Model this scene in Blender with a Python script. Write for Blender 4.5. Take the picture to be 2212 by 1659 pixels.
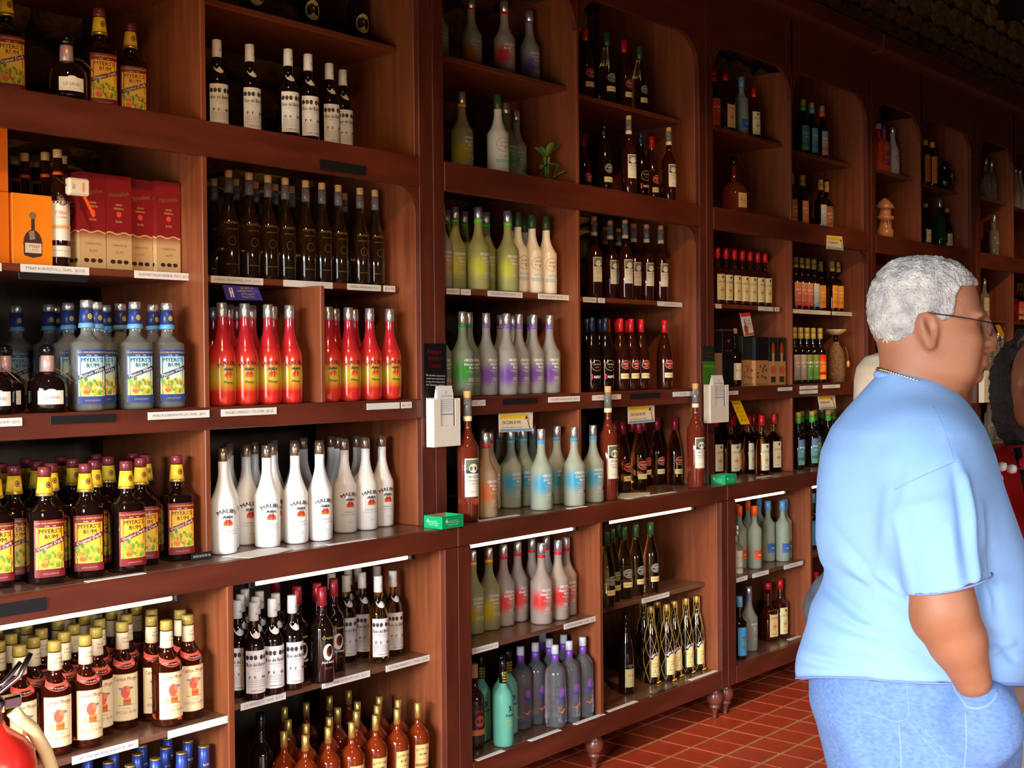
import bpy, math, random
import numpy as np
from mathutils import Vector, Matrix, noise
from mathutils.bvhtree import BVHTree
random.seed(7); np.random.seed(7)
SC = bpy.context.scene
COL = SC.collection
for o in list(bpy.data.objects): bpy.data.objects.remove(o)

# ------------------------------------------------------------------ camera
HC = 1.6                                   # eye height
YAW, PITCH, ROLL, FPX = 0.70688621, -0.01677204, -0.00820478, 2703.4
_f = Vector((math.cos(YAW)*math.cos(PITCH), math.sin(YAW)*math.cos(PITCH), math.sin(PITCH)))
_r = Vector((math.sin(YAW), -math.cos(YAW), 0)); _u = _r.cross(_f)
RT = math.cos(ROLL)*_r + math.sin(ROLL)*_u
UP = -math.sin(ROLL)*_r + math.cos(ROLL)*_u
FW = _f
cam = bpy.data.cameras.new('camera'); cam.sensor_width = 36; cam.lens = 36*FPX/2212
cam.clip_start = .05; cam.clip_end = 60
co = bpy.data.objects.new('camera', cam); COL.objects.link(co)
m = Matrix.Identity(4)
for i in range(3): m[i][0] = RT[i]; m[i][1] = UP[i]; m[i][2] = -FW[i]
m[2][3] = HC
co.matrix_world = m
SC.camera = co

# ------------------------------------------------------------------ world, light, exposure
SC.view_settings.view_transform = 'Standard'; SC.view_settings.look = 'None'
SC.view_settings.exposure = 0.28; SC.view_settings.gamma = 1; SC.view_settings.use_curve_mapping = False
w = bpy.data.worlds.new('world'); SC.world = w; w.use_nodes = True
w.node_tree.nodes['Background'].inputs[0].default_value = (.55, .7, 1, 1)
w.node_tree.nodes['Background'].inputs[1].default_value = .03
cy = SC.cycles
cy.max_bounces = 9; cy.diffuse_bounces = 3; cy.glossy_bounces = 3; cy.transmission_bounces = 7; cy.transparent_max_bounces = 6
cy.caustics_reflective = False; cy.caustics_refractive = False
cy.use_denoising = True; cy.sample_clamp_indirect = 4
cy.use_adaptive_sampling = True; cy.adaptive_threshold = .02

def area(name, loc, target, sx, sy, power, col, spread=180):
    l = bpy.data.lights.new(name, 'AREA'); l.shape = 'RECTANGLE'; l.size = sx; l.size_y = sy
    l.energy = power; l.color = col; l.spread = math.radians(spread)
    o = bpy.data.objects.new(name, l); COL.objects.link(o)
    d = Vector(target) - Vector(loc)
    o.location = loc; o.rotation_euler = d.to_track_quat('-Z', 'Y').to_euler()
    return o
# daylight through the wide doorway in the end wall, and through the one behind the camera
area('street_daylight', (-7.2, .4, 4.1), (2.4, 1.6, 1.2), 5.0, 3.6, 6500, (.88, .94, 1))
area('doorway_daylight', (-3.12, .9, 1.22), (2.0, .9, 1.0), 3.4, 2.3, 190, (.90, .95, 1))
area('street_daylight', (.2, -8.0, 4.1), (2.6, 3.0, 1.0), 5.0, 3.6, 3400, (.93, .96, 1))
def lamp(loc, power, col=(1, .62, .3), r=.1):
    l = bpy.data.lights.new('ceiling_spot', 'SPOT'); l.energy = power; l.color = col; l.shadow_soft_size = r
    l.spot_size = math.radians(50); l.spot_blend = .7
    o = bpy.data.objects.new('ceiling_spot', l); COL.objects.link(o); o.location = loc
    d = Vector((loc[0]+1.8, 3.0, 1.3)) - Vector(loc)
    o.rotation_euler = d.to_track_quat('-Z', 'Y').to_euler()
LAMPS = [(.9, 1.1, 3.7), (3.1, 1.1, 3.7), (5.3, 1.1, 3.7), (7.5, 1.1, 3.7)]
for p in LAMPS: lamp(p, 175)

# pixel of the photograph -> point in the place, on a plane of given height, depth or length
def ray(x, y): return (FW*FPX + RT*(x-1106) - UP*(y-829.5))
def onz(x, y, z):
    d = ray(x, y); t = (z-HC)/d.z; return Vector((d.x*t, d.y*t, z))
def ony(x, y, Y):
    d = ray(x, y); t = Y/d.y; return Vector((d.x*t, Y, HC+d.z*t))

# ------------------------------------------------------------------ materials
MATS = {}
def srgb(r, g=None, b=None):
    if g is None: r, g, b = r
    return tuple(((c/255)/12.92 if c/255 <= .04045 else ((c/255+.055)/1.055)**2.4) for c in (r, g, b))
def pmat(name, col=(.8, .8, .8), rough=.5, metal=0, trans=0, ior=1.45, coat=0, emit=None, es=0, spec=.5, sss=0):
    if name in MATS: return MATS[name]
    m = bpy.data.materials.new(name); m.use_nodes = True; MATS[name] = m
    b = m.node_tree.nodes['Principled BSDF']
    b.inputs['Base Color'].default_value = (*col, 1)
    b.inputs['Roughness'].default_value = rough; b.inputs['Metallic'].default_value = metal
    b.inputs['Transmission Weight'].default_value = trans; b.inputs['IOR'].default_value = ior
    b.inputs['Coat Weight'].default_value = coat; b.inputs['Coat Roughness'].default_value = .08
    b.inputs['Specular IOR Level'].default_value = spec
    if sss: b.inputs['Subsurface Weight'].default_value = sss; b.inputs['Subsurface Scale'].default_value = .01
    if emit: b.inputs['Emission Color'].default_value = (*emit, 1); b.inputs['Emission Strength'].default_value = es
    return m
def N(m, t, **k):
    n = m.node_tree.nodes.new(t)
    for a, v in k.items(): setattr(n, a, v)
    return n
def L(m, a, b): m.node_tree.links.new(a, b)
def noisy(m, c1, c2, scale=(8, 8, 8), nscale=3, detail=5, bump=0, lo=.3, hi=.7, bscale=None, rough=None):
    """procedural two-tone colour (and fine relief) in object space"""
    b = m.node_tree.nodes['Principled BSDF']
    tc = N(m, 'ShaderNodeTexCoord'); mp = N(m, 'ShaderNodeMapping'); mp.inputs['Scale'].default_value = scale
    L(m, tc.outputs['Object'], mp.inputs['Vector'])
    nz = N(m, 'ShaderNodeTexNoise'); nz.inputs['Scale'].default_value = nscale; nz.inputs['Detail'].default_value = detail
    L(m, mp.outputs[0], nz.inputs['Vector'])
    cr = N(m, 'ShaderNodeValToRGB'); cr.color_ramp.elements[0].position = lo; cr.color_ramp.elements[1].position = hi
    cr.color_ramp.elements[0].color = (*c1, 1); cr.color_ramp.elements[1].color = (*c2, 1)
    L(m, nz.outputs['Fac'], cr.inputs['Fac']); L(m, cr.outputs['Color'], b.inputs['Base Color'])
    if bump:
        bp = N(m, 'ShaderNodeBump'); bp.inputs['Strength'].default_value = bump; bp.inputs['Distance'].default_value = .01
        n2 = N(m, 'ShaderNodeTexNoise'); n2.inputs['Scale'].default_value = bscale or nscale*3; n2.inputs['Detail'].default_value = 4
        L(m, mp.outputs[0], n2.inputs['Vector']); L(m, n2.outputs['Fac'], bp.inputs['Height']); L(m, bp.outputs[0], b.inputs['Normal'])
    return m
W1, W2 = srgb(104, 52, 28), srgb(134, 72, 40)
WV = noisy(pmat('mahogany_upright', rough=.38, coat=.15), W1, W2, (14, 14, .8), 3, 6, .06)
WH = noisy(pmat('mahogany_shelf', rough=.4, coat=.15), W1, srgb(118, 56, 32), (.8, 14, 14), 3, 6, .06)
WT = noisy(pmat('worn_counter_wood', rough=.3, coat=.3), srgb(88, 56, 42), srgb(120, 84, 66), (.9, 9, 9), 3, 6, .05)
WF = noisy(pmat('mahogany_face', rough=.42, coat=.12), srgb(76, 31, 19), srgb(104, 46, 28), (1, 6, 6), 3, 6, .05)
WFV = noisy(pmat('mahogany_face_upright', rough=.42, coat=.12), srgb(74, 31, 20), srgb(100, 45, 29), (6, 6, 1), 3, 6, .05)
WFT = noisy(pmat('turned_foot_wood', rough=.35, coat=.2), srgb(80, 38, 26), srgb(118, 64, 48), (5, 5, 20), 3, 4, .04)
TILE = noisy(pmat('terracotta_tile', rough=.42), srgb(158, 50, 26), srgb(188, 74, 42), (1, 1, 1), 7, 5, .05, bscale=60)
GROUT = noisy(pmat('tile_grout', rough=.9), srgb(150, 126, 90), srgb(176, 150, 112), (1, 1, 1), 20, 3, .1)
STONE = noisy(pmat('rubble_stone', rough=.9), srgb(104, 72, 42), srgb(176, 138, 92), (1, 1, 1), 4, 6, .5, bscale=25)
MORTAR = noisy(pmat('mortar', rough=.95), srgb(50, 38, 30), srgb(78, 62, 48), (1, 1, 1), 8, 4, .3)
PLASTER = noisy(pmat('old_plaster', rough=.9), srgb(96, 78, 60), srgb(120, 100, 78), (1, 1, 1), 2, 5, .1)
CEIL = noisy(pmat('dark_ceiling_wood', rough=.7), srgb(22, 14, 10), srgb(36, 24, 17), (1, 8, 8), 3, 5, .1)
METAL = pmat('brushed_metal', (.6, .6, .6), .3, 1)
BLACKP = pmat('black_plastic', (.012, .012, .012), .35)
# flat print: the ink colour of every label, sign and card is stored per vertex
PRINT = pmat('printed_ink', rough=.45)
_a = N(PRINT, 'ShaderNodeVertexColor', layer_name='ink')
L(PRINT, _a.outputs['Color'], PRINT.node_tree.nodes['Principled BSDF'].inputs['Base Color'])
GLOSSP = pmat('glossy_print', rough=.18, coat=.5)
_a = N(GLOSSP, 'ShaderNodeVertexColor', layer_name='ink')
L(GLOSSP, _a.outputs['Color'], GLOSSP.node_tree.nodes['Principled BSDF'].inputs['Base Color'])

# ------------------------------------------------------------------ mesh building
class MB:
    def __init__(s): s.v = []; s.f = []; s.mi = []; s.sm = []; s.c = []
    def add(s, vs, fs, mi=0, smooth=False, col=(.8, .8, .8)):
        n = len(s.v); s.v += [tuple(p) for p in vs]; s.c += [col]*len(vs) if not isinstance(col, list) else col
        for f in fs: s.f.append(tuple(i+n for i in f)); s.mi.append(mi); s.sm.append(smooth)
        return s
    def box(s, x0, y0, z0, x1, y1, z1, c=0, mi=0, col=(.8, .8, .8)):
        if x0 > x1: x0, x1 = x1, x0
        if y0 > y1: y0, y1 = y1, y0
        if z0 > z1: z0, z1 = z1, z0
        if not c:
            vs = [(x, y, z) for z in (z0, z1) for y in (y0, y1) for x in (x0, x1)]
            return s.add(vs, [(0, 2, 3, 1), (4, 5, 7, 6), (0, 1, 5, 4), (2, 6, 7, 3), (0, 4, 6, 2), (1, 3, 7, 5)], mi, False, col)
        c = min(c, (x1-x0)/2.01, (y1-y0)/2.01, (z1-z0)/2.01)
        vs = []; idx = {}
        for sx in (0, 1):
            for sy in (0, 1):
                for sz in (0, 1):
                    X, Y, Z = (x0, x1)[sx], (y0, y1)[sy], (z0, z1)[sz]
                    dx, dy, dz = (c, -c)[sx], (c, -c)[sy], (c, -c)[sz]
                    for a, p in enumerate(((X, Y+dy, Z+dz), (X+dx, Y, Z+dz), (X+dx, Y+dy, Z))):
                        idx[sx, sy, sz, a] = len(vs); vs.append(p)
        fs = []
        q = idx
        def face(k):
            # orient outward
            p = [Vector(vs[i]) for i in k]; n = (p[1]-p[0]).cross(p[2]-p[0]); ce = sum(p, Vector())/len(p) - Vector(((x0+x1)/2, (y0+y1)/2, (z0+z1)/2))
            fs.append(tuple(k) if n.dot(ce) > 0 else tuple(reversed(k)))
        for t in (0, 1):
            face([q[t, 0, 0, 0], q[t, 1, 0, 0], q[t, 1, 1, 0], q[t, 0, 1, 0]])
            face([q[0, t, 0, 1], q[1, t, 0, 1], q[1, t, 1, 1], q[0, t, 1, 1]])
            face([q[0, 0, t, 2], q[1, 0, t, 2], q[1, 1, t, 2], q[0, 1, t, 2]])
        for a in (0, 1):
            for b in (0, 1):
                face([q[0, a, b, 1], q[1, a, b, 1], q[1, a, b, 2], q[0, a, b, 2]])
                face([q[a, 0, b, 0], q[a, 1, b, 0], q[a, 1, b, 2], q[a, 0, b, 2]])
                face([q[a, b, 0, 0], q[a, b, 1, 0], q[a, b, 1, 1], q[a, b, 0, 1]])
                for d in (0, 1): face([q[a, b, d, 0], q[a, b, d, 1], q[a, b, d, 2]])
        return s.add(vs, fs, mi, False, col)
    def lathe(s, prof, seg=20, mi=0, n=2, cx=0, cy=0, dy=1, smooth=True, col=None, close=True):
        """prof [(r,z)...] bottom to top; n: 2 round, above 2 squarer; col: function of z"""
        vs = []; cs = []
        for r, z in prof:
            for k in range(seg):
                a = 2*math.pi*(k+.5)/seg
                c, si = math.cos(a), math.sin(a)
                fac = 1 if n == 2 or r < .02 else (abs(c)**n+abs(si)**n)**(-1/n)
                vs.append((cx+r*fac*c, cy+r*fac*si*dy, z)); cs.append(col(z) if callable(col) else (col or (.8, .8, .8)))
        fs = []
        for i in range(len(prof)-1):
            for k in range(seg):
                k2 = (k+1) % seg
                fs.append((i*seg+k, i*seg+k2, (i+1)*seg+k2, (i+1)*seg+k))
        if close:
            fs.append(tuple(reversed(range(seg)))); fs.append(tuple((len(prof)-1)*seg+k for k in range(seg)))
        return s.add(vs, fs, mi, smooth, cs)
    def tube(s, pts, r, seg=6, mi=0, col=(.8, .8, .8), closed=False, r1=None):
        pts = [Vector(p) for p in pts]; n = len(pts); vs = []; up = None
        for i, p in enumerate(pts):
            a = pts[(i-1) % n] if (closed or i > 0) else p; b = pts[(i+1) % n] if (closed or i < n-1) else p
            d = (b-a).normalized()
            if up is None: up = d.orthogonal().normalized()
            up = (up-d*up.dot(d)).normalized(); sd = d.cross(up)
            rr = r if r1 is None else r+(r1-r)*i/(n-1)
            for k in range(seg):
                t = 2*math.pi*k/seg; vs.append(p+rr*(math.cos(t)*up+math.sin(t)*sd))
        fs = []
        for i in range(n if closed else n-1):
            j = (i+1) % n
            for k in range(seg):
                k2 = (k+1) % seg; fs.append((i*seg+k, i*seg+k2, j*seg+k2, j*seg+k))
        if not closed: fs += [tuple(reversed(range(seg))), tuple((n-1)*seg+k for k in range(seg))]
        return s.add(vs, fs, mi, True, col)
    def mesh(s, name, mats):
        me = bpy.data.meshes.new(name); me.from_pydata(s.v, [], s.f)
        for m_ in (mats if isinstance(mats, (list, tuple)) else [mats]): me.materials.append(m_)
        me.polygons.foreach_set('material_index', s.mi); me.polygons.foreach_set('use_smooth', s.sm)
        ca = me.color_attributes.new('ink', 'FLOAT_COLOR', 'POINT')
        ca.data.foreach_set('color', [x for c in s.c for x in (*c, 1)])
        me.update(); return me
    def build(s, name, mats, parent=None, loc=None):
        return link(name, s.mesh(name, mats), parent, loc)
def link(name, me, parent=None, loc=None):
    o = bpy.data.objects.new(name, me); COL.objects.link(o)
    if parent is not None: o.parent = parent
    if loc is not None: o.location = loc
    return o
def tag(o, label=None, cat=None, group=None, kind=None):
    if label: o['label'] = label
    if cat: o['category'] = cat
    if group: o['group'] = group
    if kind: o['kind'] = kind
    return o
def struct(mb, name, mat, parent=None):
    o = mb.build(name, mat, parent)
    if parent is None: o['kind'] = 'structure'
    return o
def empty(name, loc=(0, 0, 0), rz=0):
    o = bpy.data.objects.new(name, None); COL.objects.link(o); o.location = loc; o.rotation_euler = (0, 0, rz); o.empty_display_size = .05
    return o
def copy_tree(o, parent=None):
    c = o.copy(); COL.objects.link(c); c.parent = parent
    for ch in KIDS.get(o.name, []):
        d = ch.copy(); COL.objects.link(d); d.parent = c
    return c
KIDS = {}

# text as flat outlines (built-in font), cached
_tc = {}
def text2d(s, size=1, shear=0, offset=0, align='CENTER', res=1):
    k = (s, shear, offset, align, res)
    if k not in _tc:
        cu = bpy.data.curves.new('t', 'FONT'); cu.body = s; cu.size = 1; cu.shear = shear; cu.offset = offset
        cu.align_x = align; cu.resolution_u = res; cu.fill_mode = 'FRONT' if hasattr(cu, 'fill_mode') else 'BOTH'
        o = bpy.data.objects.new('t', cu); COL.objects.link(o)
        dg = bpy.context.evaluated_depsgraph_get(); dg.update()
        me = o.evaluated_get(dg).to_mesh()
        _tc[k] = ([(v.co.x, v.co.y) for v in me.vertices], [tuple(p.vertices) for p in me.polygons])
        o.evaluated_get(dg).to_mesh_clear()
        bpy.data.objects.remove(o); bpy.data.curves.remove(cu)
    v, f = _tc[k]
    return [(x*size, y*size) for x, y in v], f

class Canvas:
    """flat artwork in (u, v) metres; laid flat or wrapped round a bottle"""
    def __init__(s): s.v = []; s.f = []; s.c = []; s.l = []; s.lay = 0
    def put(s, pts, fs, col, up=1):
        s.lay += up; n = len(s.v); s.v += pts; s.l += [s.lay]*len(pts)
        s.c += col if isinstance(col, list) else [col]*len(pts)
        s.f += [tuple(i+n for i in f) for f in fs]
        return s
    def rect(s, u0, v0, u1, v1, col, col2=None, nu=None, nv=None, skew=0):
        nv = nv or max(1, int(abs(v1-v0)/.022)); nu = nu or max(1, int(abs(u1-u0)/.009)+1); pts = []; cs = []
        for j in range(nv+1):
            for i in range(nu+1):
                u = u0+(u1-u0)*i/nu; v = v0+(v1-v0)*j/nv+skew*(i/nu-.5)
                pts.append((u, v))
                if callable(col): cs.append(col(u, v))
                else:
                    t = j/nv; cs.append(tuple(a+(b-a)*t for a, b in zip(col, col2 or col)))
        w = nu+1
        return s.put(pts, [(j*w+i, j*w+i+1, (j+1)*w+i+1, (j+1)*w+i) for j in range(nv) for i in range(nu)], cs)
    def ell(s, u, v, ru, rv, col, col2=None, n=16, a0=0, a1=2*math.pi):
        pts = [(u, v)]+[(u+ru*math.cos(a0+(a1-a0)*k/n), v+rv*math.sin(a0+(a1-a0)*k/n)) for k in range(n+1)]
        return s.put(pts, [(0, k, k+1) for k in range(1, n+1)], [col]+[col2 or col]*(n+1))
    def ring(s, u, v, ru, rv, w, col, n=18, a0=0, a1=2*math.pi):
        pts = []
        for k in range(n+1):
            a = a0+(a1-a0)*k/n
            pts += [(u+(ru-w)*math.cos(a), v+(rv-w)*math.sin(a)), (u+ru*math.cos(a), v+rv*math.sin(a))]
        return s.put(pts, [(2*k, 2*k+1, 2*k+3, 2*k+2) for k in range(n)], col)
    def poly(s, pts, col): return s.put(list(pts), [tuple(range(len(pts)))], col)
    def text(s, t, u, v, size, col, shear=0, bold=0, rot=0, arc=0, align='CENTER', width=None):
        p, f = text2d(t, size, shear, 0, align)
        if bold and p:
            k = len(p); e = min(bold, .035)*size*.8; f = list(f)+[tuple(i+k for i in q) for q in f]; p = [(x-e, y) for x, y in p]+[(x+e, y) for x, y in p]
        if width and p:
            w = max(x for x, y in p)-min(x for x, y in p)
            if w > 0: p = [(x*width/w, y) for x, y in p]
        q = []
        for x, y in p:
            if arc: a = x/arc; x, y = (arc+y)*math.sin(a), (arc+y)*math.cos(a)-arc
            if rot: x, y = x*math.cos(rot)-y*math.sin(rot), x*math.sin(rot)+y*math.cos(rot)
            q.append((u+x, v+y))
        return s.put(q, f, col)
    def flat(s, origin, ux, uy, eps=.0003, base=None):
        origin, ux, uy = Vector(origin), Vector(ux).normalized(), Vector(uy).normalized(); n = ux.cross(uy)
        b = base or MB()
        b.add([origin+ux*p[0]+uy*p[1]+n*(eps*.5*min(l+1, 5)+.00004*l) for p, l in zip(s.v, s.l)], s.f, 0, False, list(s.c))
        return b
    def wrap(s, rad, n=2, dy=1, off=.0004, step=.00022):
        """rad(z) -> radius; faces -Y"""
        b = MB(); vs = []
        for (u, v), l in zip(s.v, s.l):
            r = rad(v)+off+step*min(l, 8)+.00003*max(0, l-8)
            if n == 2: a = u/max(rad(v), .004); x, y = r*math.sin(a), -r*math.cos(a)
            else: t = max(-.96, min(.96, u/r)); x, y = r*t, -r*(1-abs(t)**n)**(1/n)
            vs.append((x, y*dy, v))
        return b.add(vs, s.f, 0, True, list(s.c))
# ------------------------------------------------------------------ the room
YU, YL, YB = 3.0, 2.90, 3.55          # face of the upper shelves, of the base cabinets, and their open backs
ZB, ZS, ZC, ZR2, ZT, ZR1, ZTT = .222, .61, 1.045, 1.48, 1.868, 2.303, 2.69
YW = 3.66
b = MB(); b.box(-4.2, -5.2, -.12, 15, 4.2, -.0022)
floor = struct(b, 'floor', GROUT)
TX, TY, P = 1.6*2.65135873, 1.6*1.75, .1577
tm = MB(); tm.box(0, 0, -.012, P-.010, .163-.010, 0, c=.0018)
tme = tm.mesh('tile', TILE); far = MB(); nt = 0
tiles = []
for j in range(-26, 12):
    for i in range(-20, 46):
        x, y = TX+i*P, TY+j*.1633
        d = Vector((x, y, -HC)); zf = d.dot(FW)
        if y > 3.5 or x < -1 or x > 11: continue
        px = 1106+FPX*d.dot(RT)/zf if zf > .3 else -9999; py = 829.5-FPX*d.dot(UP)/zf if zf > .3 else 9999
        vis = 1000 < px < 1860 and 1330 < py < 1760
        tiles.append((0 if vis else 1, zf, x, y))
tiles.sort()
for k, (vis, zf, x, y) in enumerate(tiles):
    if vis == 0 and nt < 296:
        nt += 1; o = link('tile', tme, floor, (x+.0045, y+.0045, random.uniform(-.0008, .0006))); o.rotation_euler = (random.uniform(-.003, .003), random.uniform(-.003, .003), 0)
    else: far.box(x+.0045, y+.0045, -.012, x+P-.0045, y+.163-.0045, random.uniform(-.0008, .0004))
tag(far.build('floor_tiles_beyond', TILE, floor), kind='stuff')

b = MB(); b.box(-4.2, YW+.04, 0, 15, YW+.3, 5); wall = struct(b, 'wall_back', MORTAR)
def stone(w, h, seed):
    rnd = random.Random(seed); vs = []; n = 9
    out = [(math.cos(2*math.pi*k/n), math.sin(2*math.pi*k/n)) for k in range(n)]
    for lv, sc in ((0, 1), (-.03, .96), (-.055, .72)):
        for x, z in out:
            f = (abs(x)**3.2+abs(z)**3.2)**(-1/3.2)*(1+rnd.uniform(-.09, .07))
            vs.append((x*f*w/2*sc, lv+rnd.uniform(-.008, .008)*(lv < 0), z*f*h/2*sc))
    fs = [(i*n+k, (i+1)*n+k, (i+1)*n+(k+1) % n, i*n+(k+1) % n) for i in (0, 1) for k in range(n)]+[tuple(range(2*n, 3*n))]
    b = MB(); b.add(vs, fs, 0, False); return b
SM = [stone(1, 1, s).mesh('stone', STONE) for s in range(7)]
z = 1.95; ns = 0; rest = MB()
while z < 4.5:
    h = random.uniform(.11, .22); x = 1.0
    while x < 12.5:
        ww = random.uniform(.16, .38)
        vis = (x < 4.2 and z < 3.0) or (z > 3.05 and 4.2 < x < 11.5 and z < 4.3)
        if vis and ns < 290:
            o = link('stone', random.choice(SM), wall, (x+ww/2, YW+.045, z+h/2)); o.scale = (ww*.94, 1, h*.9); ns += 1
        else:
            t = stone(ww*.94, h*.9, int(x*97+z*31)); rest.add([(a+x+ww/2, c+YW+.045, d+z+h/2) for a, c, d in t.v], t.f)
        x += ww
    z += h
tag(rest.build('rubble_beyond', STONE, wall), kind='stuff')
b = MB(); b.box(-4.2, -5.2, 4.62, 15, 4.2, 4.75); ceiling = struct(b, 'ceiling', CEIL)
for i in range(12):
    bm_ = MB(); bm_.box(-2+i*1.25, -5, 4.4, -1.86+i*1.25, YW+.04, 4.62, c=.006); o = bm_.build('beam', CEIL, ceiling)
b = MB(); b.box(14.8, -5.2, 0, 15, 4.2, 4.62); struct(b, 'wall_right', PLASTER)
# end wall and front wall, each with its doorway
b = MB(); b.box(-3.4, -5.2, 0, -3.2, -.9, 4.62); b.box(-3.4, 2.7, 0, -3.2, 4.2, 4.62); b.box(-3.4, -.9, 2.5, -3.2, 2.7, 4.62); struct(b, 'wall_left', PLASTER)
b = MB(); b.box(-3.4, -4.3, 0, -1.3, -4.1, 4.62); b.box(1.7, -4.3, 0, 15, -4.1, 4.62); b.box(-1.3, -4.3, 2.5, 1.7, -4.1, 4.62); struct(b, 'wall_front', PLASTER)
b = MB(); b.box(.62, -4.1, 2.12, .82, 3.0, 4.62, c=.01); struct(b, 'wall_added_for_shade', PLASTER)  # unseen hanging beam, added to keep door light off the top shelves
def doorframe(n, p):
    b = MB()
    for q in p: b.box(*q, c=.006)
    struct(b, n, WFV)
doorframe('door_1', [(-3.42, -.98, 0, -3.18, -.9, 2.3), (-3.42, 2.7, 0, -3.18, 2.78, 2.3), (-3.42, -.98, 2.42, -3.18, 2.78, 2.5)])
doorframe('door_2', [(-1.38, -4.32, 0, -1.3, -4.08, 2.3), (1.7, -4.32, 0, 1.78, -4.08, 2.3), (-1.38, -4.32, 2.42, 1.78, -4.08, 2.5)])

# ------------------------------------------------------------------ shelving units and base cabinets
def arch_frame(x0, x1, z0, z1, r, y0, y1, top):
    """face board above an opening, with rounded lower corners; board from z1 to top, fillets of radius r"""
    b = MB(); n = 7
    pts = [(x0, z1-r)]+[(x0+r-r*math.cos(math.pi/2*k/n), z1-r+r*math.sin(math.pi/2*k/n)) for k in range(1, n+1)]
    pts += [(x1-r+r*math.sin(math.pi/2*k/n), z1-r+r*math.cos(math.pi/2*k/n)) for k in range(n)]+[(x1, z1-r)]
    m_ = len(pts); vs = []
    for y in (y0, y1):
        vs += [(x, y, z) for x, z in pts]+[(x, y, top) for x, z in pts]
    k = 2*m_
    fs = [(i, i+1, m_+i+1, m_+i) for i in range(m_-1)]+[(k+i+1, k+i, k+m_+i, k+m_+i+1) for i in range(m_-1)]
    fs += [(i+1, i, k+i, k+i+1) for i in range(m_-1)]+[(m_+i, m_+i+1, k+m_+i+1, k+m_+i) for i in range(m_-1)]
    return b.add(vs, fs)
U = [  # seam left, opening left, divider x0, x1, opening right, seam right
 (1.334, 1.395, 2.157, 2.176, 3.037, 3.104), (3.104, 3.160, 3.919, 3.937, 4.814, 4.872), (4.872, 4.932, 5.671, 5.690, 6.545, 6.600),
 (6.600, 6.655, 7.285, 7.303, 8.100, 8.190), (8.190, 8.262, 8.890, 8.908, 9.75, 9.81)]
WHICH = ['nearest', 'second', 'third', 'fourth', 'farthest']
def piece(parent, name, mat, *a, c=.0025):
    b = MB(); b.box(*a, c=c); return b.build(name, mat, parent)
for k, (s0, o0, d0, d1, o1, s1) in enumerate(U):
    e = .0006
    u = empty('shelving_unit', (0, 0, 0)); tag(u, f'{WHICH[k]} tall mahogany wall shelving unit full of bottles, standing on its base cabinet', 'shelving', 'wall shelving units')
    for x0, x1 in ((s0+e, o0), (o1, s1-e)):
        piece(u, 'post', WFV, x0, YU, ZC+.0005, x1, YU+.022, 3.36)
        piece(u, 'side_panel', WV, x0+.004 if x0 < d0 else x0, YU+.0225, ZC+.0005, x1 if x0 < d0 else x1-.004, YB, 3.36)
    piece(u, 'divider', WV, d0, YU+.003, ZC+.0005, d1, YB-.01, 3.05)
    for n, zt, zb in (('rail', ZR2, 1.415), ('rail', ZR1, 2.2)):
        piece(u, n, WF, o0, YU-.002, zb, o1, YU+.02, zt-.0005)
        for a, c_ in ((o0, d0), (d1, o1)): piece(u, 'fixed_shelf', WH, a, YU+.0205, zt-.03, c_, YB-.02, zt)
    for z0, z1, r, top in ((2.9, 3.05, .15, 3.30), (2.1, 2.1995, .085, 2.2)):
        for a, c_ in ((o0, d0), (d1, o1)):
            if z1 < 2.3:
                if c_ == o1:
                    n_ = 6; pts = [(c_, 2.1995)]+[(c_-r+r*math.sin(math.pi/2*q/n_), 2.1995-r+r*math.cos(math.pi/2*q/n_)) for q in range(n_+1)]
                    m_ = len(pts); MB().add([(x, YU+.002, z) for x, z in pts]+[(x, YU+.02, z) for x, z in pts], [tuple(range(m_)), tuple(reversed(range(m_, 2*m_)))]+[(q+1, q, m_+q, m_+q+1) for q in range(m_-1)]+[(0, m_-1, 2*m_-1, m_)]).build('corner_bracket', WF, u)
            else: arch_frame(a, c_, 0, z1, r, YU, YU+.02, 3.30).build('arched_valance', WF, u)
    piece(u, 'cornice', WF, s0+e, YU-.07, 3.3005, s1-e, YU+.02, 3.42, c=.02)
    piece(u, 'roof_board', WH, s0+e, YU+.023, 3.3605, s1-e, YB, 3.38)
    setb = [(.075, .10), (.05, .09), (.05, .095), (.05, .09), (.05, .09)][k]
    for i, (a, c_) in enumerate(((o0, d0), (d1, o1))):
        piece(u, 'adjustable_shelf', WH, a+.001, YU+setb[i], ZT-.02, c_-.001, YB-.03, ZT)
        piece(u, 'adjustable_shelf', WH, a+.001, YU+setb[i], ZTT-.02, c_-.001, YB-.03, ZTT)
    if k == 0: piece(u, 'short_divider', WV, 2.598, YU+.006, ZR2, 2.616, YB-.04, ZT-.0205)
    # base cabinet
    c = empty('base_cabinet', (0, 0, 0)); tag(c, f'{WHICH[k]} open mahogany base cabinet with counter top, below the {WHICH[k]} shelving unit', 'cabinet', 'base cabinets under the shelving')
    piece(c, 'counter_top', WT, s0+e, YL+.0205, ZC-.03, s1-e, YB, ZC)
    piece(c, 'counter_edge', WF, s0+e, YL, .975, s1-e, YL+.02, ZC-.0005, c=.004)
    for x0, x1 in ((s0+e, o0+.012), (o1+.004, s1-e)):
        piece(c, 'post', WFV, x0, YL, .14, x1, YL+.022, .9745)
        piece(c, 'side_panel', WV, x0+.004 if x0 < d0 else x0, YL+.0225, .14, x1 if x0 < d0 else x1-.004, YB, ZC-.031)
    piece(c, 'divider', WV, d0-.004, YL+.003, ZB, d1, YB-.01, ZC-.031)
    piece(c, 'bottom_rail', WF, o0+.012, YL, .14, o1+.004, YL+.02, ZB-.0005)
    piece(c, 'bottom_board', WT, o0+.012, YL+.0205, ZB-.02, o1+.004, YB-.01, ZB)
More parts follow.
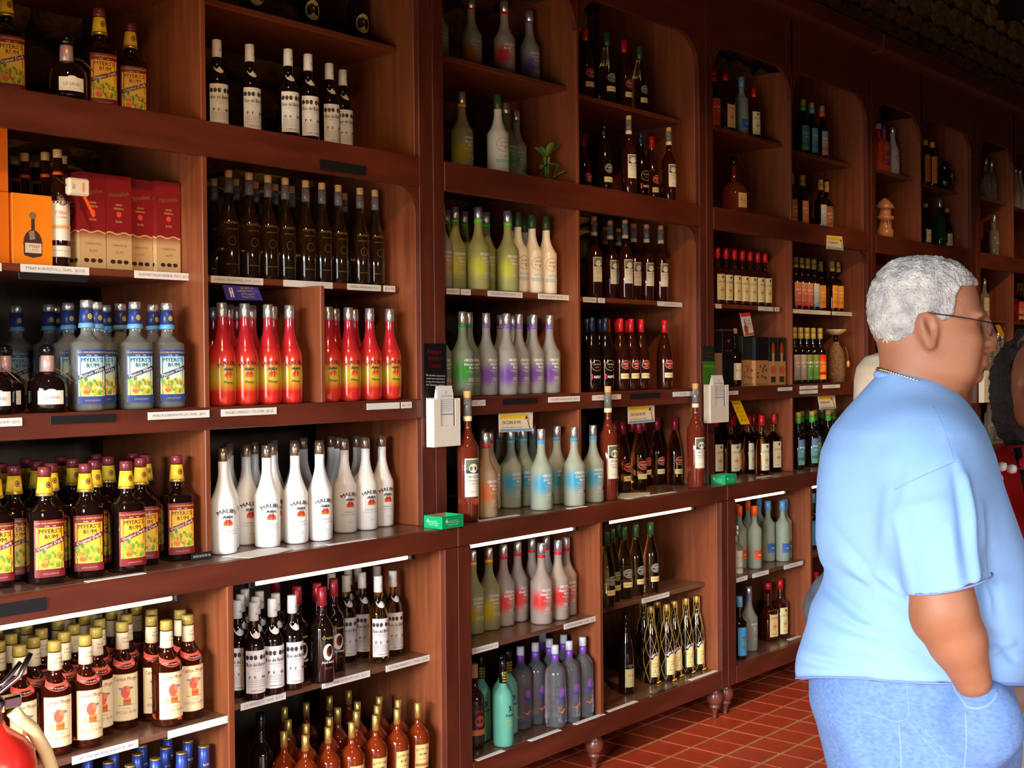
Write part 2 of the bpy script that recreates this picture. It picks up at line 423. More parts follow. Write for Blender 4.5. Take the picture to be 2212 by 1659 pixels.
    sb = [(.01, .08), (.025, .085), (.03, .08), (.03, .08), (.03, .08)][k]
    for i, (a, c_) in enumerate(((o0+.012, d0-.004), (d1, o1+.004))):
        piece(c, 'shelf', WT, a+.001, YL+sb[i], ZS-.018, c_-.001, YB-.03, ZS)
    pf = [(.0, .004), (.004, .004), (.0045, .012), (.0045, .028), (.016, .034), (.026, .05), (.028, .062), (.026, .066), (.03, .07), (.034, .085), (.037, .1), (.034, .118), (.026, .13), (.02, .136), (.026, .1395)]
    pf = [(.006, 0), (.011, .001), (.01, .01), (.011, .02), (.013, .034), (.019, .047), (.026, .052), (.026, .058), (.021, .061), (.03, .07), (.036, .086), (.0375, .101), (.034, .117), (.027, .127), (.03, .1398)]
    fx = (s0+.045, (d0+d1)/2, s1-.045)
    fm = MB().lathe(pf, 20).mesh('turned_foot', WFT)
    for x in fx:
        for y in (YL+.045, YB-.06): link('turned_foot', fm, c, (x, y, 0))

# strip lights under the counter edge
TUBE = pmat('fluorescent_tube', (1, .95, .85), .4, emit=(1, .74, .44), es=4.5)
for k, (a, b_, w_) in enumerate(((1.45, 2.02, 'left-hand bay of the nearest base cabinet'), (2.27, 2.93, 'bay of white-capped bottles'), (3.19, 3.82, 'bay of raspberry bottles'), (4.02, 4.66, 'bay of netted bottles'), (4.96, 5.50, 'bay of blue-capped bottles'), (5.72, 6.4, 'bay behind the man in the blue shirt'))):
    t = empty('strip_light', ((a+b_)/2, YL+.05, .966)); tag(t, f'lit warm strip light under the counter edge, {w_}', 'light', 'strip lights under the counter')
    h = (b_-a)/2
    MB().tube([(-h+.02, 0, -.006), (h-.02, 0, -.006)], .0065, 10).build('tube', TUBE, t)
    for s_ in (-1, 1): MB().box(s_*h-.012, -.012, -.016, s_*h+.012, .012, .008, c=.003).build('end_holder', BLACKP, t)
    MB().box(-h, -.01, .0035, h, .01, .0085).build('backing', WF, t)
# lamps on the ceiling behind the camera's view
SHADE = pmat('lamp_metal', (.03, .03, .03), .4, .6)
for i, p in enumerate(LAMPS):
    t = empty('spot_lamp', p); tag(t, f'black ceiling spot lamp over the aisle, {("first", "second", "third", "fourth")[i]} along the shelves', 'lamp', 'ceiling spot lamps')
    MB().lathe([(.015, .1), (.045, .09), (.06, .0), (.058, .0), (.043, .085), (.015, .095)], 16, close=False).build('shade', SHADE, t)
    MB().tube([(0, 0, .095), (0, 0, 4.4-p[2])], .006).build('rod', SHADE, t)
# ------------------------------------------------------------------ bottles
def glass(name, col, rough=.03, trans=1.0, ior=1.4): return pmat('glass_'+name, col, rough, 0, trans, ior)
G = dict(
 dark=pmat('dark_bottle_glass', srgb(22, 10, 8), .05, coat=.3), brown=pmat('dark_rum_glass', srgb(48, 16, 8), .05, coat=.3),
 clear=glass('clear', (.78, .78, .68), trans=.84), amber=glass('amber', (.92, .45, .12)), captain=pmat('glass_red_rum', (.34, .045, .012), .04, 0, .93, 1.4, coat=.3),
 gold=glass('gold_rum', (.95, .62, .15)), redrum=pmat('glass_big_rum', (.24, .035, .015), .04, 0, .5, 1.4, coat=.3), royal=pmat('glass_royal', (.36, .045, .008), .04, 0, .5, 1.4, coat=.3),
 pale=glass('pale_yellow', (.93, .93, .55)), white=pmat('white_glazed_bottle', srgb(238, 236, 232), .25, coat=.3), cream=pmat('cream_bottle', srgb(238, 226, 200), .3, coat=.2),
 green=pmat('green_bottle_glass', srgb(16, 60, 22), .06, coat=.3), vod=glass('vodka', (.90, .92, 1), trans=.93), corky=pmat('glass_aged_rum', (.10, .042, .012), .04, 0, .85, 1.4, coat=.4))
def frost(name, col): return pmat('frosted_'+name, col, .42, 0, .35, 1.3)
F = dict(grey=frost('clear', srgb(200, 204, 186)), lime=frost('lime', srgb(206, 214, 120)), peach=frost('peach', srgb(226, 190, 150)), teal=frost('teal', srgb(110, 190, 165)),
 yel=frost('yellow', srgb(204, 200, 130)), green=frost('green', srgb(170, 190, 150)), milk=frost('milk', srgb(226, 214, 206)), aqua=frost('aqua', srgb(170, 182, 164)))
def cm(name, rgb, rough=.3, metal=0): return pmat('cap_'+name, srgb(rgb), rough, metal)
K = dict(silver=cm('silver', (215, 215, 215), .3, .85), bronze=cm('bronze', (150, 130, 110), .25, .8), maroon=cm('maroon', (112, 40, 46)), yellow=cm('straw', (168, 144, 62), .35),
 white=cm('white', (226, 222, 214), .4), black=cm('black', (14, 14, 14), .2), red=cm('red', (186, 22, 26), .3), redfoil=cm('red_foil', (150, 34, 46), .3, .3), blue=cm('blue', (48, 70, 150), .35, .3),
 navy=cm('navy', (22, 34, 66), .3), gold=cm('gold_foil', (205, 170, 90), .3, .7), cork=cm('cork', (206, 160, 100), .8), pink=cm('pink_foil', (196, 158, 150), .35, .3), green=cm('green', (52, 86, 40), .3),
 ltblue=cm('light_blue', (96, 160, 206), .3), orange=cm('orange', (240, 92, 30), .35), lgreen=cm('lime_green', (70, 170, 60), .3), purple=cm('purple', (110, 60, 160), .3), ring_r=cm('ring_red', (214, 24, 48)),
 ring_o=cm('ring_orange', (236, 78, 30)), ring_y=cm('ring_yellow', (240, 190, 30)), ring_p=cm('ring_purple', (120, 80, 190)), ring_g=cm('ring_green', (30, 140, 70)), ring_l=cm('ring_lime', (90, 214, 60)), ring_b=cm('ring_blue', (50, 150, 210)), ring_c=cm('ring_aqua', (90, 190, 200)),
 clear=pmat('cap_clear', (.85, .88, .95), .12, 0, .5, 1.4), dkgreen=cm('dark_green', (20, 60, 40)), tan=cm('tan', (190, 150, 90), .5), cream=cm('cream_neck', (232, 214, 170), .45), nyel=cm('neck_yellow', (232, 190, 40), .4), nblue=cm('neck_blue', (34, 52, 110), .35), clearneck=pmat('neck_clear', (.9, .9, .8), .06, 0, .85, 1.4), wfoil=cm('white_foil', (222, 220, 214), .35))
def sh(R, zb, zs, rn, h, pw=.5, foot=.006):
    """bottle outline: straight body to zb, shoulder to zs, neck rn up to h"""
    p = [(R*.80, 0), (R*.95, .002), (R, foot+.002), (R, zb*.5), (R, zb)]
    for i in range(1, 8):
        t = i/7; p.append((R+(rn-R)*(1-math.cos(math.pi*t))/2 if pw == .5 else R+(rn-R)*t**pw if pw > 1 else R+(rn-R)*(1-(1-t)**(1/pw)), zb+(zs-zb)*t))
    p += [(rn, zs+(h-zs)*.5), (rn, h)]
    return p
def radf(p):
    def f(z):
        for (r0, z0), (r1, z1) in zip(p, p[1:]):
            if z <= z1: return r0+(r1-r0)*max(0, z-z0)/max(1e-6, z1-z0)
        return p[-1][0]
    return f
BW = (240, 238, 232)
def S(*c): return srgb(*c)
WHI, BLK = S(238, 236, 230), S(20, 18, 18)
TYPES = {}
def T(key, name, cat, prof, h, mat, rings, art=None, n=2, dy=1, extra=None, pmatl=PRINT, col=None, seg=20):
    TYPES[key] = dict(name=name, cat=cat, prof=prof, h=h, mat=mat, rings=rings, art=art, n=n, dy=dy, extra=extra, pm=pmatl, col=col, seg=seg)
# rings: (part name, z0, z1, r0, r1, material)
def a_myers(bg, sky0, sky1, band, bt, script, w=.075):
    def art(c):
        h = w/2
        c.rect(-h, .02, h, .165, bg); c.rect(-h+.003, .04, h-.003, .147, sky0, sky1, nv=4)
        c.rect(-h+.001, .146, h-.001, .157, bg); c.text('100% FINE JAMAICAN RUM', 0, .155, .0062, S(226, 196, 90)); c.text('750ML      40%', 0, .1475, .0048, WHI)
        c.text("MYERS'S", 0, .131, .0165, bt, bold=.008, width=.056); c.text('RUM', .002, .1165, .0165, bt, bold=.008)
        c.rect(-h, .0965-.0135+.0015, h, .1095, band, skew=.027) if 0 else c.rect(-h, .0965, h, .1085, band, skew=.027); c.text(script, 0, .0985, .0125, WHI, shear=.3, rot=.345, bold=.012, width=.068)
        rnd = random.Random(3)
        for k in range(46):
            u, v = rnd.uniform(-h+.006, h-.006), .043+rnd.random()*.040
            if v > .083+(u+h)/w*.027-.004: continue
            q = rnd.choice([S(90, 150, 50), S(236, 190, 40), S(238, 150, 40), S(200, 200, 60), S(120, 170, 60)])
            c.ell(u, v, rnd.uniform(.002, .005), rnd.uniform(.002, .007), q, n=6)
        c.ell(-.016, .052, .009, .007, S(232, 110, 40)); c.ell(-.012, .060, .006, .005, S(240, 150, 50)); c.ell(-.018, .098-.012, .004, .007, S(70, 140, 60), n=6)
        c.rect(-h, .02, h, .039, bg); c.text('JAMAICAN RUM', 0, .027, .0055, S(190, 150, 130))
    return art
def a_neck(c, z, col=BLK, w=.008): c.ring(.004, z, w, w*1.25, w*.35, col); c.ell(.004, z, w*.4, w*.6, col); c.text('* * * * *', .0, z-.02, .005, col)
PM = sh(.0435, .182, .222, .0155, .276, .35)
T('myd', 'dark_rum_bottle', 'bottle', PM, .298, G['dark'], [('neck_label', .224, .273, .0215, .0165, K['nyel']), ('neck_band', .2235, .232, .0225, .0212, K['gold']), ('cap', .274, .298, .0168, .0165, K['maroon'])],
  lambda c: a_myers(S(122, 26, 30), S(236, 206, 70), S(240, 170, 40), S(112, 20, 36), S(70, 30, 20), 'Original Dark')(c), n=3.4, extra=lambda c: a_neck(c, .252, S(90, 40, 20), .0065))
T('myp', 'white_rum_bottle', 'bottle', PM, .298, G['clear'], [('neck_label', .236, .276, .0205, .0168, K['nblue']), ('neck_band', .223, .237, .0225, .0205, K['ltblue']), ('cap', .277, .298, .0165, .016, K['silver'])],
  lambda c: a_myers(S(38, 62, 120), S(240, 230, 120), S(150, 205, 226), S(30, 46, 92), S(36, 60, 96), 'Platinum White')(c), n=3.4, extra=lambda c: a_neck(c, .254, S(220, 190, 60), .006))
ML = sh(.039, .155, .238, .0148, .275, .62); ML = [(r+(.0012 if .01 < z < .15 else 0), z) for r, z in ML]
def palm(c, u, v, s=1, dk=S(40, 40, 34)):
    c.ell(u, v, .011*s, .0105*s, S(238, 90, 30), S(224, 50, 30), a0=-.3, a1=math.pi+.3); c.rect(u-.011*s, v-.004*s, u+.011*s, v+.001*s, S(240, 110, 40))
    for k, x in enumerate((-.004, .003)):
        c.poly([(u+x*s-.0008, v-.004*s), (u+x*s+.0008, v-.004*s), (u+(x*1.3)*s+.0008, v+.015*s), (u+(x*1.3)*s-.0008, v+.015*s)], dk)
        for a in (-.2, .5, 1.2, 1.9, 2.6, 3.3):
            X, Y = u+x*1.3*s, v+.015*s
            c.poly([(X, Y), (X+.006*s*math.cos(a-.2), Y+.005*s*math.sin(a)+.002*s), (X+.008*s*math.cos(a), Y+.006*s*math.sin(a)-.001*s), (X+.004*s*math.cos(a), Y+.002*s*math.sin(a))], dk)
def a_malibu(c, g=S(150, 146, 142)):
    c.text('MALIBU', 0, .123, .0175, BLK, arc=.05, bold=.03); palm(c, 0, .09, 1.25)
    c.text('CARIBBEAN RUM', 0, .068, .0062, g); c.text('COCONUT FLAVOURED', 0, .059, .006, g); c.text('750ML', 0, .034, .005, g)
T('mal', 'coconut_rum_bottle', 'bottle', ML, .31, G['white'], [('cap', .271, .31, .0155, .0148, K['bronze'])], a_malibu)
def a_mango(c):
    c.text('MALIBU', 0, .121, .0175, S(60, 30, 26), arc=.05, bold=.012); palm(c, 0, .088, 1.2, S(50, 50, 30)); c.text('Mango', 0, .066, .011, S(70, 70, 20), bold=.02); c.text('750ML', 0, .034, .005, S(140, 60, 40))
def cmango(z):
    pts = [(0, S(196, 38, 30)), (.04, S(204, 44, 32)), (.07, S(190, 160, 40)), (.095, S(184, 172, 50)), (.13, S(200, 62, 40)), (.17, S(184, 34, 40)), (.3, S(164, 34, 52))]
    for (z0, c0), (z1, c1) in zip(pts, pts[1:]):
        if z <= z1: t = (z-z0)/(z1-z0); return tuple(p+(q-p)*t for p, q in zip(c0, c1))
    return pts[-1][1]
MLf = [(radf(ML)(z), z) for z in (0, .002, .008, .04, .05, .06, .07, .08, .09, .1, .11, .12, .13, .145, .16, .17, .182, .194, .206, .218, .23, .24, .26, .275)]
T('man', 'mango_rum_bottle', 'bottle', [(r if z > 0 else .032, z) for r, z in MLf], .305, GLOSSP, [('cap', .262, .305, .0158, .015, K['silver'])], a_mango, col=cmango)
PL = [(.036, 0), (.047, .003), (.051, .015), (.051, .062), (.048, .082), (.038, .096), (.024, .103), (.0165, .108), (.0155, .15)]
def a_leg(c): c.rect(-.034, .022, .034, .058, S(232, 224, 206)); c.ell(0, .058, .012, .004, S(232, 224, 206)); c.text('LEGEND', 0, .036, .012, S(120, 112, 100)); c.text('RUM  750ML', 0, .027, .004, S(150, 140, 130))
def x_leg(o):
    b = MB(); b.tube([(.017*math.cos(a), .017*math.sin(a), .118) for a in [2*math.pi*k/10 for k in range(10)]], .0012, 5, closed=True, col=S(60, 30, 24)); b.tube([(.015, -.012, .117), (.03, -.045, .105), (.05, -.05, .085), (.058, -.046, .078)], .0016, 5, col=S(96, 60, 50)); return b.build('cord', PRINT, o)
T('leg', 'decanter_bottle', 'bottle', PL, .178, G['dark'], [('foil', .106, .15, .0185, .0165, K['pink'])], a_leg, seg=24)
PR = sh(.0325, .158, .212, .0135, .25)
def a_ron(c):
    c.rect(-.036, .022, .036, .148, S(226, 224, 222)); c.ring(0, .085, .034, .062, .0008, S(120, 120, 120), n=4)
    for u in (-.03, -.018, -.006, .012, .024): c.ell(u, .128, .0055, .0075, S(52, 50, 56), n=8)
    c.text('Ron del Barrilito', 0, .102, .017, S(50, 50, 66), shear=.2, width=.066, bold=.012); c.text('SUPERIOR ESPECIAL', 0, .094, .0045, S(120, 120, 130)); c.text('* * *', 0, .084, .008, S(90, 90, 90)); c.text('P. F.   44', 0, .065, .013, BLK, bold=.02, width=.05)
    for v in (.059, .054, .048, .041): c.text('HACIENDA SANTA ANA BAYAMON', 0, v, .0037, S(130, 130, 140))
    c.text('PUERTO RICO', 0, .028, .006, S(60, 60, 60))
def a_rontag(c): c.ell(.002, .203, .018, .021, S(226, 222, 214), a0=math.pi, a1=2*math.pi); c.ring(.002, .203, .014, .016, .0007, S(130, 130, 120), a0=math.pi, a1=2*math.pi); c.text('* * *', .002, .193, .005, S(80, 80, 80)); c.text('fb', 0.004, .25, .009, S(90, 90, 90), shear=.3)
T('ron', 'aged_rum_bottle', 'bottle', PR, .286, G['dark'], [('foil_cap', .232, .286, .0152, .0142, K['wfoil'])], a_ron, extra=a_rontag)
T('rog', 'gold_rum_bottle', 'bottle', PR, .286, G['gold'], [('foil_cap', .232, .286, .0152, .0142, K['wfoil'])], a_ron, extra=a_rontag)
PB = sh(.037, .165, .215, .0145, .25)
def a_blk(c): c.text('Cruzan', 0, .138, .014, S(190, 160, 90), bold=.01); c.ell(0, .098, .017, .026, S(222, 216, 206)); c.ell(.003, .1, .010, .017, S(120, 50, 30)); c.ell(.006, .104, .0075, .014, S(30, 20, 20)); c.poly([(-.022, .058), (.022, .062), (.022, .074), (-.022, .07)], S(190, 40, 60)); c.text('BLACK BEARD', 0, .0635, .0095, WHI, bold=.02, width=.040); c.text('RUM', 0, .045, .011, S(120, 90, 50))
T('blk', 'black_rum_bottle', 'bottle', PB, .296, G['dark'], [('foil_cap', .238, .296, .0158, .0142, K['redfoil'])], a_blk)
PC = sh(.034, .172, .27, .0125, .315, .6)
def a_cork(c): c.text('PAMPERO', 0, .168, .011, S(120, 90, 50)); c.text('aniversario', 0, .15, .009, S(100, 76, 44), shear=.2); c.ring(0, .115, .012, .014, .001, S(110, 84, 44)); c.text('RESERVA ESPECIAL', 0, .04, .005, S(130, 100, 50)); c.text('ron', .0, .292, .016, S(170, 36, 30), shear=.3, bold=.03)
T('crk', 'corked_rum_bottle', 'bottle', PC, .34, G['corky'], [('cork', .3155, .34, .0118, .0125, K['cork']), ('clear_neck', .268, .315, .0142, .0136, K['clearneck'])], a_cork)
PY = sh(.031, .185, .222, .0135, .31, .4)
def a_pyr(c):
    c.rect(-.034, .028, .034, .06, S(232, 222, 204)); c.rect(-.034, .075, .034, .186, S(236, 228, 212)); c.ell(0, .19, .013, .017, S(90, 70, 60)); c.ell(0, .19, .009, .012, S(150, 130, 110)); c.text('PYRAT', 0, .148, .014, S(236, 130, 70), bold=.02); c.text('XO RESERVE', 0, .138, .006, S(180, 120, 80)); c.rect(-.034, .108, .034, .118, S(240, 170, 110)); c.text('PLANTERS GOLD RUM', 0, .044, .005, S(150, 120, 100))
T('pyr', 'ribboned_rum_bottle', 'bottle', PY, .335, G['brown'], [('cork', .31, .335, .0125, .013, K['tan']), ('ribbon', .262, .272, .0145, .0145, K['orange'])], a_pyr)
PN = sh(.041, .172, .216, .0155, .262, .42)
def a_cap(c):
    E0, E1 = S(238, 214, 166), S(206, 170, 110)
    c.rect(-.039, .024, .039, .152, E1); c.rect(-.0375, .0255, .0375, .1505, E0); c.text('Captain Morgan', 0, .134, .0145, S(140, 84, 64), shear=.25, bold=.015, width=.066)
    c.rect(-.008, .068, .012, .086, S(206, 104, 40)); c.ell(.002, .086, .01, .003, S(232, 150, 70), n=10); c.rect(-.008, .077, .012, .0785, S(130, 60, 30)); c.ell(-.002, .103, .0115, .017, S(214, 86, 60)); c.ell(.006, .110, .006, .009, S(226, 130, 80), n=8); c.ell(-.014, .113, .006, .003, S(120, 140, 180), n=6); c.ell(.014, .113, .006, .003, S(110, 120, 170), n=6); c.rect(-.022, .0665, .02, .068, S(140, 130, 90)); c.ell(-.018, .076, .006, .008, S(240, 214, 110), n=8)
    c.text('ORIGINAL', 0, .057, .0048, S(170, 130, 90)); c.text('SPICED RUM', 0, .044, .011, S(190, 140, 90), width=.055)
def a_capn(c): c.rect(-.018, .218, .018, .2195, S(170, 120, 60)); c.text('Captain', .004, .244, .008, S(160, 100, 80), shear=.2); c.text('Morgan', .006, .234, .008, S(160, 100, 80), shear=.2)
def x_cap(o):
    c = Canvas(); n = 12; pts = []
    for k in range(n+1):
        t = k/n*2-1; u = .034*t; pts += [(u, .166+.012*t*t), (u, .183+.01*t*t)]
    c.put(pts, [(2*k, 2*k+2, 2*k+3, 2*k+1) for k in range(n)], S(222, 84, 70)); c.text('PUERTO RICAN RUM', 0, .1715, .0055, S(250, 190, 170), arc=-.1)
    return c.wrap(radf(PN), off=.0012).build('neck_band', PRINT, o)
T('cap', 'spiced_rum_bottle', 'bottle', PN, .288, G['captain'], [('cap', .262, .288, .0172, .0165, K['yellow']), ('neck_label', .214, .26, .0182, .0168, K['cream'])], a_cap, extra=lambda c: (c.text('Captain', .004, .243, .0075, S(160, 100, 80), shear=.2), c.text('Morgan', .006, .233, .0075, S(160, 100, 80), shear=.2)))
PU = sh(.036, .165, .215, .014, .25)
def a_blu(c): c.rect(-.032, .03, .032, .13, S(214, 190, 120)); c.rect(-.030, .032, .030, .128, S(36, 46, 96)); c.text('CRUZAN', 0, .1, .012, S(220, 190, 110), bold=.02); c.text('RUM', 0, .08, .012, S(220, 190, 110)); c.text('R U M', .004, .254, .009, S(200, 170, 90), bold=.03)
T('blu', 'blue_foil_rum_bottle', 'bottle', PU, .3, G['brown'], [('foil_cap', .236, .296, .0168, .0148, K['blue']), ('cap_rim', .2955, .300, .0152, .015, K['gold'])], a_blu, extra=lambda c: c.text('RUM', 0.003, .246, .009, S(210, 180, 90), bold=.03))
PO = [(.034, 0), (.04, .003), (.042, .012), (.0435, .06), (.046, .12), (.0475, .15), (.046, .168), (.04, .184), (.029, .198), (.018, .21), (.0135, .222), (.0125, .25)]
def a_roy(c): c.rect(-.034, .04, .034, .14, S(160, 110, 40)); c.rect(-.032, .042, .032, .138, S(232, 200, 130)); c.text('ROYAL OAK', 0, .118, .012, S(50, 36, 24), arc=.06, bold=.02, width=.054); c.text('RUM', 0, .094, .015, S(90, 60, 30), bold=.02); c.text('SELECT TRINIDAD', 0, .078, .005, S(120, 80, 40)); c.rect(-.03, .05, .03, .062, S(170, 120, 60))
T('roy', 'amber_rum_bottle', 'bottle', PO, .298, G['royal'], [('foil_cap', .238, .298, .0145, .0138, K['gold'])], a_roy, extra=lambda c: c.text('RO', 0.003, .26, .014, S(140, 100, 50), shear=.3))
PZ = sh(.042, .16, .236, .0152, .262, .48)
def a_cruz(word, glow=None, gz=.09, gu=-.022, sub='Rum', fruit=None):
    def art(c):
        if glow:
            def f(u, v):
                d = math.hypot((u-gu)/.03, (v-gz)/.04); return glow
            for k, s_ in enumerate((1.0,)):
                pass
        c.text('CRUZAN', 0, .126, .0135, WHI, bold=.035, width=.046); c.text(word, .001, .112, .0135, WHI, shear=.35, bold=.02, rot=.06); c.text(sub, .006, .099, .0135, WHI, shear=.35, bold=.02)
        c.text('NATURAL FLAVORS', .004, .09, .0042, WHI); c.text('ST. CROIX', .004, .085, .0042, WHI); c.text('VIRGIN', 0.004, .062, .0065, WHI); c.text('ISLANDS', 0.004, .055, .0065, WHI); c.text('750ML  27.5% ALC', .004, .044, .0042, WHI)
        if fruit: c.ell(.022, .058, .0055, .008, fruit, n=10)
    return art
CRF = {}
def glowmat(name, base, glow, gz=.09, ang=-2.25, wide=.75):
    """frosted glass with a soft-edged printed colour patch on one side of the bottle (part of the print)"""
    if name in CRF: return CRF[name]
    m = frost(name, base); b = m.node_tree.nodes['Principled BSDF']; CRF[name] = m
    tc = N(m, 'ShaderNodeTexCoord'); mp = N(m, 'ShaderNodeMapping'); mp.inputs['Location'].default_value = (-.043*math.cos(ang)/.05, -.043*math.sin(ang)/.05, -gz/.05); mp.inputs['Scale'].default_value = (1/.05, 1/.05, 1/.05)
    L(m, tc.outputs['Object'], mp.inputs[0]); vl = N(m, 'ShaderNodeVectorMath', operation='LENGTH'); L(m, mp.outputs[0], vl.inputs[0])
    mr = N(m, 'ShaderNodeMapRange', interpolation_type='SMOOTHSTEP'); mr.inputs['From Min'].default_value = .25; mr.inputs['From Max'].default_value = 1.15; mr.inputs['To Min'].default_value = 1; mr.inputs['To Max'].default_value = 0
    L(m, vl.outputs['Value'], mr.inputs['Value'])
    mx = N(m, 'ShaderNodeMix', data_type='RGBA'); mx.inputs[6].default_value = (*base, 1); mx.inputs[7].default_value = (*glow, 1)
    L(m, mr.outputs[0], mx.inputs[0]); L(m, mx.outputs[2], b.inputs['Base Color'])
    return m
GREYF = srgb(196, 198, 180)
def TC(key, word, ring, base, glow, gz=.085, fruit=None, name='flavored_rum_bottle'):
    base = tuple(v*q for v, q in zip(base, (.74, .72, .70)))
    T(key, name, 'bottle', PZ, .305, glowmat(key, base, glow, gz) if glow else frost(key, base), [('cap', .262, .305, .0158, .0150, K['silver']), ('neck_ring', .249, .2615, .0163, .0160, K[ring])], a_cruz(word, fruit=fruit))
TC('zor', 'Orange', 'ring_o', GREYF, S(236, 140, 20), .08, S(236, 140, 30)); TC('zra', 'Raspberry', 'ring_r', srgb(214, 196, 184), S(236, 60, 60), .09, S(200, 20, 50)); TC('zva', 'Vanilla', 'ring_p', srgb(186, 184, 176), S(120, 70, 160), .075)
TC('zba', 'Banana', 'ring_y', srgb(196, 196, 140), S(214, 190, 30), .075, S(240, 200, 60)); TC('zli', 'Citrus', 'ring_l', srgb(206, 208, 130), S(222, 222, 60), .085); TC('zpi', 'Pineapple', 'ring_g', srgb(160, 176, 146), S(60, 160, 40), .09, S(230, 130, 40))
TC('zco', 'Coconut', 'ring_c', srgb(200, 212, 186), S(70, 170, 206), .1, S(60, 50, 50)); TC('zma', 'Mango', 'ring_r', srgb(226, 190, 150), S(232, 130, 60), .09, S(214, 50, 30)); TC('zpl', 'Rum', 'ring_b', srgb(178, 180, 168), None)
TC('zcb', 'Coconut', 'ring_b', srgb(202, 212, 188), S(70, 170, 206), .1, S(60, 50, 50))
def a_cream(c): c.ring(0, .115, .03, .026, .0012, S(110, 96, 70)); c.text('CRUZAN', 0, .121, .0085, S(110, 96, 80)); c.text('RUM CREAM', 0, .108, .0065, S(110, 96, 80)); c.ell(.006, .104, .004, .006, S(214, 150, 50), n=8); c.text('CRUZAN', 0, .068, .011, S(150, 190, 170), bold=.02); c.rect(-.03, .048, .03, .06, S(170, 204, 186)); c.text('ISLAND CREAM', 0, .051, .006, S(230, 230, 210))
T('crm', 'cream_liqueur_bottle', 'bottle', PZ, .308, G['cream'], [('cap', .252, .308, .0162, .0148, K['green'])], a_cream)
PT = sh(.0375, .262, .335, .0125, .41, .55)
def a_tall(c, k=1.0):
    w, z0, z1 = .031*k, .088*k, .222*k
    c.rect(-w, z0, w, z1, S(222, 216, 196)); c.rect(-w+.004*k, z1-.044*k, w-.004*k, z1-.004*k, S(96, 100, 76)); c.rect(-w+.004*k, z1-.052*k, w-.004*k, z1-.04*k, S(26, 52, 66)); c.ell(0, z1-.034*k, .017*k, .016*k, S(230, 220, 190)); c.text('CRUZAN', 0, z1-.031*k, .006*k, S(70, 70, 60))
    c.text('CRUZAN', 0, z1-.068*k, .0125*k, S(80, 76, 60), width=.05*k); c.text('SINGLE BARREL', 0, z1-.08*k, .0065*k, S(90, 86, 70)); c.text('ESTATE RUM', 0, z1-.09*k, .006*k, S(90, 86, 70)); c.text('750ML  * 40%', 0, z1-.118*k, .0055*k, S(120, 110, 90))
T('tal', 'large_rum_bottle', 'bottle', PT, .458, G['redrum'], [('clear_neck', .37, .432, .0155, .0148, K['clearneck']), ('paper_seal', .352, .37, .0162, .0158, K['cream']), ('cork', .4325, .458, .0135, .014, K['cork'])], a_tall)
PT2 = sh(.0315, .185, .238, .011, .295, .55)
T('cdk', 'barrel_rum_bottle', 'bottle', PT2, .33, G['brown'], [('clear_neck', .268, .312, .0128, .0124, K['clearneck']), ('paper_seal', .252, .268, .0135, .0132, K['cream']), ('cork', .3125, .33, .0115, .012, K['cork'])], lambda c: a_tall(c, .74))
PX = [(.029, 0), (.033, .002), (.0345, .008), (.0355, .06), (.0355, .115), (.034, .15), (.029, .18), (.0215, .208), (.0155, .232), (.0125, .25), (.0125, .26)]
def a_est(c1, c2=S(226, 214, 150)):
    def art(c): c.ell(.002, .108, .024, .019, S(226, 200, 150)); c.ell(.002, .108, .0225, .0175, c1); c.text('CRUZAN', .002, .108, .0085, WHI, bold=.02, width=.036); c.text('ESTATE', .002, .099, .006, WHI); c.rect(-.024, .05, .024, .072, c2); c.text('DARK RUM', 0, .059, .007, S(120, 100, 60), width=.034)
    return art
def a_navy(c): c.ring(.002, .106, .026, .022, .002, S(190, 160, 90)); c.text('CRUZAN', .002, .108, .009, S(200, 180, 140), bold=.02, width=.036); c.text('BLACK', .002, .097, .0065, S(190, 170, 130)); c.rect(-.026, .05, -.018, .072, S(200, 40, 60)); c.text('NAVY', .004, .054, .017, WHI, bold=.04, width=.036)
T('esr', 'estate_rum_bottle', 'bottle', PX, .302, G['brown'], [('foil_cap', .246, .302, .0142, .0135, K['red'])], a_est(S(176, 34, 30)))
T('nav', 'navy_rum_bottle', 'bottle', PX, .302, G['dark'], [('foil_cap', .246, .302, .0142, .0135, K['navy'])], a_navy)
T('esa', 'estate_rum_bottle', 'bottle', PX, .302, G['amber'], [('foil_cap', .246, .302, .0142, .0135, K['redfoil'])], a_est(S(176, 34, 30)))
T('esw', 'light_rum_bottle', 'bottle', PX, .302, G['pale'], [('foil_cap', .246, .302, .0142, .0135, K['green'])], a_est(S(110, 130, 120), S(234, 220, 150)))
T('esk', 'estate_rum_bottle', 'bottle', PX, .302, G['dark'], [('foil_cap', .246, .302, .0142, .0135, K['black'])], a_est(S(90, 110, 110)))
PV = [(.034, 0), (.040, .003), (.0415, .012), (.0415, .195), (.039, .212), (.031, .226), (.02, .236), (.0145, .246), (.0135, .274)]
def a_vod(c, t=S(70, 60, 170)): c.ell(.006, .135, .013, .016, S(90, 80, 190)); c.ell(.004, .137, .008, .01, S(150, 70, 110)); c.text('Danzka', 0, .108, .016, t, bold=.03, width=.046); c.text('VODKA', 0, .096, .007, t); c.poly([(-.015, .066), (.02, .072), (.004, .056)], S(206, 110, 50)); c.text('750 ML', 0, .035, .005, t)
def a_vodn(c): c.text('I', 0, .25, .015, S(80, 70, 180), bold=.05)
T('vod', 'vodka_bottle', 'bottle', PV, .308, G['vod'], [('cap', .274, .308, .0152, .0142, K['clear']), ('neck_label', .246, .273, .0148, .0146, K['purple'])], a_vod)
PE = [(.03, 0), (.0355, .003), (.037, .012), (.037, .165), (.035, .185), (.027, .2), (.017, .212), (.013, .224), (.0125, .25)]
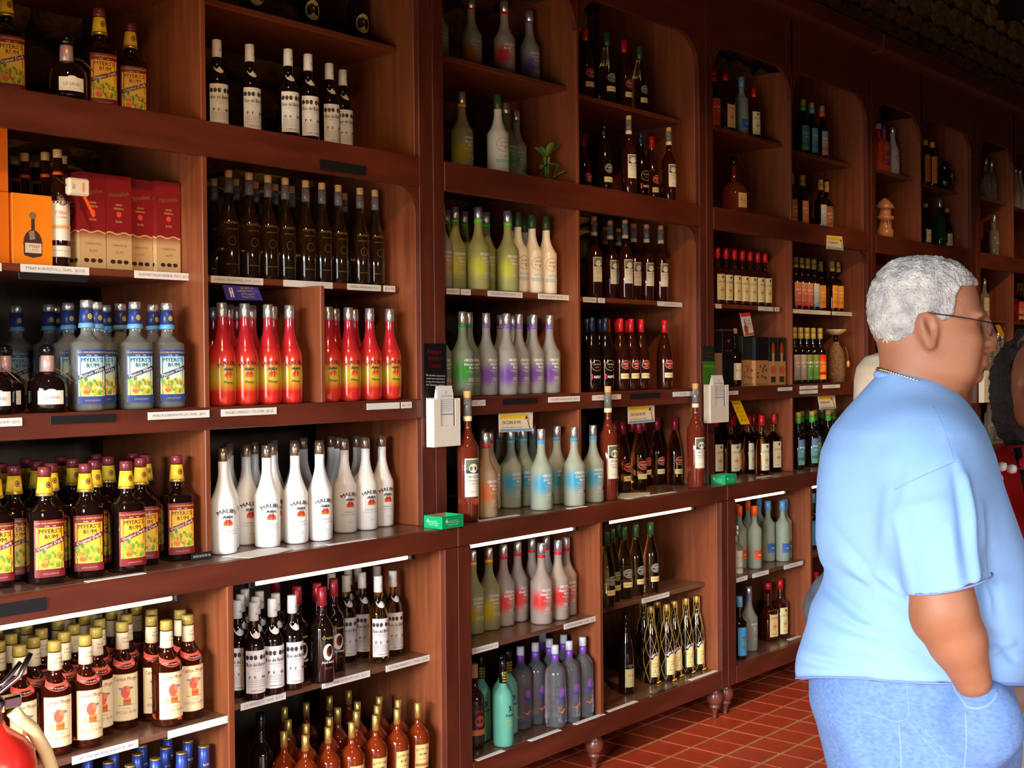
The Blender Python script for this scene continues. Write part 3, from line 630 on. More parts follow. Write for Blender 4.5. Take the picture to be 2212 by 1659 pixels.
def a_tel(c): c.poly([(-.004, .128), (.006, .150), (.009, .148), (-.001, .126)], BLK); c.poly([(.008, .130), (-.006, .148), (-.003, .15), (.01, .133)], BLK); c.text('Danzka', .002, .112, .012, BLK, bold=.04, width=.036); c.text('tropical', .002, .094, .011, S(200, 200, 90), shear=.2); c.text('VODKA', .002, .078, .009, S(200, 200, 90)); c.text('750 ML', .002, .06, .007, S(200, 200, 90)); c.poly([(.018, .056), (.03, .05), (.022, .066)], S(230, 200, 50))
def a_chk(c):
    for i in range(5):
        for j in range(4): c.poly([(-.012+i*.005, .232+j*.01), (-.0095+i*.005, .232+j*.01), (-.0075+i*.005, .238+j*.01), (-.010+i*.005, .238+j*.01)], S(206, 180, 50))
T('tel', 'teal_vodka_bottle', 'bottle', PE, .31, F['teal'], [('neck_label', .226, .276, .0150, .0140, K['black']), ('cap', .2765, .31, .0142, .0135, K['black'])], a_tel, extra=a_chk)
PG = [(.026, 0), (.0315, .002), (.0325, .01), (.0325, .12), (.031, .16), (.027, .195), (.021, .225), (.015, .25), (.0125, .265), (.0122, .3)]
def a_bru(c):
    c.rect(-.026, .03, .026, .105, S(232, 214, 150)); c.ell(0, .105, .026, .024, S(60, 70, 130), a0=0, a1=math.pi); c.ell(0, .105, .0175, .016, S(232, 214, 150), a0=0, a1=math.pi); c.text('BRUGAL', 0, .1265-.019*0, .0115, WHI, arc=.0195, bold=.03, width=.050); c.text('Extra Viejo', 0, .085, .008, S(130, 100, 50), shear=.2); c.text('RON', 0, .072, .009, S(130, 100, 50)); c.text('* * * * *', 0, .045, .012, BLK); c.text('REP. DOMINICANA', 0, .037, .0038, S(130, 100, 50))
def x_net(o):
    b = MB(); f = radf(PG); n = 5
    for s_ in (-1, 1):
        for k in range(n):
            pts = []
            for i in range(19):
                z = .006+.318*i/18; a = 2*math.pi*k/n+s_*i/18*3.9; r = max(f(min(z, .3)), .0125)+.0015; pts.append((r*math.cos(a), r*math.sin(a), z))
            b.tube(pts, .0008, 4, col=S(206, 168, 70))
    b.tube([(.02, -.026, .004), (.027, -.030, .006), (.032, -.02, .004)], .003, 5, col=S(220, 160, 40)); b.tube([(.0, -.034, .004), (.01, -.036, .006), (.02, -.034, .004)], .003, 5, col=S(220, 160, 40))
    return b.build('gold_net', PRINT, o)
T('bru', 'netted_rum_bottle', 'bottle', PG, .33, G['dark'], [('cap', .3005, .33, .0138, .013, K['gold'])], a_bru)
T('brp', 'plain_rum_bottle', 'bottle', PG, .33, G['dark'], [('cap', .3005, .33, .0138, .013, K['black'])], lambda c: (c.rect(-.026, .03, .026, .105, S(200, 190, 140)), c.ell(0, .105, .026, .02, S(80, 84, 80), a0=0, a1=math.pi), c.text('* * *', 0, .045, .012, BLK), c.text('RON', 0, .075, .012, S(110, 90, 50))))
PS = sh(.033, .172, .208, .0128, .25, .42)
def a_ant(c, bg=S(232, 218, 160), sub=S(226, 160, 40), t='MOUNT GAY', dark=S(60, 46, 30)):
    w = .029
    c.rect(-w, .022, w, .152, bg); c.ell(.004, .138, .0065, .0075, dark, n=8); c.text(t, 0, .112, .0095, dark, width=.05); c.rect(-w, .109, w, .11, dark); c.ell(.002, .072, .018, .028, sub, bg, n=12); c.text('RUM', 0, .068, .012, S(150, 70, 30), bold=.02); c.text('BARBADOS', 0, .034, .006, dark)
ANT = 'ANTIGUA'
T('e3', 'yellow_label_rum_bottle', 'bottle', PS, .29, G['brown'], [('foil_cap', .238, .29, .0152, .0142, K['red'])], lambda c: a_ant(c, t='CAVALIER'), n=3)
T('e4', 'yellow_label_rum_bottle', 'bottle', PS, .29, G['amber'], [('foil_cap', .238, .29, .0152, .0142, K['red'])], lambda c: a_ant(c, S(236, 226, 190), t='CAVALIER'), n=3)
def a_tall2(bg, sub, t, tc=WHI):
    def art(c): c.rect(-.03, .02, .03, .15, bg, sub, nv=4); c.text(t, 0, .105, .013, tc, bold=.02, width=.046); c.text('RUM', 0, .085, .012, tc); c.rect(-.03, .045, .03, .06, tuple(x*.6 for x in sub)); c.text('750ML', 0, .03, .006, tc)
    return art
def TF(key, name, bg, sub, t, capm, glassm, neck=None, tc=WHI, h=.29):
    r = [('cap', .262, h, .015, .0145, capm)]
    r.append(('neck_foil', .232, .2615, .0155, .0148, neck or capm))
    T(key, name, 'bottle', PS, h, glassm, r, a_tall2(bg, sub, t, tc), n=2)
TF('fgr', 'rum_bottle', S(60, 150, 60), S(70, 120, 150), 'FLAVOR', K['yellow'], G['dark'], K['lgreen']); TF('fbl', 'rum_bottle', S(60, 130, 180), S(90, 150, 160), 'FLAVOR', K['yellow'], G['dark'], K['ltblue'])
TF('for', 'rum_bottle', S(214, 110, 40), S(110, 160, 160), 'FLAVOR', K['yellow'], G['dark'], K['orange']); TF('frd', 'rum_bottle', S(176, 30, 30), S(214, 150, 110), 'SPICED', K['yellow'], G['dark'])
TF('fsb', 'rum_bottle', S(60, 150, 214), S(220, 210, 180), 'WHITE', K['yellow'], G['dark']); TF('fam', 'rum_bottle', S(226, 130, 40), S(236, 170, 50), 'GOLD', K['yellow'], G['dark'])
TF('fgy', 'rum_bottle', S(120, 100, 92), S(180, 160, 140), 'COCO', K['yellow'], G['dark']); TF('fgn', 'rum_bottle', S(50, 130, 60), S(130, 150, 60), 'LIME', K['yellow'], G['dark']); TF('fry', 'rum_bottle', S(240, 160, 20), S(226, 30, 20), 'hot', K['yellow'], G['dark'], tc=S(250, 220, 160))
TF('fnk', 'rum_bottle', S(90, 160, 110), S(90, 120, 170), 'MIX', K['yellow'], G['dark'], K['lgreen']); TF('for2', 'rum_bottle', S(190, 96, 50), S(170, 90, 50), 'GOLD', K['tan'], G['dark']); TF('fcl', 'rum_bottle', S(200, 190, 170), S(190, 180, 160), 'RUM', K['silver'], G['clear'], tc=S(120, 110, 90))
TF('fre', 'rum_bottle', S(226, 170, 140), S(200, 60, 40), 'RUM', K['yellow'], G['amber'], tc=S(150, 60, 40)); TF('frr', 'rum_bottle', S(220, 60, 30), S(220, 90, 40), 'RUM', K['red'], G['dark'])
def TFR(key, capm, pc, pt='rum', name='frosted_rum_bottle', text=WHI):
    def art(c): c.rect(-.028, .045, .028, .09, pc, tuple(x*.7 for x in pc), nv=2); c.text(pt, .002, .064, .013, text, shear=.2, bold=.02); c.poly([(.006, .104), (.012, .1), (.016, .118), (.01, .128)], S(236, 200, 30))
    T(key, name, 'bottle', sh(.034, .19, .232, .0128, .26, .45), .298, F['aqua'], [('foil_cap', .25, .298, .0155, .0148, capm)], art)
TFR('fzo', K['orange'], S(236, 96, 40)); TFR('fzb', K['ltblue'], S(60, 110, 180)); TFR('fzc', K['ltblue'], S(70, 130, 190))
T('wid', 'square_rum_bottle', 'bottle', sh(.042, .15, .19, .013, .25, .35), .285, G['captain'], [('cap', .25, .285, .0165, .016, K['red'])], lambda c: a_ant(c, S(236, 200, 140), S(226, 140, 50), 'CAVALIER'), n=3.5)
T('dec', 'wide_rum_decanter', 'bottle', [(.05, 0), (.056, .004), (.057, .02), (.057, .1), (.05, .13), (.03, .15), (.016, .162), (.0125, .18), (.0125, .24)], .275, G['redrum'], [('stopper', .24, .275, .0155, .017, K['black'])], lambda c: (c.rect(-.03, .03, .03, .1, S(220, 180, 120)), c.text('Rum', 0, .06, .02, S(110, 60, 40), shear=.3)), n=3)
T('osq', 'orange_liqueur_bottle', 'bottle', sh(.036, .17, .22, .0135, .26, .5), .29, pmat('orange_bottle', S(226, 84, 24), .15, coat=.4), [('cap', .26, .29, .0165, .016, K['white'])], lambda c: c.rect(-.02, .05, .02, .1, S(190, 60, 20)))
T('puq', 'orange_liqueur_bottle', 'bottle', sh(.036, .17, .22, .0135, .25, .5), .29, pmat('orange_bottle2', S(216, 80, 40), .15, coat=.4), [('cap', .24, .29, .0165, .016, K['purple'])], lambda c: (c.ell(0, .07, .02, .02, S(110, 50, 150)), c.ell(0, .12, .016, .014, S(110, 50, 150))))
T('mlk', 'cream_bottle', 'bottle', ML, .30, F['milk'], [('cap', .262, .30, .0155, .015, K['silver'])], lambda c: (c.ring(.0, .11, .016, .018, .004, S(214, 80, 60)), c.poly([(-.016, .04), (.02, .06), (.012, .09), (-.004, .07)], S(214, 90, 60))))
T('brn', 'yellow_capped_bottle', 'bottle', sh(.032, .19, .225, .013, .25, .4), .285, G['brown'], [('cap', .25, .285, .0165, .016, K['nyel'])], lambda c: (c.rect(-.03, .02, .03, .19, S(210, 130, 50)), c.text('RHUM', 0, .1, .016, S(120, 60, 30))))
T('grn', 'green_bottle', 'bottle', sh(.034, .19, .24, .0128, .27, .5), .32, G['green'], [('cap', .27, .32, .0145, .014, K['silver'])], lambda c: c.rect(-.001, .03, .001, .031, S(20, 60, 30)))
T('wlb', 'white_label_bottle', 'bottle', sh(.034, .16, .2, .0128, .25, .4), .275, G['dark'], [('cap', .25, .275, .0145, .014, K['tan'])], lambda c: (c.rect(-.03, .03, .03, .11, S(210, 190, 160)), c.text('RUM', 0, .07, .016, S(90, 70, 50))))
T('rnd', 'round_liqueur_bottle', 'bottle', [(.03, 0), (.045, .01), (.056, .04), (.055, .08), (.04, .115), (.02, .132), (.0135, .15), (.0135, .19)], .23, G['dark'], [('cap', .185, .23, .018, .02, K['red'])], lambda c: c.ell(0, .06, .02, .014, S(90, 30, 20)), seg=22)
T('cbt', 'clear_rum_bottle', 'bottle', sh(.034, .18, .225, .0128, .25, .45), .3, G['clear'], [('cap', .25, .3, .0142, .0138, K['silver'])], lambda c: (c.text('RUM', 0, .1, .016, S(190, 190, 180)), c.text('ISLAND', 0, .12, .01, S(190, 190, 180))))
T('dkl', 'round_label_bottle', 'bottle', PB, .296, G['dark'], [('foil_cap', .24, .296, .0152, .0142, K['black'])], lambda c: (c.ell(0, .09, .027, .034, S(214, 190, 130)), c.ell(-.004, .095, .014, .016, S(50, 36, 26))))
T('cyb', 'cyan_label_bottle', 'bottle', PS, .29, G['dark'], [('foil_cap', .24, .29, .015, .0142, K['ltblue'])], lambda c: (c.rect(-.03, .02, .03, .15, S(60, 140, 190)), c.ell(0, .08, .02, .03, S(80, 110, 90))), n=2)
T('grl', 'dark_red_label_bottle', 'bottle', PE, .30, G['brown'], [('cap', .25, .30, .0145, .014, K['tan'])], lambda c: (c.rect(-.03, .02, .03, .16, S(46, 20, 18)), c.text('BUMBU', 0, .13, .012, S(190, 40, 40)), c.ell(0, .1, .018, .02, S(196, 60, 50)), c.rect(-.03, .05, .03, .07, S(190, 110, 60))))

PROTO = {}
def proto(key):
    if key in PROTO: return PROTO[key]
    t = TYPES[key]; f = radf(t['prof'])
    body = MB().lathe(t['prof'], t['seg'], 0, t['n'], dy=t['dy'], col=t['col']).mesh(t['name'], t['mat'])
    parts = []
    for nm, z0, z1, r0, r1, mt in t['rings']:
        e = .0012 if z1-z0 > .012 else .0005
        b = MB().lathe([(r0*.9, z0), (r0, z0+e), (r0*.5+r1*.5, (z0+z1)/2), (r1, z1-e), (r1*.86, z1)], 16)
        parts.append((nm, b.mesh(nm, mt)))
    if t['art']:
        c = Canvas(); t['art'](c)
        parts.append(('label', c.wrap(f, t['n'], t['dy']).mesh('label', t['pm'])))
    if t['extra']:
        c = Canvas(); t['extra'](c)
        rr = max([max(r0, r1) for nm, z0, z1, r0, r1, mt in t['rings']])
        g = lambda z: max([f(z)]+[r0+(r1-r0)*(z-z0)/(z1-z0) for nm, z0, z1, r0, r1, mt in t['rings'] if z0 <= z <= z1])
        parts.append(('neck_print', c.wrap(g).mesh('neck_print', PRINT)))
    if key == 'leg':
        parts.append(('stopper', MB().lathe([(.012, .15), (.019, .153), (.0205, .163), (.019, .172), (.012, .177), (.004, .178)], 16).mesh('stopper', K['black'])))
    for k_, fn in (('bru', x_net), ('leg', x_leg), ('cap', x_cap)):
        if key == k_: o = fn(None); parts.append((o.name.split('.')[0], o.data)); bpy.data.objects.remove(o)
    PROTO[key] = (body, parts)
    return PROTO[key]
ORD = 'first second third fourth fifth sixth seventh eighth ninth tenth eleventh twelfth thirteenth fourteenth fifteenth sixteenth seventeenth eighteenth nineteenth twentieth twenty-first twenty-second twenty-third twenty-fourth twenty-fifth twenty-sixth twenty-seventh twenty-eighth twenty-ninth thirtieth thirty-first thirty-second'.split()
ALLB = []; DBG = 0
def short(t):
    n = lambda t: len(t.split())
    t = t.replace(' from the left', ' from left')
    while n(t) > 16 and ' the ' in t[8:]:
        i = t.rindex(' the '); t = t[:i]+' '+t[i+5:]
    for w, r in ((' and ', ' '), (' first from left', ' leftmost'), (' in front on ', ' front of '), (' rum bottle', ' bottle'), (' small', ''), (' and ', ' '), (' tall', '')):
        if n(t) > 16 and w in t: t = t.replace(w, r, 1)
    if n(t) > 16: t = t.replace(' in front ', ' ', 1)
    if n(t) > 16: t = t.replace(' from left', '', 1)
    return t
def put(key, p, rz=None, s=1):
    t = TYPES[key]; body, parts = proto(key)
    o = link(t['name'], body, None, (p.x, p.y, p.z+.0006)); o.rotation_euler = (0, 0, random.uniform(-.36, -.12) if rz is None else rz)
    if s != 1: o.scale = (s, s, s)
    o['category'] = 'bottle'
    for nm, me in parts: link(nm, me, o)
    return o
def row(key, z, items, desc, where, group=None, rz=None, s=1):
    """items: (px, py) cap top seen in the photograph -> shelf height known; (px, py, 'b') foot seen; (px, py, d) at depth d behind the face"""
    t = TYPES[key]; out = []
    for it in items:
        x, y = it[0], it[1]
        if len(it) == 3 and it[2] == 'b':
            p = onz(x, y, z); R = max(r for r, q in t['prof'])*.85; d = Vector((p.x, p.y, 0)).normalized(); p = p+d*R
        elif len(it) >= 3: p = ony(x, y, (YU if z >= ZC else YL)+it[2])
        else: p = onz(x, y, z+t['h']*s)
        R = max(r for r, q in t['prof'])*s
        lo_, hi_ = (YU if z > ZC+.01 else YL)+.014+R, YB-.040-R
        if z == ZC: lo_ = YL+.012+R
        if not lo_ <= p.y <= hi_: p = ony(x, y, min(max(p.y, lo_), hi_))
        p.z = z
        out.append([p, R, it[0]])
    for q in out: ALLB.append([key, q[0], q[1]*(1.165 if t['n'] > 2 else 1)+(.003 if key in ('bru', 'leg') else 0), q[2], rz, s, desc, where, group, z])
def settle():
    """keep bottles on the same shelf from running into each other or into the uprights, then make them"""
    ups = []
    for s0, o0, d0, d1, o1, s1 in U: ups += [(s0-.002, o0+.014), (d0-.004, d1), (o1-.0, s1)]
    for it in range(240):
        mv = 0
        for i, a in enumerate(ALLB):
            for b_ in ALLB[i+1:]:
                if a[9] != b_[9]: continue
                d = a[1]-b_[1]; d.z = 0; L_ = d.length; mn = a[2]+b_[2]+.0032
                if L_ < mn:
                    if L_ < 1e-4: d = Vector((0, 1, 0)); L_ = 1
                    k = (mn-L_)/2; a[1] += d/L_*k*Vector((1, 1, 0)).x; b_[1] -= d/L_*k; mv += 1
        for a in ALLB:
            R = a[2]; zz = a[9]
            fr = zz == ZC and a[1].y+R < YU-.002
            for x0, x1 in ups:
                if not fr and a[1].x+R > x0-.004 and a[1].x-R < x1+.004:
                    cx = (x0+x1)/2
                    if not (x0 < 1.4): a[1].x = x0-R-.005 if a[3] < 1106+FPX*((Vector((cx, a[1].y, -HC+zz)).dot(RT))/(Vector((cx, a[1].y, -HC+zz)).dot(FW))) else x1+R+.005
            if zz == ZR2 and abs(a[1].x-2.607) < R+.0135: a[1].x = 2.607+(R+.014)*(1 if a[1].x > 2.607 else -1)
            a[1].y = min(max(a[1].y, (YU if zz > ZC+.01 else YL)+(.008 if zz in (ZR2, ZR1) else .012)+R), YB-.036-R)
    if DBG:
        for i, a in enumerate(ALLB):
            for b_ in ALLB[i+1:]:
                if a[9] == b_[9] and (a[1]-b_[1]).length < a[2]+b_[2]-.0005: print('OVER', a[0], a[3], b_[0], b_[3], round((a[2]+b_[2]-(a[1]-b_[1]).length)*1000, 1))
    groups = {}
    for a in ALLB: groups.setdefault((a[6], a[7]), []).append(a)
    for (desc, where), g in groups.items():
        def px(a):
            q = Vector((a[1].x, a[1].y, a[9]+TYPES[a[0]]['h']-HC)); return q.dot(RT)/q.dot(FW)
        g.sort(key=px)
        for i, a in enumerate(g):
            o = put(a[0], a[1], a[4], a[5])
            o['label'] = short(f'{desc}, {where}' if len(g) == 1 else (f'{desc}, {ORD[i]} from left {where}' if i < len(g)-1 else f'{desc}, rightmost {where}'))
            o['group'] = a[8] or f'{desc}s {where}'
# ------------------------------------------------------------------ what stands on every shelf (positions read off the photograph, shelf by shelf)
D1, D2, D3, D4 = .06, .16, .26, .36
# unit one, top shelf
row('myd', ZR1, [(12, -24), (214, 20), (281, 52)], 'dark rum bottle with yellow neck', 'on the top rail shelf beside the squat decanter', s=1)
row('leg', ZR1, [(143, 81, .07)], 'squat black decanter with pink neck and cream label', 'on the top shelf beside dark rum bottles')
row('ron', ZR1, [(468, 87), (539, 97), (622, 107), (665, 118), (711, 138), (740, 152)], 'white-capped rum bottle with silvery white label', 'on the top rail shelf')
row('dkl', ZTT, [(545, -70, .25), (666, -60, .25), (780, -40, .25)], 'dark bottle hardly seen in shadow', 'on the highest board above the white-capped bottles')
# unit one, second row
row('pyr', ZT, [(54, 330, .25), (96, 321, .20), (124, 330, .135), (136, 338, .22)], 'slim corked rum bottle with orange ribbon', 'behind the orange gift boxes', s=.95)
row('pyr', ZT, [(34, 337, .42), (75, 340, .42)], 'slim corked rum bottle in shadow', 'farther back behind the orange gift boxes')
row('crk', ZT, [(466, 376, .34), (493, 371.5, .165), (537.6, 376.5, .165), (579, 384, .165), (615.5, 385.5, .165), (660, 390, .165), (695, 394, .165), (730.6, 400, .165), (778.6, 404, .165), (808.5, 409, .165)], 'tall dark corked rum bottle', 'in the front row above the purple card', s=.975)
row('crk', ZT, [(504, 381, .3), (514, 391, .42), (551, 388, .3), (594, 396, .3), (629, 396, .3), (743, 411, .3)], 'tall dark corked rum bottle', 'in the back row above the purple card', s=.975)
# unit one, third row
row('myp', ZR2, [(213, 655, D1), (288, 659, D1), (355, 661, D1)], 'clear white rum bottle with blue label', 'in the front row beside the decanters')
row('myp', ZR2, [(184, 660, .165), (256, 662, .165), (322, 664, .165)], 'clear white rum bottle with blue label', 'in the second row behind')
row('myp', ZR2, [(148, 662, .26), (229, 667, .27), (123.6, 666, .33), (99.5, 668, .4), (71, 671, .47), (166, 673, .4)], 'clear white rum bottle with blue label', 'in the dim back rows of its bay')
row('leg', ZR2, [(97, 745, .065), (12, 750, .13), (-8, 756, .07)], 'squat black decanter with pink neck and cream label', 'in front of the clear rum bottles')
row('man', ZR2, [(478.6, 655, D1), (528, 657.7, D1), (579, 659, D1), (624, 660.7, D1)], 'red and yellow mango rum bottle', 'in front left of the short divider')
row('man', ZR2, [(494, 662, .15), (545, 663, .15), (505, 665, .24), (463, 668, .3), (587, 663, .15)], 'red mango rum bottle in shade', 'behind the front row left of the short divider')
row('man', ZR2, [(708, 663, D1), (752, 665, D1), (798, 665.6, D1), (841, 667, D1)], 'red and yellow mango rum bottle', 'in front right of the short divider')
row('man', ZR2, [(673.5, 668, .24), (685, 671.6, .33), (724, 670, .15), (765, 670, .15)], 'red mango rum bottle in shade', 'behind the front row right of the short divider')
# unit one, counter
row('myd', ZC, [(-4, 1272, 'b'), (86, 1262, 'b'), (166, 1248, 'b'), (275, 1238, 'b'), (308, 1222, 'b'), (374, 1209, 'b')], 'dark rum bottle with yellow neck and maroon label', 'in the front row on the counter')
row('myd', ZC, [(41, 1006, .09), (121, 1000.5, .09), (202, 994, .1), (246, 988, .18), (314, 984, .13), (11, 1004.6, .19), (87, 999.7, .2), (165, 994, .2)], 'dark rum bottle with yellow neck', 'in the second row on the counter')
row('myd', ZC, [(58, 1006, .3), (133, 993.7, .3), (215.6, 989.7, .3), (279, 983, .26)], 'dark rum bottle with yellow neck', 'at the dim back of the counter bay')
row('mal', ZC, [(484, 1199, 'b'), (578, 1184, 'b'), (636, 1175.5, 'b'), (692, 1169.5, 'b'), (745, 1151, 'b'), (779, 1144.6, 'b'), (822, 1138.5, 'b')], 'white rum bottle with orange palm print', 'in the front row on the counter')
row('mal', ZC, [(487, 965.7, .12), (530, 1178, 'b'), (501, 961, .22), (550, 961, .2), (585, 958.5, .13), (643, 952.7, .16), (673, 952.7, .12), (741, 950, .16), (779, 947, .16), (600, 957, .23), (655, 950, .26), (716, 949, .26)], 'white rum bottle in warm shade', 'behind the front row of white bottles on the counter')
# unit one, lower shelf
row('cap', ZS, [(43, 1391.8), (111, 1383), (173, 1372), (353, 1338), (401, 1327)], 'red-brown spiced rum bottle with yellow cap', 'at the front of the left lower shelf')
row('cap', ZS, [(10, 1385), (73, 1374), (137, 1364.7), (198, 1355), (254, 1344), (320, 1331.5)], 'spiced rum bottle with yellow cap', 'in the second row of the left lower shelf')
row('cap', ZS, [(36.7, 1369), (98.7, 1357.6), (161, 1348.7), (219, 1337), (276, 1328), (326, 1316), (380, 1318)], 'spiced rum bottle with yellow cap', 'in the third row of the left lower shelf')
row('cap', ZS, [(5, 1358.9), (64.6, 1348.7), (125, 1338.6), (183.5, 1328.5), (239, 1319.6), (292, 1311)], 'shaded spiced rum bottle with yellow cap', 'in the fourth row of the left lower shelf')
row('cap', ZS, [(40, 1350, .43), (149, 1326, .43), (207.6, 1317, .43), (263, 1311, .43)], 'spiced rum bottle lost in shade', 'at the back of the left lower shelf')
row('ron', ZS, [(544, 1301), (585, 1292.7), (628, 1285.8), (515, 1297)], 'dark rum bottle with white cap and white label', 'at the front of the lower shelf')
row('ron', ZS, [(594, 1281.6), (552, 1288.6), (522, 1284), (562, 1277.5), (530, 1272.5)], 'dark rum bottle with cream cap', 'behind the front row on the lower shelf')
row('blk', ZS, [(695, 1268), (720, 1250)], 'black rum bottle with red foil cap', 'on the lower shelf between white-capped bottles')
row('blk', ZS, [(684, 1259.5), (642, 1266), (595, 1262, .38)], 'shaded black rum bottle with red foil cap', 'behind others on the lower shelf')
row('rog', ZS, [(816.7, 1244), (848.5, 1233), (782, 1236), (747.5, 1243)], 'amber rum bottle with white cap and white label', 'at the right of the lower shelf')
row('rog', ZS, [(816, 1229, .3), (783, 1226, .33), (751.6, 1230, .32), (715.7, 1236, .3)], 'shaded amber rum bottle with white cap', 'at the back of the lower shelf')
# unit one, bottom board
row('blu', ZB, [(448, 1607), (392, 1623), (407.6, 1597), (349, 1614), (331.6, 1637), (291, 1626), (234, 1645), (282, 1652), (315, 1612), (253, 1625), (192, 1635), (370, 1594)], 'rum bottle with dark blue foil neck', 'on the bottom board of the left bay')
row('roy', ZB, [(902.5, 1521), (858, 1533.5), (811, 1544.5), (760, 1559.7), (709, 1570.8), (659.5, 1587.4), (609, 1579)], 'round-shouldered amber rum bottle with gold foil', 'in the front row on the bottom board', s=.82)
row('roy', ZB, [(859.6, 1511), (814.7, 1523.8), (769.6, 1536), (711.5, 1548.7), (659.5, 1562.5), (623.5, 1554), (819.4, 1504), (772, 1515.5), (729.5, 1528)], 'amber rum bottle with gold foil', 'in the middle rows on the bottom board', s=.82)
row('roy', ZB, [(711.5, 1503), (659.5, 1518), (616, 1526.5), (753, 1490.6)], 'shaded amber rum bottle with gold foil', 'at the back of the bottom board', s=.82)
row('dkl', ZB, [(566, 1540)], 'black bottle with round cream label', 'at the left of the gold-foil bottles')
# unit two, highest board and top rail
row('zor', ZTT, [(1017, -5)], 'frosted bottle with orange patch and orange ring', 'on the highest board of the second unit')
row('zra', ZTT, [(1089, 3.4)], 'frosted bottle with red patch and red ring', 'on the highest board of the second unit')
row('zva', ZTT, [(1143, 24.7)], 'frosted bottle with purple patch', 'on the highest board of the second unit')
row('zpl', ZTT, [(944, -25)], 'frosted bottle half hidden by the post', 'on the highest board of the second unit')
row('zba', ZR1, [(997, 199.5)], 'frosted bottle with yellow patch and ring', 'on the top rail shelf left of the cream bottle')
row('crm', ZR1, [(1075, 205.5)], 'cream white bottle with green cap', 'on the top rail shelf near the green plant')
row('zpi', ZR1, [(1092.5, 223)], 'frosted bottle with green ring in shadow', 'just behind the cream bottle on the top rail')
row('zcb', ZR1, [(1114, 238)], 'frosted bottle with blue ring in shadow', 'between the cream bottle and the green plant')
row('esr', ZTT, [(1264, 60), (1347.6, 87)], 'slender rum bottle with red oval label', 'on the highest board near the rounded arch')
row('esw', ZTT, [(1310.6, 72), (1380.6, 101.5)], 'slender pale rum bottle with green foil', 'on the highest board near the rounded arch')
row('esk', ZR1, [(1303.6, 266)], 'dark bottle with silver oval label', 'on the top rail right of the divider')
row('cdk', ZR1, [(1357.7, 246.6), (1444.3, 276)], 'tall dark bottle with cream label and clear neck', 'on the top rail right of the divider')
row('nav', ZR1, [(1383.5, 284.5)], 'dark bottle with navy foil', 'on the top rail behind the cream-labelled bottles')
row('esr', ZR1, [(1406.7, 295.7), (1260, 290)], 'dark bottle with red foil and red oval', 'on the top rail of the second unit')
# second unit, second row
row('zli', ZT, [(986.8, 458.7, .15), (1024.4, 452, .10), (1049, 458.7, .16), (1082.3, 463, .11)], 'frosted lime yellow bottle with green ring', 'in front above the pineapple bottles')
row('zli', ZT, [(974.6, 471, .2), (1010, 465, .2)], 'frosted lime yellow bottle', 'in the back row above the pineapple bottles')
row('zor', ZT, [(953, 464, .13)], 'frosted orange bottle cut off by the post', 'left of the lime yellow bottles')
row('crm', ZT, [(1119.9, 466, .11), (1148, 470.3, .11), (1177.7, 475.2, .11)], 'cream bottle with green cap and oval print', 'right of the lime yellow bottles')
row('crm', ZT, [(1103, 474, .22), (1133, 478, .22)], 'cream bottle in shade', 'behind the green-capped cream bottles')
row('cdk', ZT, [(1283, 484, .15), (1319.5, 480.4, .19), (1348.4, 474.4, .13), (1371, 484.8, .19), (1394, 488, .17), (1427, 484.8, .15)], 'barrel rum bottle with cream and green label', 'in front above the navy and red bottles', s=1.04)
row('cdk', ZT, [(1306.5, 487, .28), (1335.4, 489.7, .28)], 'barrel rum bottle in shade', 'behind the cream and green labelled ones')
# second unit, third row
row('zpi', ZR2, [(984.8, 680.6, .05), (1014.9, 686.4, .08), (954, 682, .07)], 'frosted bottle with green patch', 'above the counter right of the order form poster')
row('zva', ZR2, [(1048, 687, .08), (1089.5, 685, .05), (1120.5, 685, .07), (1152, 685.8, .07), (1186.4, 686.4, .06)], 'frosted bottle with violet ring and silver cap', 'in front on the middle rail')
row('zva', ZR2, [(1080.8, 688.7, .16), (1108, 689, .17), (1146, 688, .17)], 'frosted bottle with violet ring', 'behind the front row on the middle rail')
row('nav', ZR2, [(1267.4, 695, .15), (1278, 693.6, .06), (1295, 695, .15), (1307.4, 693.6, .06)], 'dark rum bottle with navy foil', 'on the middle rail right of the divider')
row('esr', ZR2, [(1339.8, 695.7, .06), (1362.3, 696.5, .06), (1384.6, 696.5, .06), (1435.2, 692, .05)], 'dark rum bottle with bright red foil', 'in front on the middle rail')
row('esr', ZR2, [(1316.6, 698, .17), (1331, 698, .17), (1352, 698, .17)], 'dark rum bottle with red foil', 'behind the front ones on the middle rail')
# second unit, counter
row('tal', ZC, [(1012, 1128, 'b')], 'very tall dark rum bottle with cork', 'beside the nearest leaflet holder and green box')
row('tal', ZC, [(1314.7, 1082, 'b')], 'very tall dark rum bottle with cork', 'between frosted blue bottles and red-labelled bottles')
row('tal', ZC, [(1503, 1000, -.042)], 'very tall dark rum bottle with cork', 'left of the second leaflet holder')
row('zma', ZC, [(1050, 1120, 'b')], 'frosted peach bottle with red ring', 'in front on the counter by the tallest bottle')
row('zma', ZC, [(1058, 929, .16), (1019.3, 930, .2), (1043, 931, .3)], 'frosted peach bottle with red ring', 'behind others on the counter')
row('zco', ZC, [(1095.4, 1099, 'b'), (1129, 1094.5, 'b'), (1079, 935, .2), (1143, 929, .2)], 'frosted bottle with aqua ring', 'under the hanging rum sign')
row('zcb', ZC, [(1170, 1103.4, 'b'), (1204, 1090, 'b'), (1241, 1094.5, 'b'), (1279, 1087, 'b')], 'frosted bottle with sky blue patch and blue ring', 'in front on the counter')
row('zcb', ZC, [(1153.6, 926, .2), (1185, 921.4, .22), (1224.6, 921.4, .2)], 'frosted bottle with blue ring', 'behind the blue-patched front row')
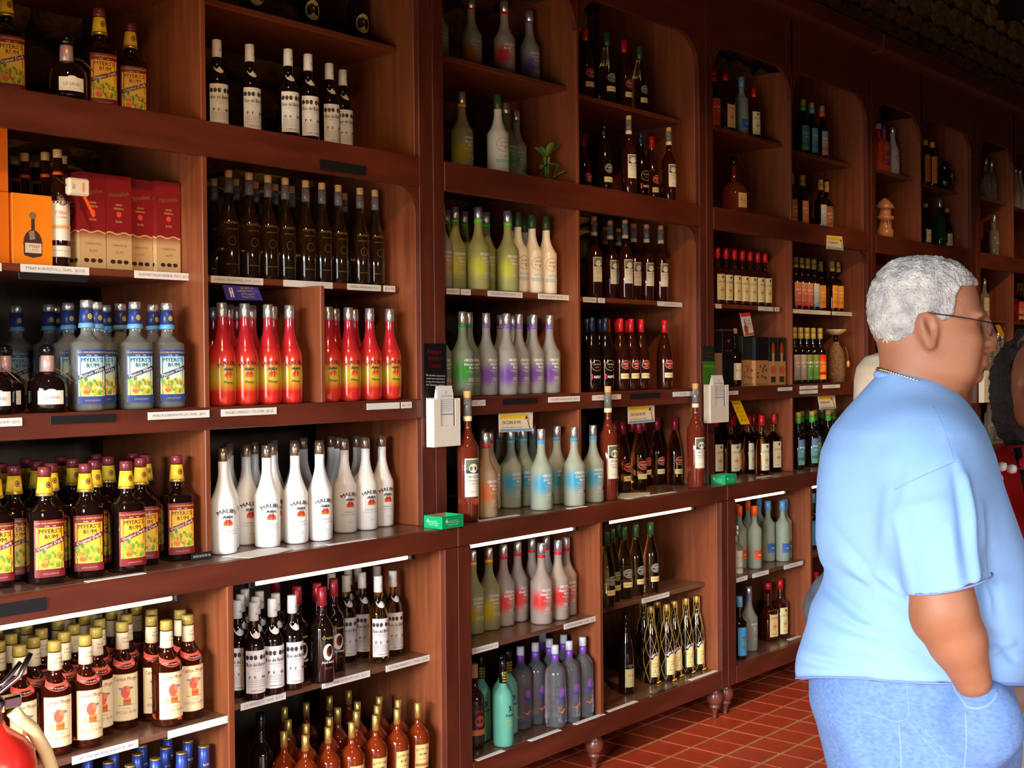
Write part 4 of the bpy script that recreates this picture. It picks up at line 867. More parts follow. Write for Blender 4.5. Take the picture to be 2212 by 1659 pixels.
row('esa', ZC, [(1380, 1060, 'b'), (1419, 1048, 'b'), (1464, 1047, 'b'), (1344.6, 911, .1)], 'amber rum bottle with red oval label', 'in front on the counter under the palm sign')
row('esa', ZC, [(1328, 915, .18), (1365.5, 917, .2), (1389, 915, .2)], 'amber rum bottle with dark red foil', 'behind the front ones under the palm sign')
# second unit, lower shelf and bottom
row('zba', ZS, [(1021.5, 1188), (1053.5, 1182.6)], 'frosted yellow bottle with yellow ring', 'at the left end of the second lower shelf')
row('zra', ZS, [(1087, 1175.8), (1117.5, 1169), (1168.7, 1173), (1205, 1166.4)], 'frosted pink bottle with red ring', 'in front on the second lower shelf')
row('zra', ZS, [(1148.5, 1162.4), (1181.2, 1157.3), (1220.6, 1160)], 'shaded frosted bottle with red ring', 'behind on the second lower shelf')
row('esw', ZS, [(1321.4, 1142), (1334, 1132), (1347.4, 1137), (1372.7, 1132), (1404.7, 1127.6), (1309, 1150)], 'pale yellow rum bottle with green cap', 'on the lower shelf above the netted bottles')
row('grl', ZB, [(1023.8, 1433.7)], 'dark bottle with red round label', 'left of the teal frosted bottles')
row('tel', ZB, [(1087, 1423.6), (1050.8, 1415), (1074.4, 1413.4), (1112.5, 1400)], 'teal frosted bottle with black cap', 'on the bottom board of the second cabinet')
row('vod', ZB, [(1156.3, 1390.5), (1190.3, 1382.4), (1199.8, 1396), (1229.4, 1385.8), (1255.7, 1376.4)], 'clear vodka bottle with blue print', 'in front right of the teal bottles')
row('vod', ZB, [(1181.2, 1369), (1217.6, 1371.3), (1123, 1398)], 'clear vodka bottle with blue print', 'behind right of the teal bottles')
row('bru', ZB, [(1457, 1463, 'b'), (1421, 1464, 'b'), (1390, 1458, 'b'), (1484, 1455, 'b'), (1511, 1447, 'b')], 'dark rum bottle wrapped in gold net', 'in front on the bottom board')
row('bru', ZB, [(1406, 1309), (1440, 1305)], 'dark rum bottle in gold net', 'behind the front netted bottles')
row('brp', ZB, [(1352, 1326)], 'dark bottle with faded cream label and no net', 'left of the netted bottles')
# third unit
row('frr', ZTT, [(1541, 172, .13)], 'bottle with red label half hidden by the post', 'on the highest board of the third unit')
row('wid', ZTT, [(1566, 164.6, .12)], 'square bottle with red cap and cream label', 'on the highest board of the third unit')
row('fzb', ZTT, [(1601.5, 181.5, .13)], 'frosted bottle with light blue cap', 'on the highest board beside yellow labels')
row('e3', ZTT, [(1628, 198, .10)], 'bottle with red cap and yellow label', 'on the highest board right of the blue-capped bottle', s=.86)
row('dec', ZR1, [(1585, 340.5)], 'wide dark red decanter with small label', 'on the top rail of the third unit')
row('e3', ZR1, [(1621.8, 362)], 'yellow-labelled bottle in shadow', 'beside the wide decanter')
row('fgr', ZTT, [(1734.4, 227.8, .14)], 'bottle with yellow cap and green neck', 'on the highest board under the fourth arch')
row('fbl', ZTT, [(1753.4, 238, .14)], 'bottle with yellow cap and blue neck', 'on the highest board under the fourth arch')
row('for', ZTT, [(1775.7, 248, .14)], 'bottle with yellow cap and orange neck', 'on the highest board under the fourth arch')
row('for2', ZR1, [(1709, 374.7), (1785, 393.7)], 'bottle with tan cap and orange label', 'on the top rail under green and blue necks')
row('frd', ZR1, [(1733, 379)], 'bottle with red label', 'on the top rail under green and blue necks')
row('fsb', ZR1, [(1772.4, 388.6)], 'bottle with sky blue label', 'on the top rail under green and blue necks')
row('fgn', ZR1, [(1795, 398.7)], 'bottle with dim green label', 'on the top rail under green and blue necks')
row('e3', ZT, [(1550, 530.8, .10), (1567, 533.4, .10), (1587.6, 540.7, .10), (1603, 543.7, .10), (1619, 545.3, .10), (1635, 547.6, .10), (1652, 549.4, .10)], 'rum bottle with red cap and pale yellow label', 'in front above the gift boxes', s=.93)
row('e3', ZT, [(1575.7, 546, .24)], 'red-capped rum bottle in shade', 'behind the front row above the gift boxes')
row('frd', ZT, [(1718, 553.7, .14), (1731, 556, .14), (1744, 557.9, .14)], 'bottle with yellow cap and red label', 'above the straw-hatted bottle', s=.95)
row('fsb', ZT, [(1757.5, 559.7, .14)], 'bottle with blue and white label', 'between red and orange labels', s=.95)
row('fam', ZT, [(1774, 567, .18), (1795, 564.7, .14), (1810, 565.9, .14)], 'bottle with yellow cap and orange label', 'above the straw-hatted bottle', s=.95)
row('wlb', ZR2, [(1586, 730, .06)], 'dark bottle with small cream label', 'between the gift boxes')
row('fgy', ZR2, [(1716, 711, .06), (1729, 711, .06)], 'bottle with grey brown label', 'right of the gift boxes')
row('fgn', ZR2, [(1742, 711, .06), (1755.5, 711.8, .06)], 'bottle with green label', 'right of the gift boxes')
row('fry', ZR2, [(1770.8, 712.4, .06)], 'bottle with yellow and red label', 'left of the burlap-wrapped bottle')
row('e4', ZC, [(1572, 1028, 'b'), (1612, 1024, 'b'), (1627, 1021, 'b'), (1645, 1026, 'b'), (1681, 1018, 'b'), (1700, 1012, 'b')], 'amber rum bottle with red cap and yellow label', 'on the counter by the second green box')
row('e4', ZC, [(1590, 898, .16), (1644.4, 898, .18), (1661, 898, .2), (1555, 903, .18), (1617, 897, .22), (1687, 897, .2), (1576, 899, .25)], 'amber rum bottle with red cap', 'behind the yellow-labelled front row')
row('fnk', ZC, [(1721.6, 886.5, .06), (1733, 886.5, .12), (1752.5, 886.5, .06), (1765, 886.5, .12), (1783.4, 886.5, .08), (1798, 885, .12)], 'bottle with lime green neck', 'in front on the counter beside the man in blue')
row('fnk', ZC, [(1743, 885, .24), (1774, 885, .24), (1724, 885, .24)], 'bottle with lime green neck', 'behind on the counter beside the man in blue')
row('fzo', ZS, [(1601.4, 1093), (1624.5, 1093)], 'frosted bottle with orange cap', 'in front on the third lower shelf')
row('fzo', ZS, [(1591.8, 1089, .2), (1615, 1087, .24)], 'frosted bottle with orange cap', 'behind on the third lower shelf')
row('fcl', ZS, [(1592, 1126, .05)], 'short clear bottle with pale label', 'at the left end of the third lower shelf', s=.8)
row('fzb', ZS, [(1664, 1081.7), (1687, 1081), (1702, 1077.8)], 'frosted bottle with light blue cap', 'in front on the third lower shelf')
row('fzb', ZS, [(1639, 1083.6, .26), (1676.5, 1077.8, .24)], 'frosted bottle with light blue cap', 'behind on the third lower shelf')
row('cyb', ZB, [(1597, 1288)], 'dark bottle with bright blue label', 'at the left end of the third bottom board')
row('zpl', ZB, [(1617, 1266.6)], 'frosted grey bottle', 'on the third bottom board beside the red-capped square bottle')
row('dkl', ZB, [(1640, 1264, .3)], 'black bottle in shade', 'behind on the third bottom board')
row('wid', ZB, [(1659, 1258)], 'square dark bottle with red cap', 'on the third bottom board')
row('e3', ZB, [(1685, 1251), (1704.7, 1245.4)], 'red-capped bottle with yellow label', 'on the third bottom board')
row('cyb', ZS, [(1755, 1066), (1768, 1063)], 'dark bottle with cyan label, glimpsed', 'on the lower shelf beside the man in blue')
row('e3', ZB, [(1762, 1236)], 'bottle with yellow label, glimpsed', 'on the bottom board beside the man in blue')
# fourth and fifth units
row('osq', ZTT, [(1897, 280.7, .13)], 'orange bottle with white cap', 'on the highest board of the fourth unit')
row('puq', ZTT, [(1908.4, 291, .13)], 'orange bottle with purple cap', 'on the highest board of the fourth unit')
row('mlk', ZTT, [(1928, 302, .13)], 'milky bottle with orange swirl', 'on the highest board of the fourth unit')
row('rnd', ZR1, [(1960.5, 455, .13)], 'round dark bottle with red cap', 'on the top rail above the grey-haired man')
row('brn', ZTT, [(1998.4, 343, .13), (2013.6, 332.4, .13)], 'brown-labelled bottle with yellow cap', 'on the highest board above the grey-haired man')
row('wlb', ZR1, [(1999.5, 459, .13), (2046, 480, .13)], 'dark bottle with white label', 'on the top rail beside the green bottle')
row('grn', ZR1, [(2030, 445, .13)], 'tall dark green bottle', 'on the top rail above the grey-haired man')
row('cbt', ZTT, [(2129.8, 363.9, .13), (2142.3, 369, .13)], 'clear silver-capped bottle', 'on the highest board of the farthest unit')
row('cbt', ZR1, [(2137, 472), (2152, 482, .12)], 'clear bottle in shadow', 'on the top rail of the farthest unit')
row('mlk', ZTT, [(2193.8, 410.5, .13), (2203, 415, .13)], 'pale bottle', 'at the far right end of the highest board')
row('frr', ZT, [(1895, 588, .12), (1904, 590, .12), (1914, 592, .12)], 'bottle with red label', 'behind the head of the grey-haired man')
row('frr', ZR2, [(1899, 720, .06)], 'red-labelled bottle', 'just behind the nape of the grey-haired man')
row('fcl', ZT, [(2126, 640, .1)], 'greenish clear bottle by the post', 'beside the face of the grey-haired man')
row('fre', ZT, [(2200.7, 623, .14), (2206, 623.5, .14), (2212, 624, .14)], 'amber bottle with pale red label', 'at the far right end of the second row')
row('cbt', ZR2, [(2132, 723, .06), (2145.2, 723.4, .06), (2155.4, 724, .06), (2164.5, 725, .06), (2174.2, 724, .06)], 'clear silver-capped bottle', 'on the middle rail beside the face of the man')
row('fre', ZR2, [(2197, 755, .06)], 'amber bottle with orange label', 'on the middle rail at the far right')
row('cbt', ZC, [(2136, 860, .06), (2143, 853, .12), (2151, 853, .06), (2160, 853, .12), (2170.5, 853, .06)], 'clear silver-capped bottle', 'on the counter above the third green box')
row('grn', ZC, [(2068, 860, .06)], 'dark bottle with silver cap', 'on the counter at the shoulder of the man')
settle()
# ------------------------------------------------------------------ price tags, cards, boxes and other small things
CARD = pmat('white_card', srgb(226, 224, 216), .5)
TAGN = {}
def pricetag(x0, x1, y, Y, text, where, price='', lay='front', zz=None, col=None, h=.021, black=False, cut=None):
    """tag on a shelf edge between two pixel columns; lay 'front' on the vertical edge, 'flat' lying on the board"""
    if lay == 'front':
        a, b_ = ony(x0, y, Y), ony(x1, y, Y); z = zz if zz is not None else (a.z+b_.z)/2
        w = b_.x-a.x; o = empty('price_tag', (a.x+w/2, Y-.0012, z)); rot = None
        ux, uy = (1, 0, 0), (0, 0, 1)
        MB().box(-w/2, -.0009, -h/2, w/2, .0009, h/2, c=.0003).build('holder', BLACKP if black else CARD, o)
    else:
        a, b_ = onz(x0, y[0], zz), onz(x1, y[1], zz); w = (b_-a).x
        o = empty('price_tag', (a.x+w/2, (a.y+b_.y)/2, zz+.0015)); ux, uy = (1, 0, 0), (0, 1, 0)
        MB().box(-w/2, -h/2, -.0009, w/2, h/2, .0009, c=.0003).build('holder', BLACKP if black else CARD, o)
    c = Canvas(); ink = S(120, 116, 116) if not black else S(210, 206, 200)
    if text:
        n = text+('   '+price if price else ''); tw = min(w*.86, len(n)*h*.42)
        c.text(n, 0, -h*.16, h*.5, ink, width=tw)
        if price: c.rect(w*.28, -h*.45, w*.282, h*.45, S(170, 170, 170))
        c.flat((0, -.0011, 0) if lay == 'front' else (0, 0, .0011), ux, uy).build('print', PRINT, o)
    col_ = 'black' if black else 'white'
    key = f'{col_} price tag strip on edge of {where}' if lay == 'front' else f'{col_} price tag strip lying on {where}'
    TAGN.setdefault(key, []).append((x0, o)); o['category'] = 'price tag'; o['group'] = 'price tags on the shelf edges'
YT = [[YU+.075, YU+.10], [YU+.05, YU+.09], [YU+.05, YU+.095]]
f0 = YT[0][0]; f1 = YT[0][1]
pricetag(-6, 3, 580, f0, '', 'upper thin shelf of the nearest left bay', zz=1.856)
pricetag(44, 192, 586, f0, 'PYRAT RUM PISTOL 2, 750ML', 'upper thin shelf of the nearest left bay', '$23.95', zz=1.857)
pricetag(290, 418, 599, f0, 'RON MATUSALEM RESERVE, 750LT', 'upper thin shelf of the nearest left bay', '$17.48', zz=1.857)
pricetag(455, 568, 607, f1, 'PAMPERO SINGLE BARREL, 750ML', 'thin shelf under the corked bottles', '$26.95', zz=1.857)
pricetag(612, 718, 615, f1, '', 'thin shelf under the corked bottles', zz=1.857)
pricetag(750, 822, 621, f1, 'PAMPERO ANIVERSARIO 750LT', 'thin shelf under the corked bottles', zz=1.857)
pricetag(828, 853, 624, f1, '$9.95', 'thin shelf under the corked bottles', zz=1.857)
pricetag(40, 188, 601, f0-.006, '', 'thin shelf under the orange boxes', black=True, zz=1.836, h=.018)
R = YU-.0045
for x0, x1, t, pr, bl in ((-20, 47, 'MYERS RUM', '$29.95', 0), (108, 250, '', '', 1), (319, 452, 'MYERS PLATINUM RUM, LTR. 750ML', '$8.95', 0), (477, 597, 'MALIBU, MANGO, 1.75 LITER', '$9.25', 0), (792, 863, '', '', 0), (866, 889, '$6.25', '', 0)):
    pricetag(x0, x1, 900, R, t, 'middle rail of the nearest unit', pr, black=bool(bl), zz=1.462)
for x0, x1, t, pr, bl in ((1006, 1048, 'RUM 750', '9.25', 0), (1085, 1160, '', '', 1), (1184, 1252, 'CRUZAN VANILLA RUM', '$9.95', 0), (1279, 1341, 'CRUZAN NAVY RUM', '', 0), (1360, 1425, '', '', 1), (1453, 1496, 'CRUZAN', '', 0)):
    pricetag(x0, x1, 862, R, t, 'middle rail of the second unit', pr, black=bool(bl), zz=1.458)
for x0, x1, zz in ((1567, 1594, 1.453), (1680, 1711, 1.46), (1727, 1766, 1.463), (1727, 1766, 1.44), (1777, 1814, 1.463)):
    pricetag(x0, x1, 840, R, 'RUM 750 ML', 'middle rail of the third unit', zz=zz, h=.018)
for x0, x1, t, pr in ((964, 992, 'CRUZAN RUM', ''), (995, 1016, '9.25', ''), (1053, 1128, 'CRUZAN CITRUS RUM', '9.5'), (1162, 1228, 'CRUZAN RUM CREAM', '9.9')):
    pricetag(x0, x1, 630, YT[1][0], t, 'thin shelf under the lime bottles', pr, zz=1.856)
for x0, x1, t in ((1259, 1288, 'SINGLE BARREL'), (1291, 1306, '19'), (1420, 1473, 'ESTATE RUM')):
    pricetag(x0, x1, 648, YT[1][1], t, 'thin shelf under the barrel rum bottles', zz=1.856)
for i, (x0, x1) in enumerate(((1545, 1558), (1638, 1670), (1673, 1683))): pricetag(x0, x1, 668, YT[2][0], 'RUM' if i else '', 'thin shelf above the gift boxes', zz=1.856)
for x0, x1 in ((1711, 1793), (1797, 1840)): pricetag(x0, x1, 675, YT[2][1], 'FLAVORED RUM 750 ML', 'thin shelf above the straw-hatted bottle', zz=1.856)
for x0, x1, y, Y, t, pr, w_ in ((155, 298, 1620, YL+.01, 'CAPT. MORGAN SPICED RUM 750 ML', '$8.45', 'left lower shelf of spiced rum'), (362, 491, 1567, YL+.01, '', '', 'left lower shelf of spiced rum'),
    (519, 617, 1525, YL+.08, 'DEL BARRILITO 2 * 750ML', '$13.95', 'lower shelf of white-capped bottles'), (695, 799, 1482, YL+.08, 'BLACK BEARD SPICED RUM 750ML', '$12.50', 'lower shelf of white-capped bottles'), (833, 929, 1442, YL+.08, 'RON DEL BARRILITO 3 * 750ML', '$15.95', 'lower shelf of white-capped bottles'),
    (1019, 1076, 1398, YL+.025, 'CRUZAN BANANA 750 ML', '9.25', 'lower shelf of raspberry bottles'), (1218, 1286, 1342, YL+.025, 'CRUZAN RASPBERRY 750 ML', '9.25', 'lower shelf of raspberry bottles'), (1386, 1445, 1298, YL+.085, 'CRUZAN LIGHT RUM', '7.95', 'lower shelf above the netted bottles'),
    (1590, 1614, 1248, YL+.03, 'RUM', '', 'lower shelf of orange-capped bottles'), (1625, 1660, 1240, YL+.03, 'RUM 750ML', '', 'lower shelf of orange-capped bottles'), (1693, 1734, 1212, YL+.03, 'RUM 750ML', '', 'lower shelf of orange-capped bottles')):
    pricetag(x0, x1, y, Y-.0012, t, w_, pr, zz=.599)
for x0, y0, x1, y1, bl, zz, w_ in ((1028, 1643, 1088, 1622, 0, ZB, 'bottom board of the second cabinet'), (1140, 1600, 1213, 1578, 0, ZB, 'bottom board of the second cabinet'), (1240, 1565, 1305, 1543, 0, ZB, 'bottom board of the second cabinet'), (1314, 1538, 1374, 1515, 0, ZB, 'bottom board of the second cabinet'), (1405, 1500, 1460, 1482, 1, ZB, 'bottom board of the second cabinet'), (1492, 1470, 1546, 1449, 0, ZB, 'bottom board of the second cabinet'), (1705, 1383, 1738, 1370, 0, ZB, 'bottom board of the third cabinet'),
    (175, 1256, 323, 1241, 0, ZC, 'counter of the nearest cabinet'), (703, 1178, 813, 1164, 0, ZC, 'counter of the nearest cabinet'), (1034, 1126, 1118, 1113, 0, ZC, 'counter of the second cabinet'), (1232, 1100, 1262, 1094, 0, ZC, 'counter of the second cabinet'), (1400, 1072, 1456, 1063, 0, ZC, 'counter of the second cabinet'), (1635, 1032, 1668, 1028, 0, ZC, 'counter of the third cabinet')):
    pricetag(x0, x1, (y0, y1), 0, '', w_, lay='flat', zz=zz, black=bool(bl), h=.022)
pricetag(413, 457, 1206, YU-.0065, 'MYERS RUM 750 ML', 'counter beside the nearest divider', black=True, zz=1.0565, h=.02)
pricetag(-30, 100, 1300, YL-.0015, '', 'nearest counter', black=True, zz=1.012, h=.032)
pricetag(690, 790, 362, R, '', 'upper rail above the corked bottles', black=True, zz=2.226, h=.03)
for key, lst in TAGN.items():
    lst.sort(key=lambda t: t[0])
    for i, (x, o) in enumerate(lst): o['label'] = key if len(lst) == 1 else short(f'{ORD[i]} from left {key}')

def card(name, corners, Y, art, label, cat='sign', th=.0015, bg=S(230, 220, 190), group=None, dz=0):
    """thin printed card hanging in the plane y=Y; corners in the photograph: top-left, top-right, bottom-right, bottom-left"""
    P = [ony(x, y, Y) for x, y in corners]; o0 = P[3]
    o = empty(name, tuple(P[3])); q = [p-o0 for p in P]; q = [q[3], q[2], q[1], q[0]]
    vs = [(p.x, -th/2, p.z) for p in q]+[(p.x, th/2, p.z) for p in q]
    b = MB(); b.add(vs, [(0, 1, 2, 3), (7, 6, 5, 4), (0, 4, 5, 1), (1, 5, 6, 2), (2, 6, 7, 3), (3, 7, 4, 0)], 0, False, bg); b.build('card', PRINT, o)
    w = (q[1]-q[0]).length; h = (q[3]-q[0]).length; c = Canvas(); art(c, w, h)
    sx = (q[3].x-q[0].x)/max(h, 1e-5); sz = (q[1].z-q[0].z)/max(w, 1e-5)
    cc = Canvas(); cc.v = [(u*(q[1].x/w if w else 1)+v*sx, v*(q[3].z/h)+u*sz) for u, v in c.v]; cc.f, cc.c, cc.l = c.f, c.c, c.l
    cc.flat((0, -th/2, 0), (1, 0, 0), (0, 0, 1)).build('print', PRINT, o)
    return tag(o, label, cat, group)
def art_h(c, w, h):
    for x in (.14, .20): c.rect(w*x, h*.18, w*(x+.035), h*.82, WHI)
    c.rect(w*.14, h*.46, w*.235, h*.54, WHI)
    for i, t in enumerate(('THE GIFTS OF', 'PAMPERO RUM, 3 oz.', 'and Pineapple 4', 'Pampero Rum')): c.text(t, w*.62, h*(.74-.19*i), h*.17, S(206, 186, 110))
card('shelf_sign', [(480, 615), (557, 621), (568, 649), (489, 648)], YU+.09, art_h, 'purple shelf card with gold lettering hanging under the corked bottles', bg=S(64, 56, 140))
def art_cruzan(c, w, h):
    c.rect(w*.03, h*.66, w*.82, h*.92, S(244, 206, 40)); c.text('AMERICA’S FAVORITE', w*.38, h*.72, h*.17, S(226, 180, 60), width=w*.62); c.text('CRUZAN RUMS', w*.36, h*.4, h*.26, S(214, 150, 100), width=w*.58, bold=.01)
    c.text('Save 60% duty free prices!', w*.38, h*.2, h*.12, S(60, 70, 90), width=w*.62); c.rect(w*.03, h*.03, w*.97, h*.15, S(120, 160, 190))
    c.poly([(w*.9, h*.14), (w*.93, h*.14), (w*.86, h*.62), (w*.84, h*.62)], S(90, 60, 30))
    for a in (.1, .9, 1.7, 2.5, 3.2, -.5): X, Y = w*.85, h*.66; c.poly([(X, Y), (X+h*.14*math.cos(a-.2), Y+h*.14*math.sin(a-.2)+h*.04), (X+h*.26*math.cos(a), Y+h*.2*math.sin(a)-.01*h), (X+h*.12*math.cos(a+.15), Y+h*.07*math.sin(a))], S(60, 50, 20))
HOOK = pmat('hanging_thread', (.6, .6, .6), .5)
card('hanging_sign', [(1077, 892), (1151, 890), (1150, 931), (1078, 934)], YU+.012, art_cruzan, 'yellow and blue palm tree sign hanging over the aqua-ringed bottles', group='palm tree signs')
card('hanging_sign', [(1356, 876), (1413, 873), (1414, 911), (1357, 916)], YU+.012, art_cruzan, 'yellow and blue palm tree sign hanging over the red-labelled amber bottles', group='palm tree signs')
card('hanging_sign', [(1766, 855), (1803, 853), (1806, 882), (1771, 885)], YU+.012, art_cruzan, 'palm tree sign hanging over the lime green bottle necks', group='palm tree signs')
card('rail_sign', [(1786, 508), (1819, 511), (1822, 541), (1785, 537)], YU-.005, art_cruzan, 'palm tree sign fixed to the upper rail left of the grey-haired man', group='palm tree signs')
def art_yel(c, w, h):
    for i, t in enumerate(('Buy 3', 'get 1', 'free', 'rum', '$9.50')): c.text(t, w*.5, h*(.82-.17*i), h*.12, S(110, 76, 10), width=w*.6)
card('hanging_sign', [(1578, 864), (1599, 865), (1620, 916), (1600, 917)], YU+.016, art_yel, 'slanting yellow offer tag over the red-capped bottles of the third unit', bg=S(246, 200, 20), group='yellow offer tags')
card('hanging_sign', [(2035, 848), (2046, 846), (2060, 874), (2050, 880)], YU+.016, art_yel, 'yellow offer tag just behind the shoulder of the grey-haired man', bg=S(246, 200, 20), group='yellow offer tags')
card('hanging_sign', [(2150, 702), (2160, 702), (2170, 726), (2160, 727)], YU+.016, art_yel, 'yellow offer tag over the clear bottles, middle row at far right', bg=S(220, 170, 20), group='yellow offer tags')
card('hanging_sign', [(2154, 825), (2164, 825), (2173, 848), (2163, 850)], YU+.016, art_yel, 'yellow offer tag over the counter bottles at far right', bg=S(220, 160, 20), group='yellow offer tags')
def art_red(c, w, h):
    c.rect(0, h*.84, w, h, S(206, 50, 50)); c.rect(w*.02, h*.02, w*.98, h*.12, S(190, 90, 50)); c.ell(w*.3, h*.3, w*.2, h*.2, S(150, 80, 40)); c.rect(w*.25, h*.45, w*.33, h*.75, S(110, 50, 30))
    for i, t in enumerate(('1.75', 'RUM', '12.95')): c.text(t, w*.68, h*(.6-.13*i), h*.12, S(50, 50, 60), width=w*.4)
card('hanging_sign', [(1598, 677), (1620, 677), (1629, 724), (1608, 727)], YU+.03, art_red, 'white and red bottle offer card hanging over the gift boxes', bg=S(222, 206, 196))
# posters on the posts
def art_form(c, w, h):
    for i, t in enumerate(('Liquor', 'Order', 'Form')): c.text(t, w*.48, h*(.87-.092*i), h*.098, S(206, 20, 24), width=w*(.62, .6, .5)[i], bold=.01)
    for i, t in enumerate(('Fill out this convenient', 'order form and bring it', 'to any of our salespeople', 'for fastest service')): c.text(t, w*.5, h*(.57-.042*i), h*.036, S(220, 214, 208), width=w*.84)
card('order_form_poster', [(915, 742), (964, 742), (965, 905), (917, 905)], YU-.003, art_form, 'black order form poster with red heading on the post behind the leaflet holder', 'poster', bg=S(14, 12, 14))
def art_grn(c, w, h): c.rect(0, 0, w, h*.6, S(60, 110, 30)); c.rect(w*.1, h*.45, w*.9, h*.5, S(90, 140, 50)); c.text('Order', w*.5, h*.8, h*.08, S(120, 40, 30), width=w*.6); c.text('Form', w*.5, h*.7, h*.08, S(120, 40, 30), width=w*.5)
card('order_form_poster', [(1517, 747), (1543, 747), (1545, 830), (1518, 830)], YU-.003, art_grn, 'dark green and black poster on the post above the second leaflet holder', 'poster', bg=S(28, 40, 26))
# leaflet holders
HOLD = pmat('cream_holder_plastic', srgb(226, 220, 200), .35)
def holder(cs, label, lean=.0):
    (xa, ya), (xb, yb) = cs; Y = YU-.0055; a, b_ = ony(xa, yb, Y), ony(xb, yb, Y); w = (b_.x-a.x)*.86; h = ony(xa, ya, Y).z-a.z; hh = h*.80
    o = empty('leaflet_holder', (a.x, Y, a.z)); d = .036
    b = MB(); b.box(0, -.003, 0, w, 0, hh*1.0, c=.001); b.box(0, -d, 0, .0025, -.003, hh*.98, c=.001); b.box(w-.0025, -d, 0, w, -.003, hh*.98, c=.001); b.box(.0025, -d, 0, w-.0025, -.003, .003, c=.001)
    b.box(.0025, -d, .003, w-.0025, -d+.0025, hh*.42, c=.001); b.box(.0025, -d, hh*.42, w*.27, -d+.0025, hh*.97, c=.001); b.box(w*.8, -d, hh*.42, w-.0025, -d+.0025, hh*.97, c=.001)
    b.build('pocket', HOLD, o)
    t = empty('leaflet', (a.x+w*.5, Y-d*.5, a.z+.0045)); tag(t, short(label.replace('cream plastic leaflet holder', 'stack of white order leaflets standing in holder')), 'leaflet', 'order leaflets')
    for i in range(6):
        q = MB(); s_ = (i-2.5)*.004; q.box(-w*.30+s_*.4, -d*.38+i*.0042, 0, w*.30+s_*.4, -d*.38+i*.0042+.0018, h*.97-.012*abs(i-2)); q.build('sheet', CARD, t)
    c = Canvas()
    c.text('K', 0, h*.84, h*.07, S(90, 90, 100), shear=.2); c.text('DUTY FREE', 0, h*.79, h*.035, S(90, 90, 100), width=w*.4)
    for i in range(7): c.rect(-w*.28, h*(.74-.03*i), w*.28-(i % 3)*.006, h*(.745-.03*i)+.0006, S(170, 170, 185))
    c.rect(-w*.25, h*.5, w*.25, h*.51, S(90, 90, 100))
    c.flat((0, -d*.38-.0006, 0), (1, 0, 0), (0, 0, 1)).build('print', PRINT, t)
    return tag(o, label, 'leaflet holder', 'leaflet holders on the posts')
holder(((921, 833), (988, 966)), 'cream plastic leaflet holder on the nearest post under the order form poster')
holder(((1520, 810), (1566, 914)), 'cream plastic leaflet holder on the post beside the second tall corked bottle'.replace('second', 'last'))
holder(((2114, 800), (2143, 870)), 'cream plastic leaflet holder on the post in front of the grey-haired man')
# green leaflet boxes on the counter
GB = [S(10, 170, 104)]
def greenbox(px, w, d, h, label, rz=.0, p=None):
    p = onz(px[0], px[1], ZC) if p is None else p
    if px: p.y = YL+.016
    o = empty('green_box', (p.x, p.y, ZC+.0006), rz); b = MB(); t = .0015; g = S(8, 160, 96); k = S(170, 130, 90)
    for q in ((0, 0, 0, w, t, h), (0, d-t, 0, w, d, h), (0, t, 0, t, d-t, h), (w-t, t, 0, w, d-t, h), (t, t, 0, w-t, d-t, t)): b.box(*q, c=.0003, col=g)
    b.build('tray', PRINT, o)
    i_ = MB(); i_.box(t, t+.0002, h*.3, w-t, t+.0012, h*.985, col=k); i_.box(t, d-t-.0012, h*.3, w-t, d-t-.0002, h*.985, col=k); i_.box(w*.1, d*.2, t, w*.55, d*.8, h*.8, col=S(200, 160, 120)); i_.build('card_lining', PRINT, o)
    for org, ux, ww in (((0, 0, 0), (1, 0, 0), w), ((0, d, 0), (0, -1, 0), d)):
        c = Canvas(); W_ = S(170, 236, 200); c.poly([(ww*.14, h*.5), (ww*.3, h*.5), (ww*.22, h*.82)], W_); c.text('ASSOCIATES', ww*.52, h*.55, h*.15, W_, width=ww*.4); c.text('DUTY FREE FORMS', ww*.5, h*.4, h*.15, W_, width=ww*.6); c.text('TAKE ONE', ww*.5, h*.24, h*.15, W_, width=ww*.5)
        c.flat(org, ux, (0, 0, 1)).build('print', PRINT, o)
    return tag(o, label, 'box', 'green boxes on the counter')
p = onz(950, 1144, ZC); greenbox(None, .105, .085, .042, 'open green card box on the counter edge beside the tallest bottle', p=Vector((p.x, YL-.012, 0)))
greenbox((1556, 1047), .10, .075, .042, 'open green card box on the counter beside the last tall corked bottle')
greenbox((2116, 957), .13, .08, .042, 'green card box on the counter in front of the face of the man', p=Vector((8.12, YL+.01, 0)))
# paper sheets on the counter
def sheet(name, pts, label):
    P_ = [onz(x, y, ZC) for x, y in pts]; b = MB(); n = len(P_)
    for p in P_: p.y = max(p.y, YL+.004)
    b.add([(p.x, p.y, ZC+.0006) for p in P_]+[(p.x, p.y, ZC+.0016) for p in P_], [tuple(range(n, 2*n)), tuple(reversed(range(n)))]+[(i, (i+1) % n, n+(i+1) % n, n+i) for i in range(n)])
    return tag(b.build(name, CARD), label, 'paper', 'loose papers on the counter')
sheet('paper_sheet', [(479, 1203), (540, 1207), (600, 1196), (634, 1187), (600, 1183), (560, 1187)], 'white paper sheet lying on the counter in front of white bottles')
sheet('paper_sheet', [(1334, 1077), (1366, 1078), (1404, 1070), (1404, 1064), (1340, 1066)], 'small white paper sheet lying on the counter in front of amber bottles')

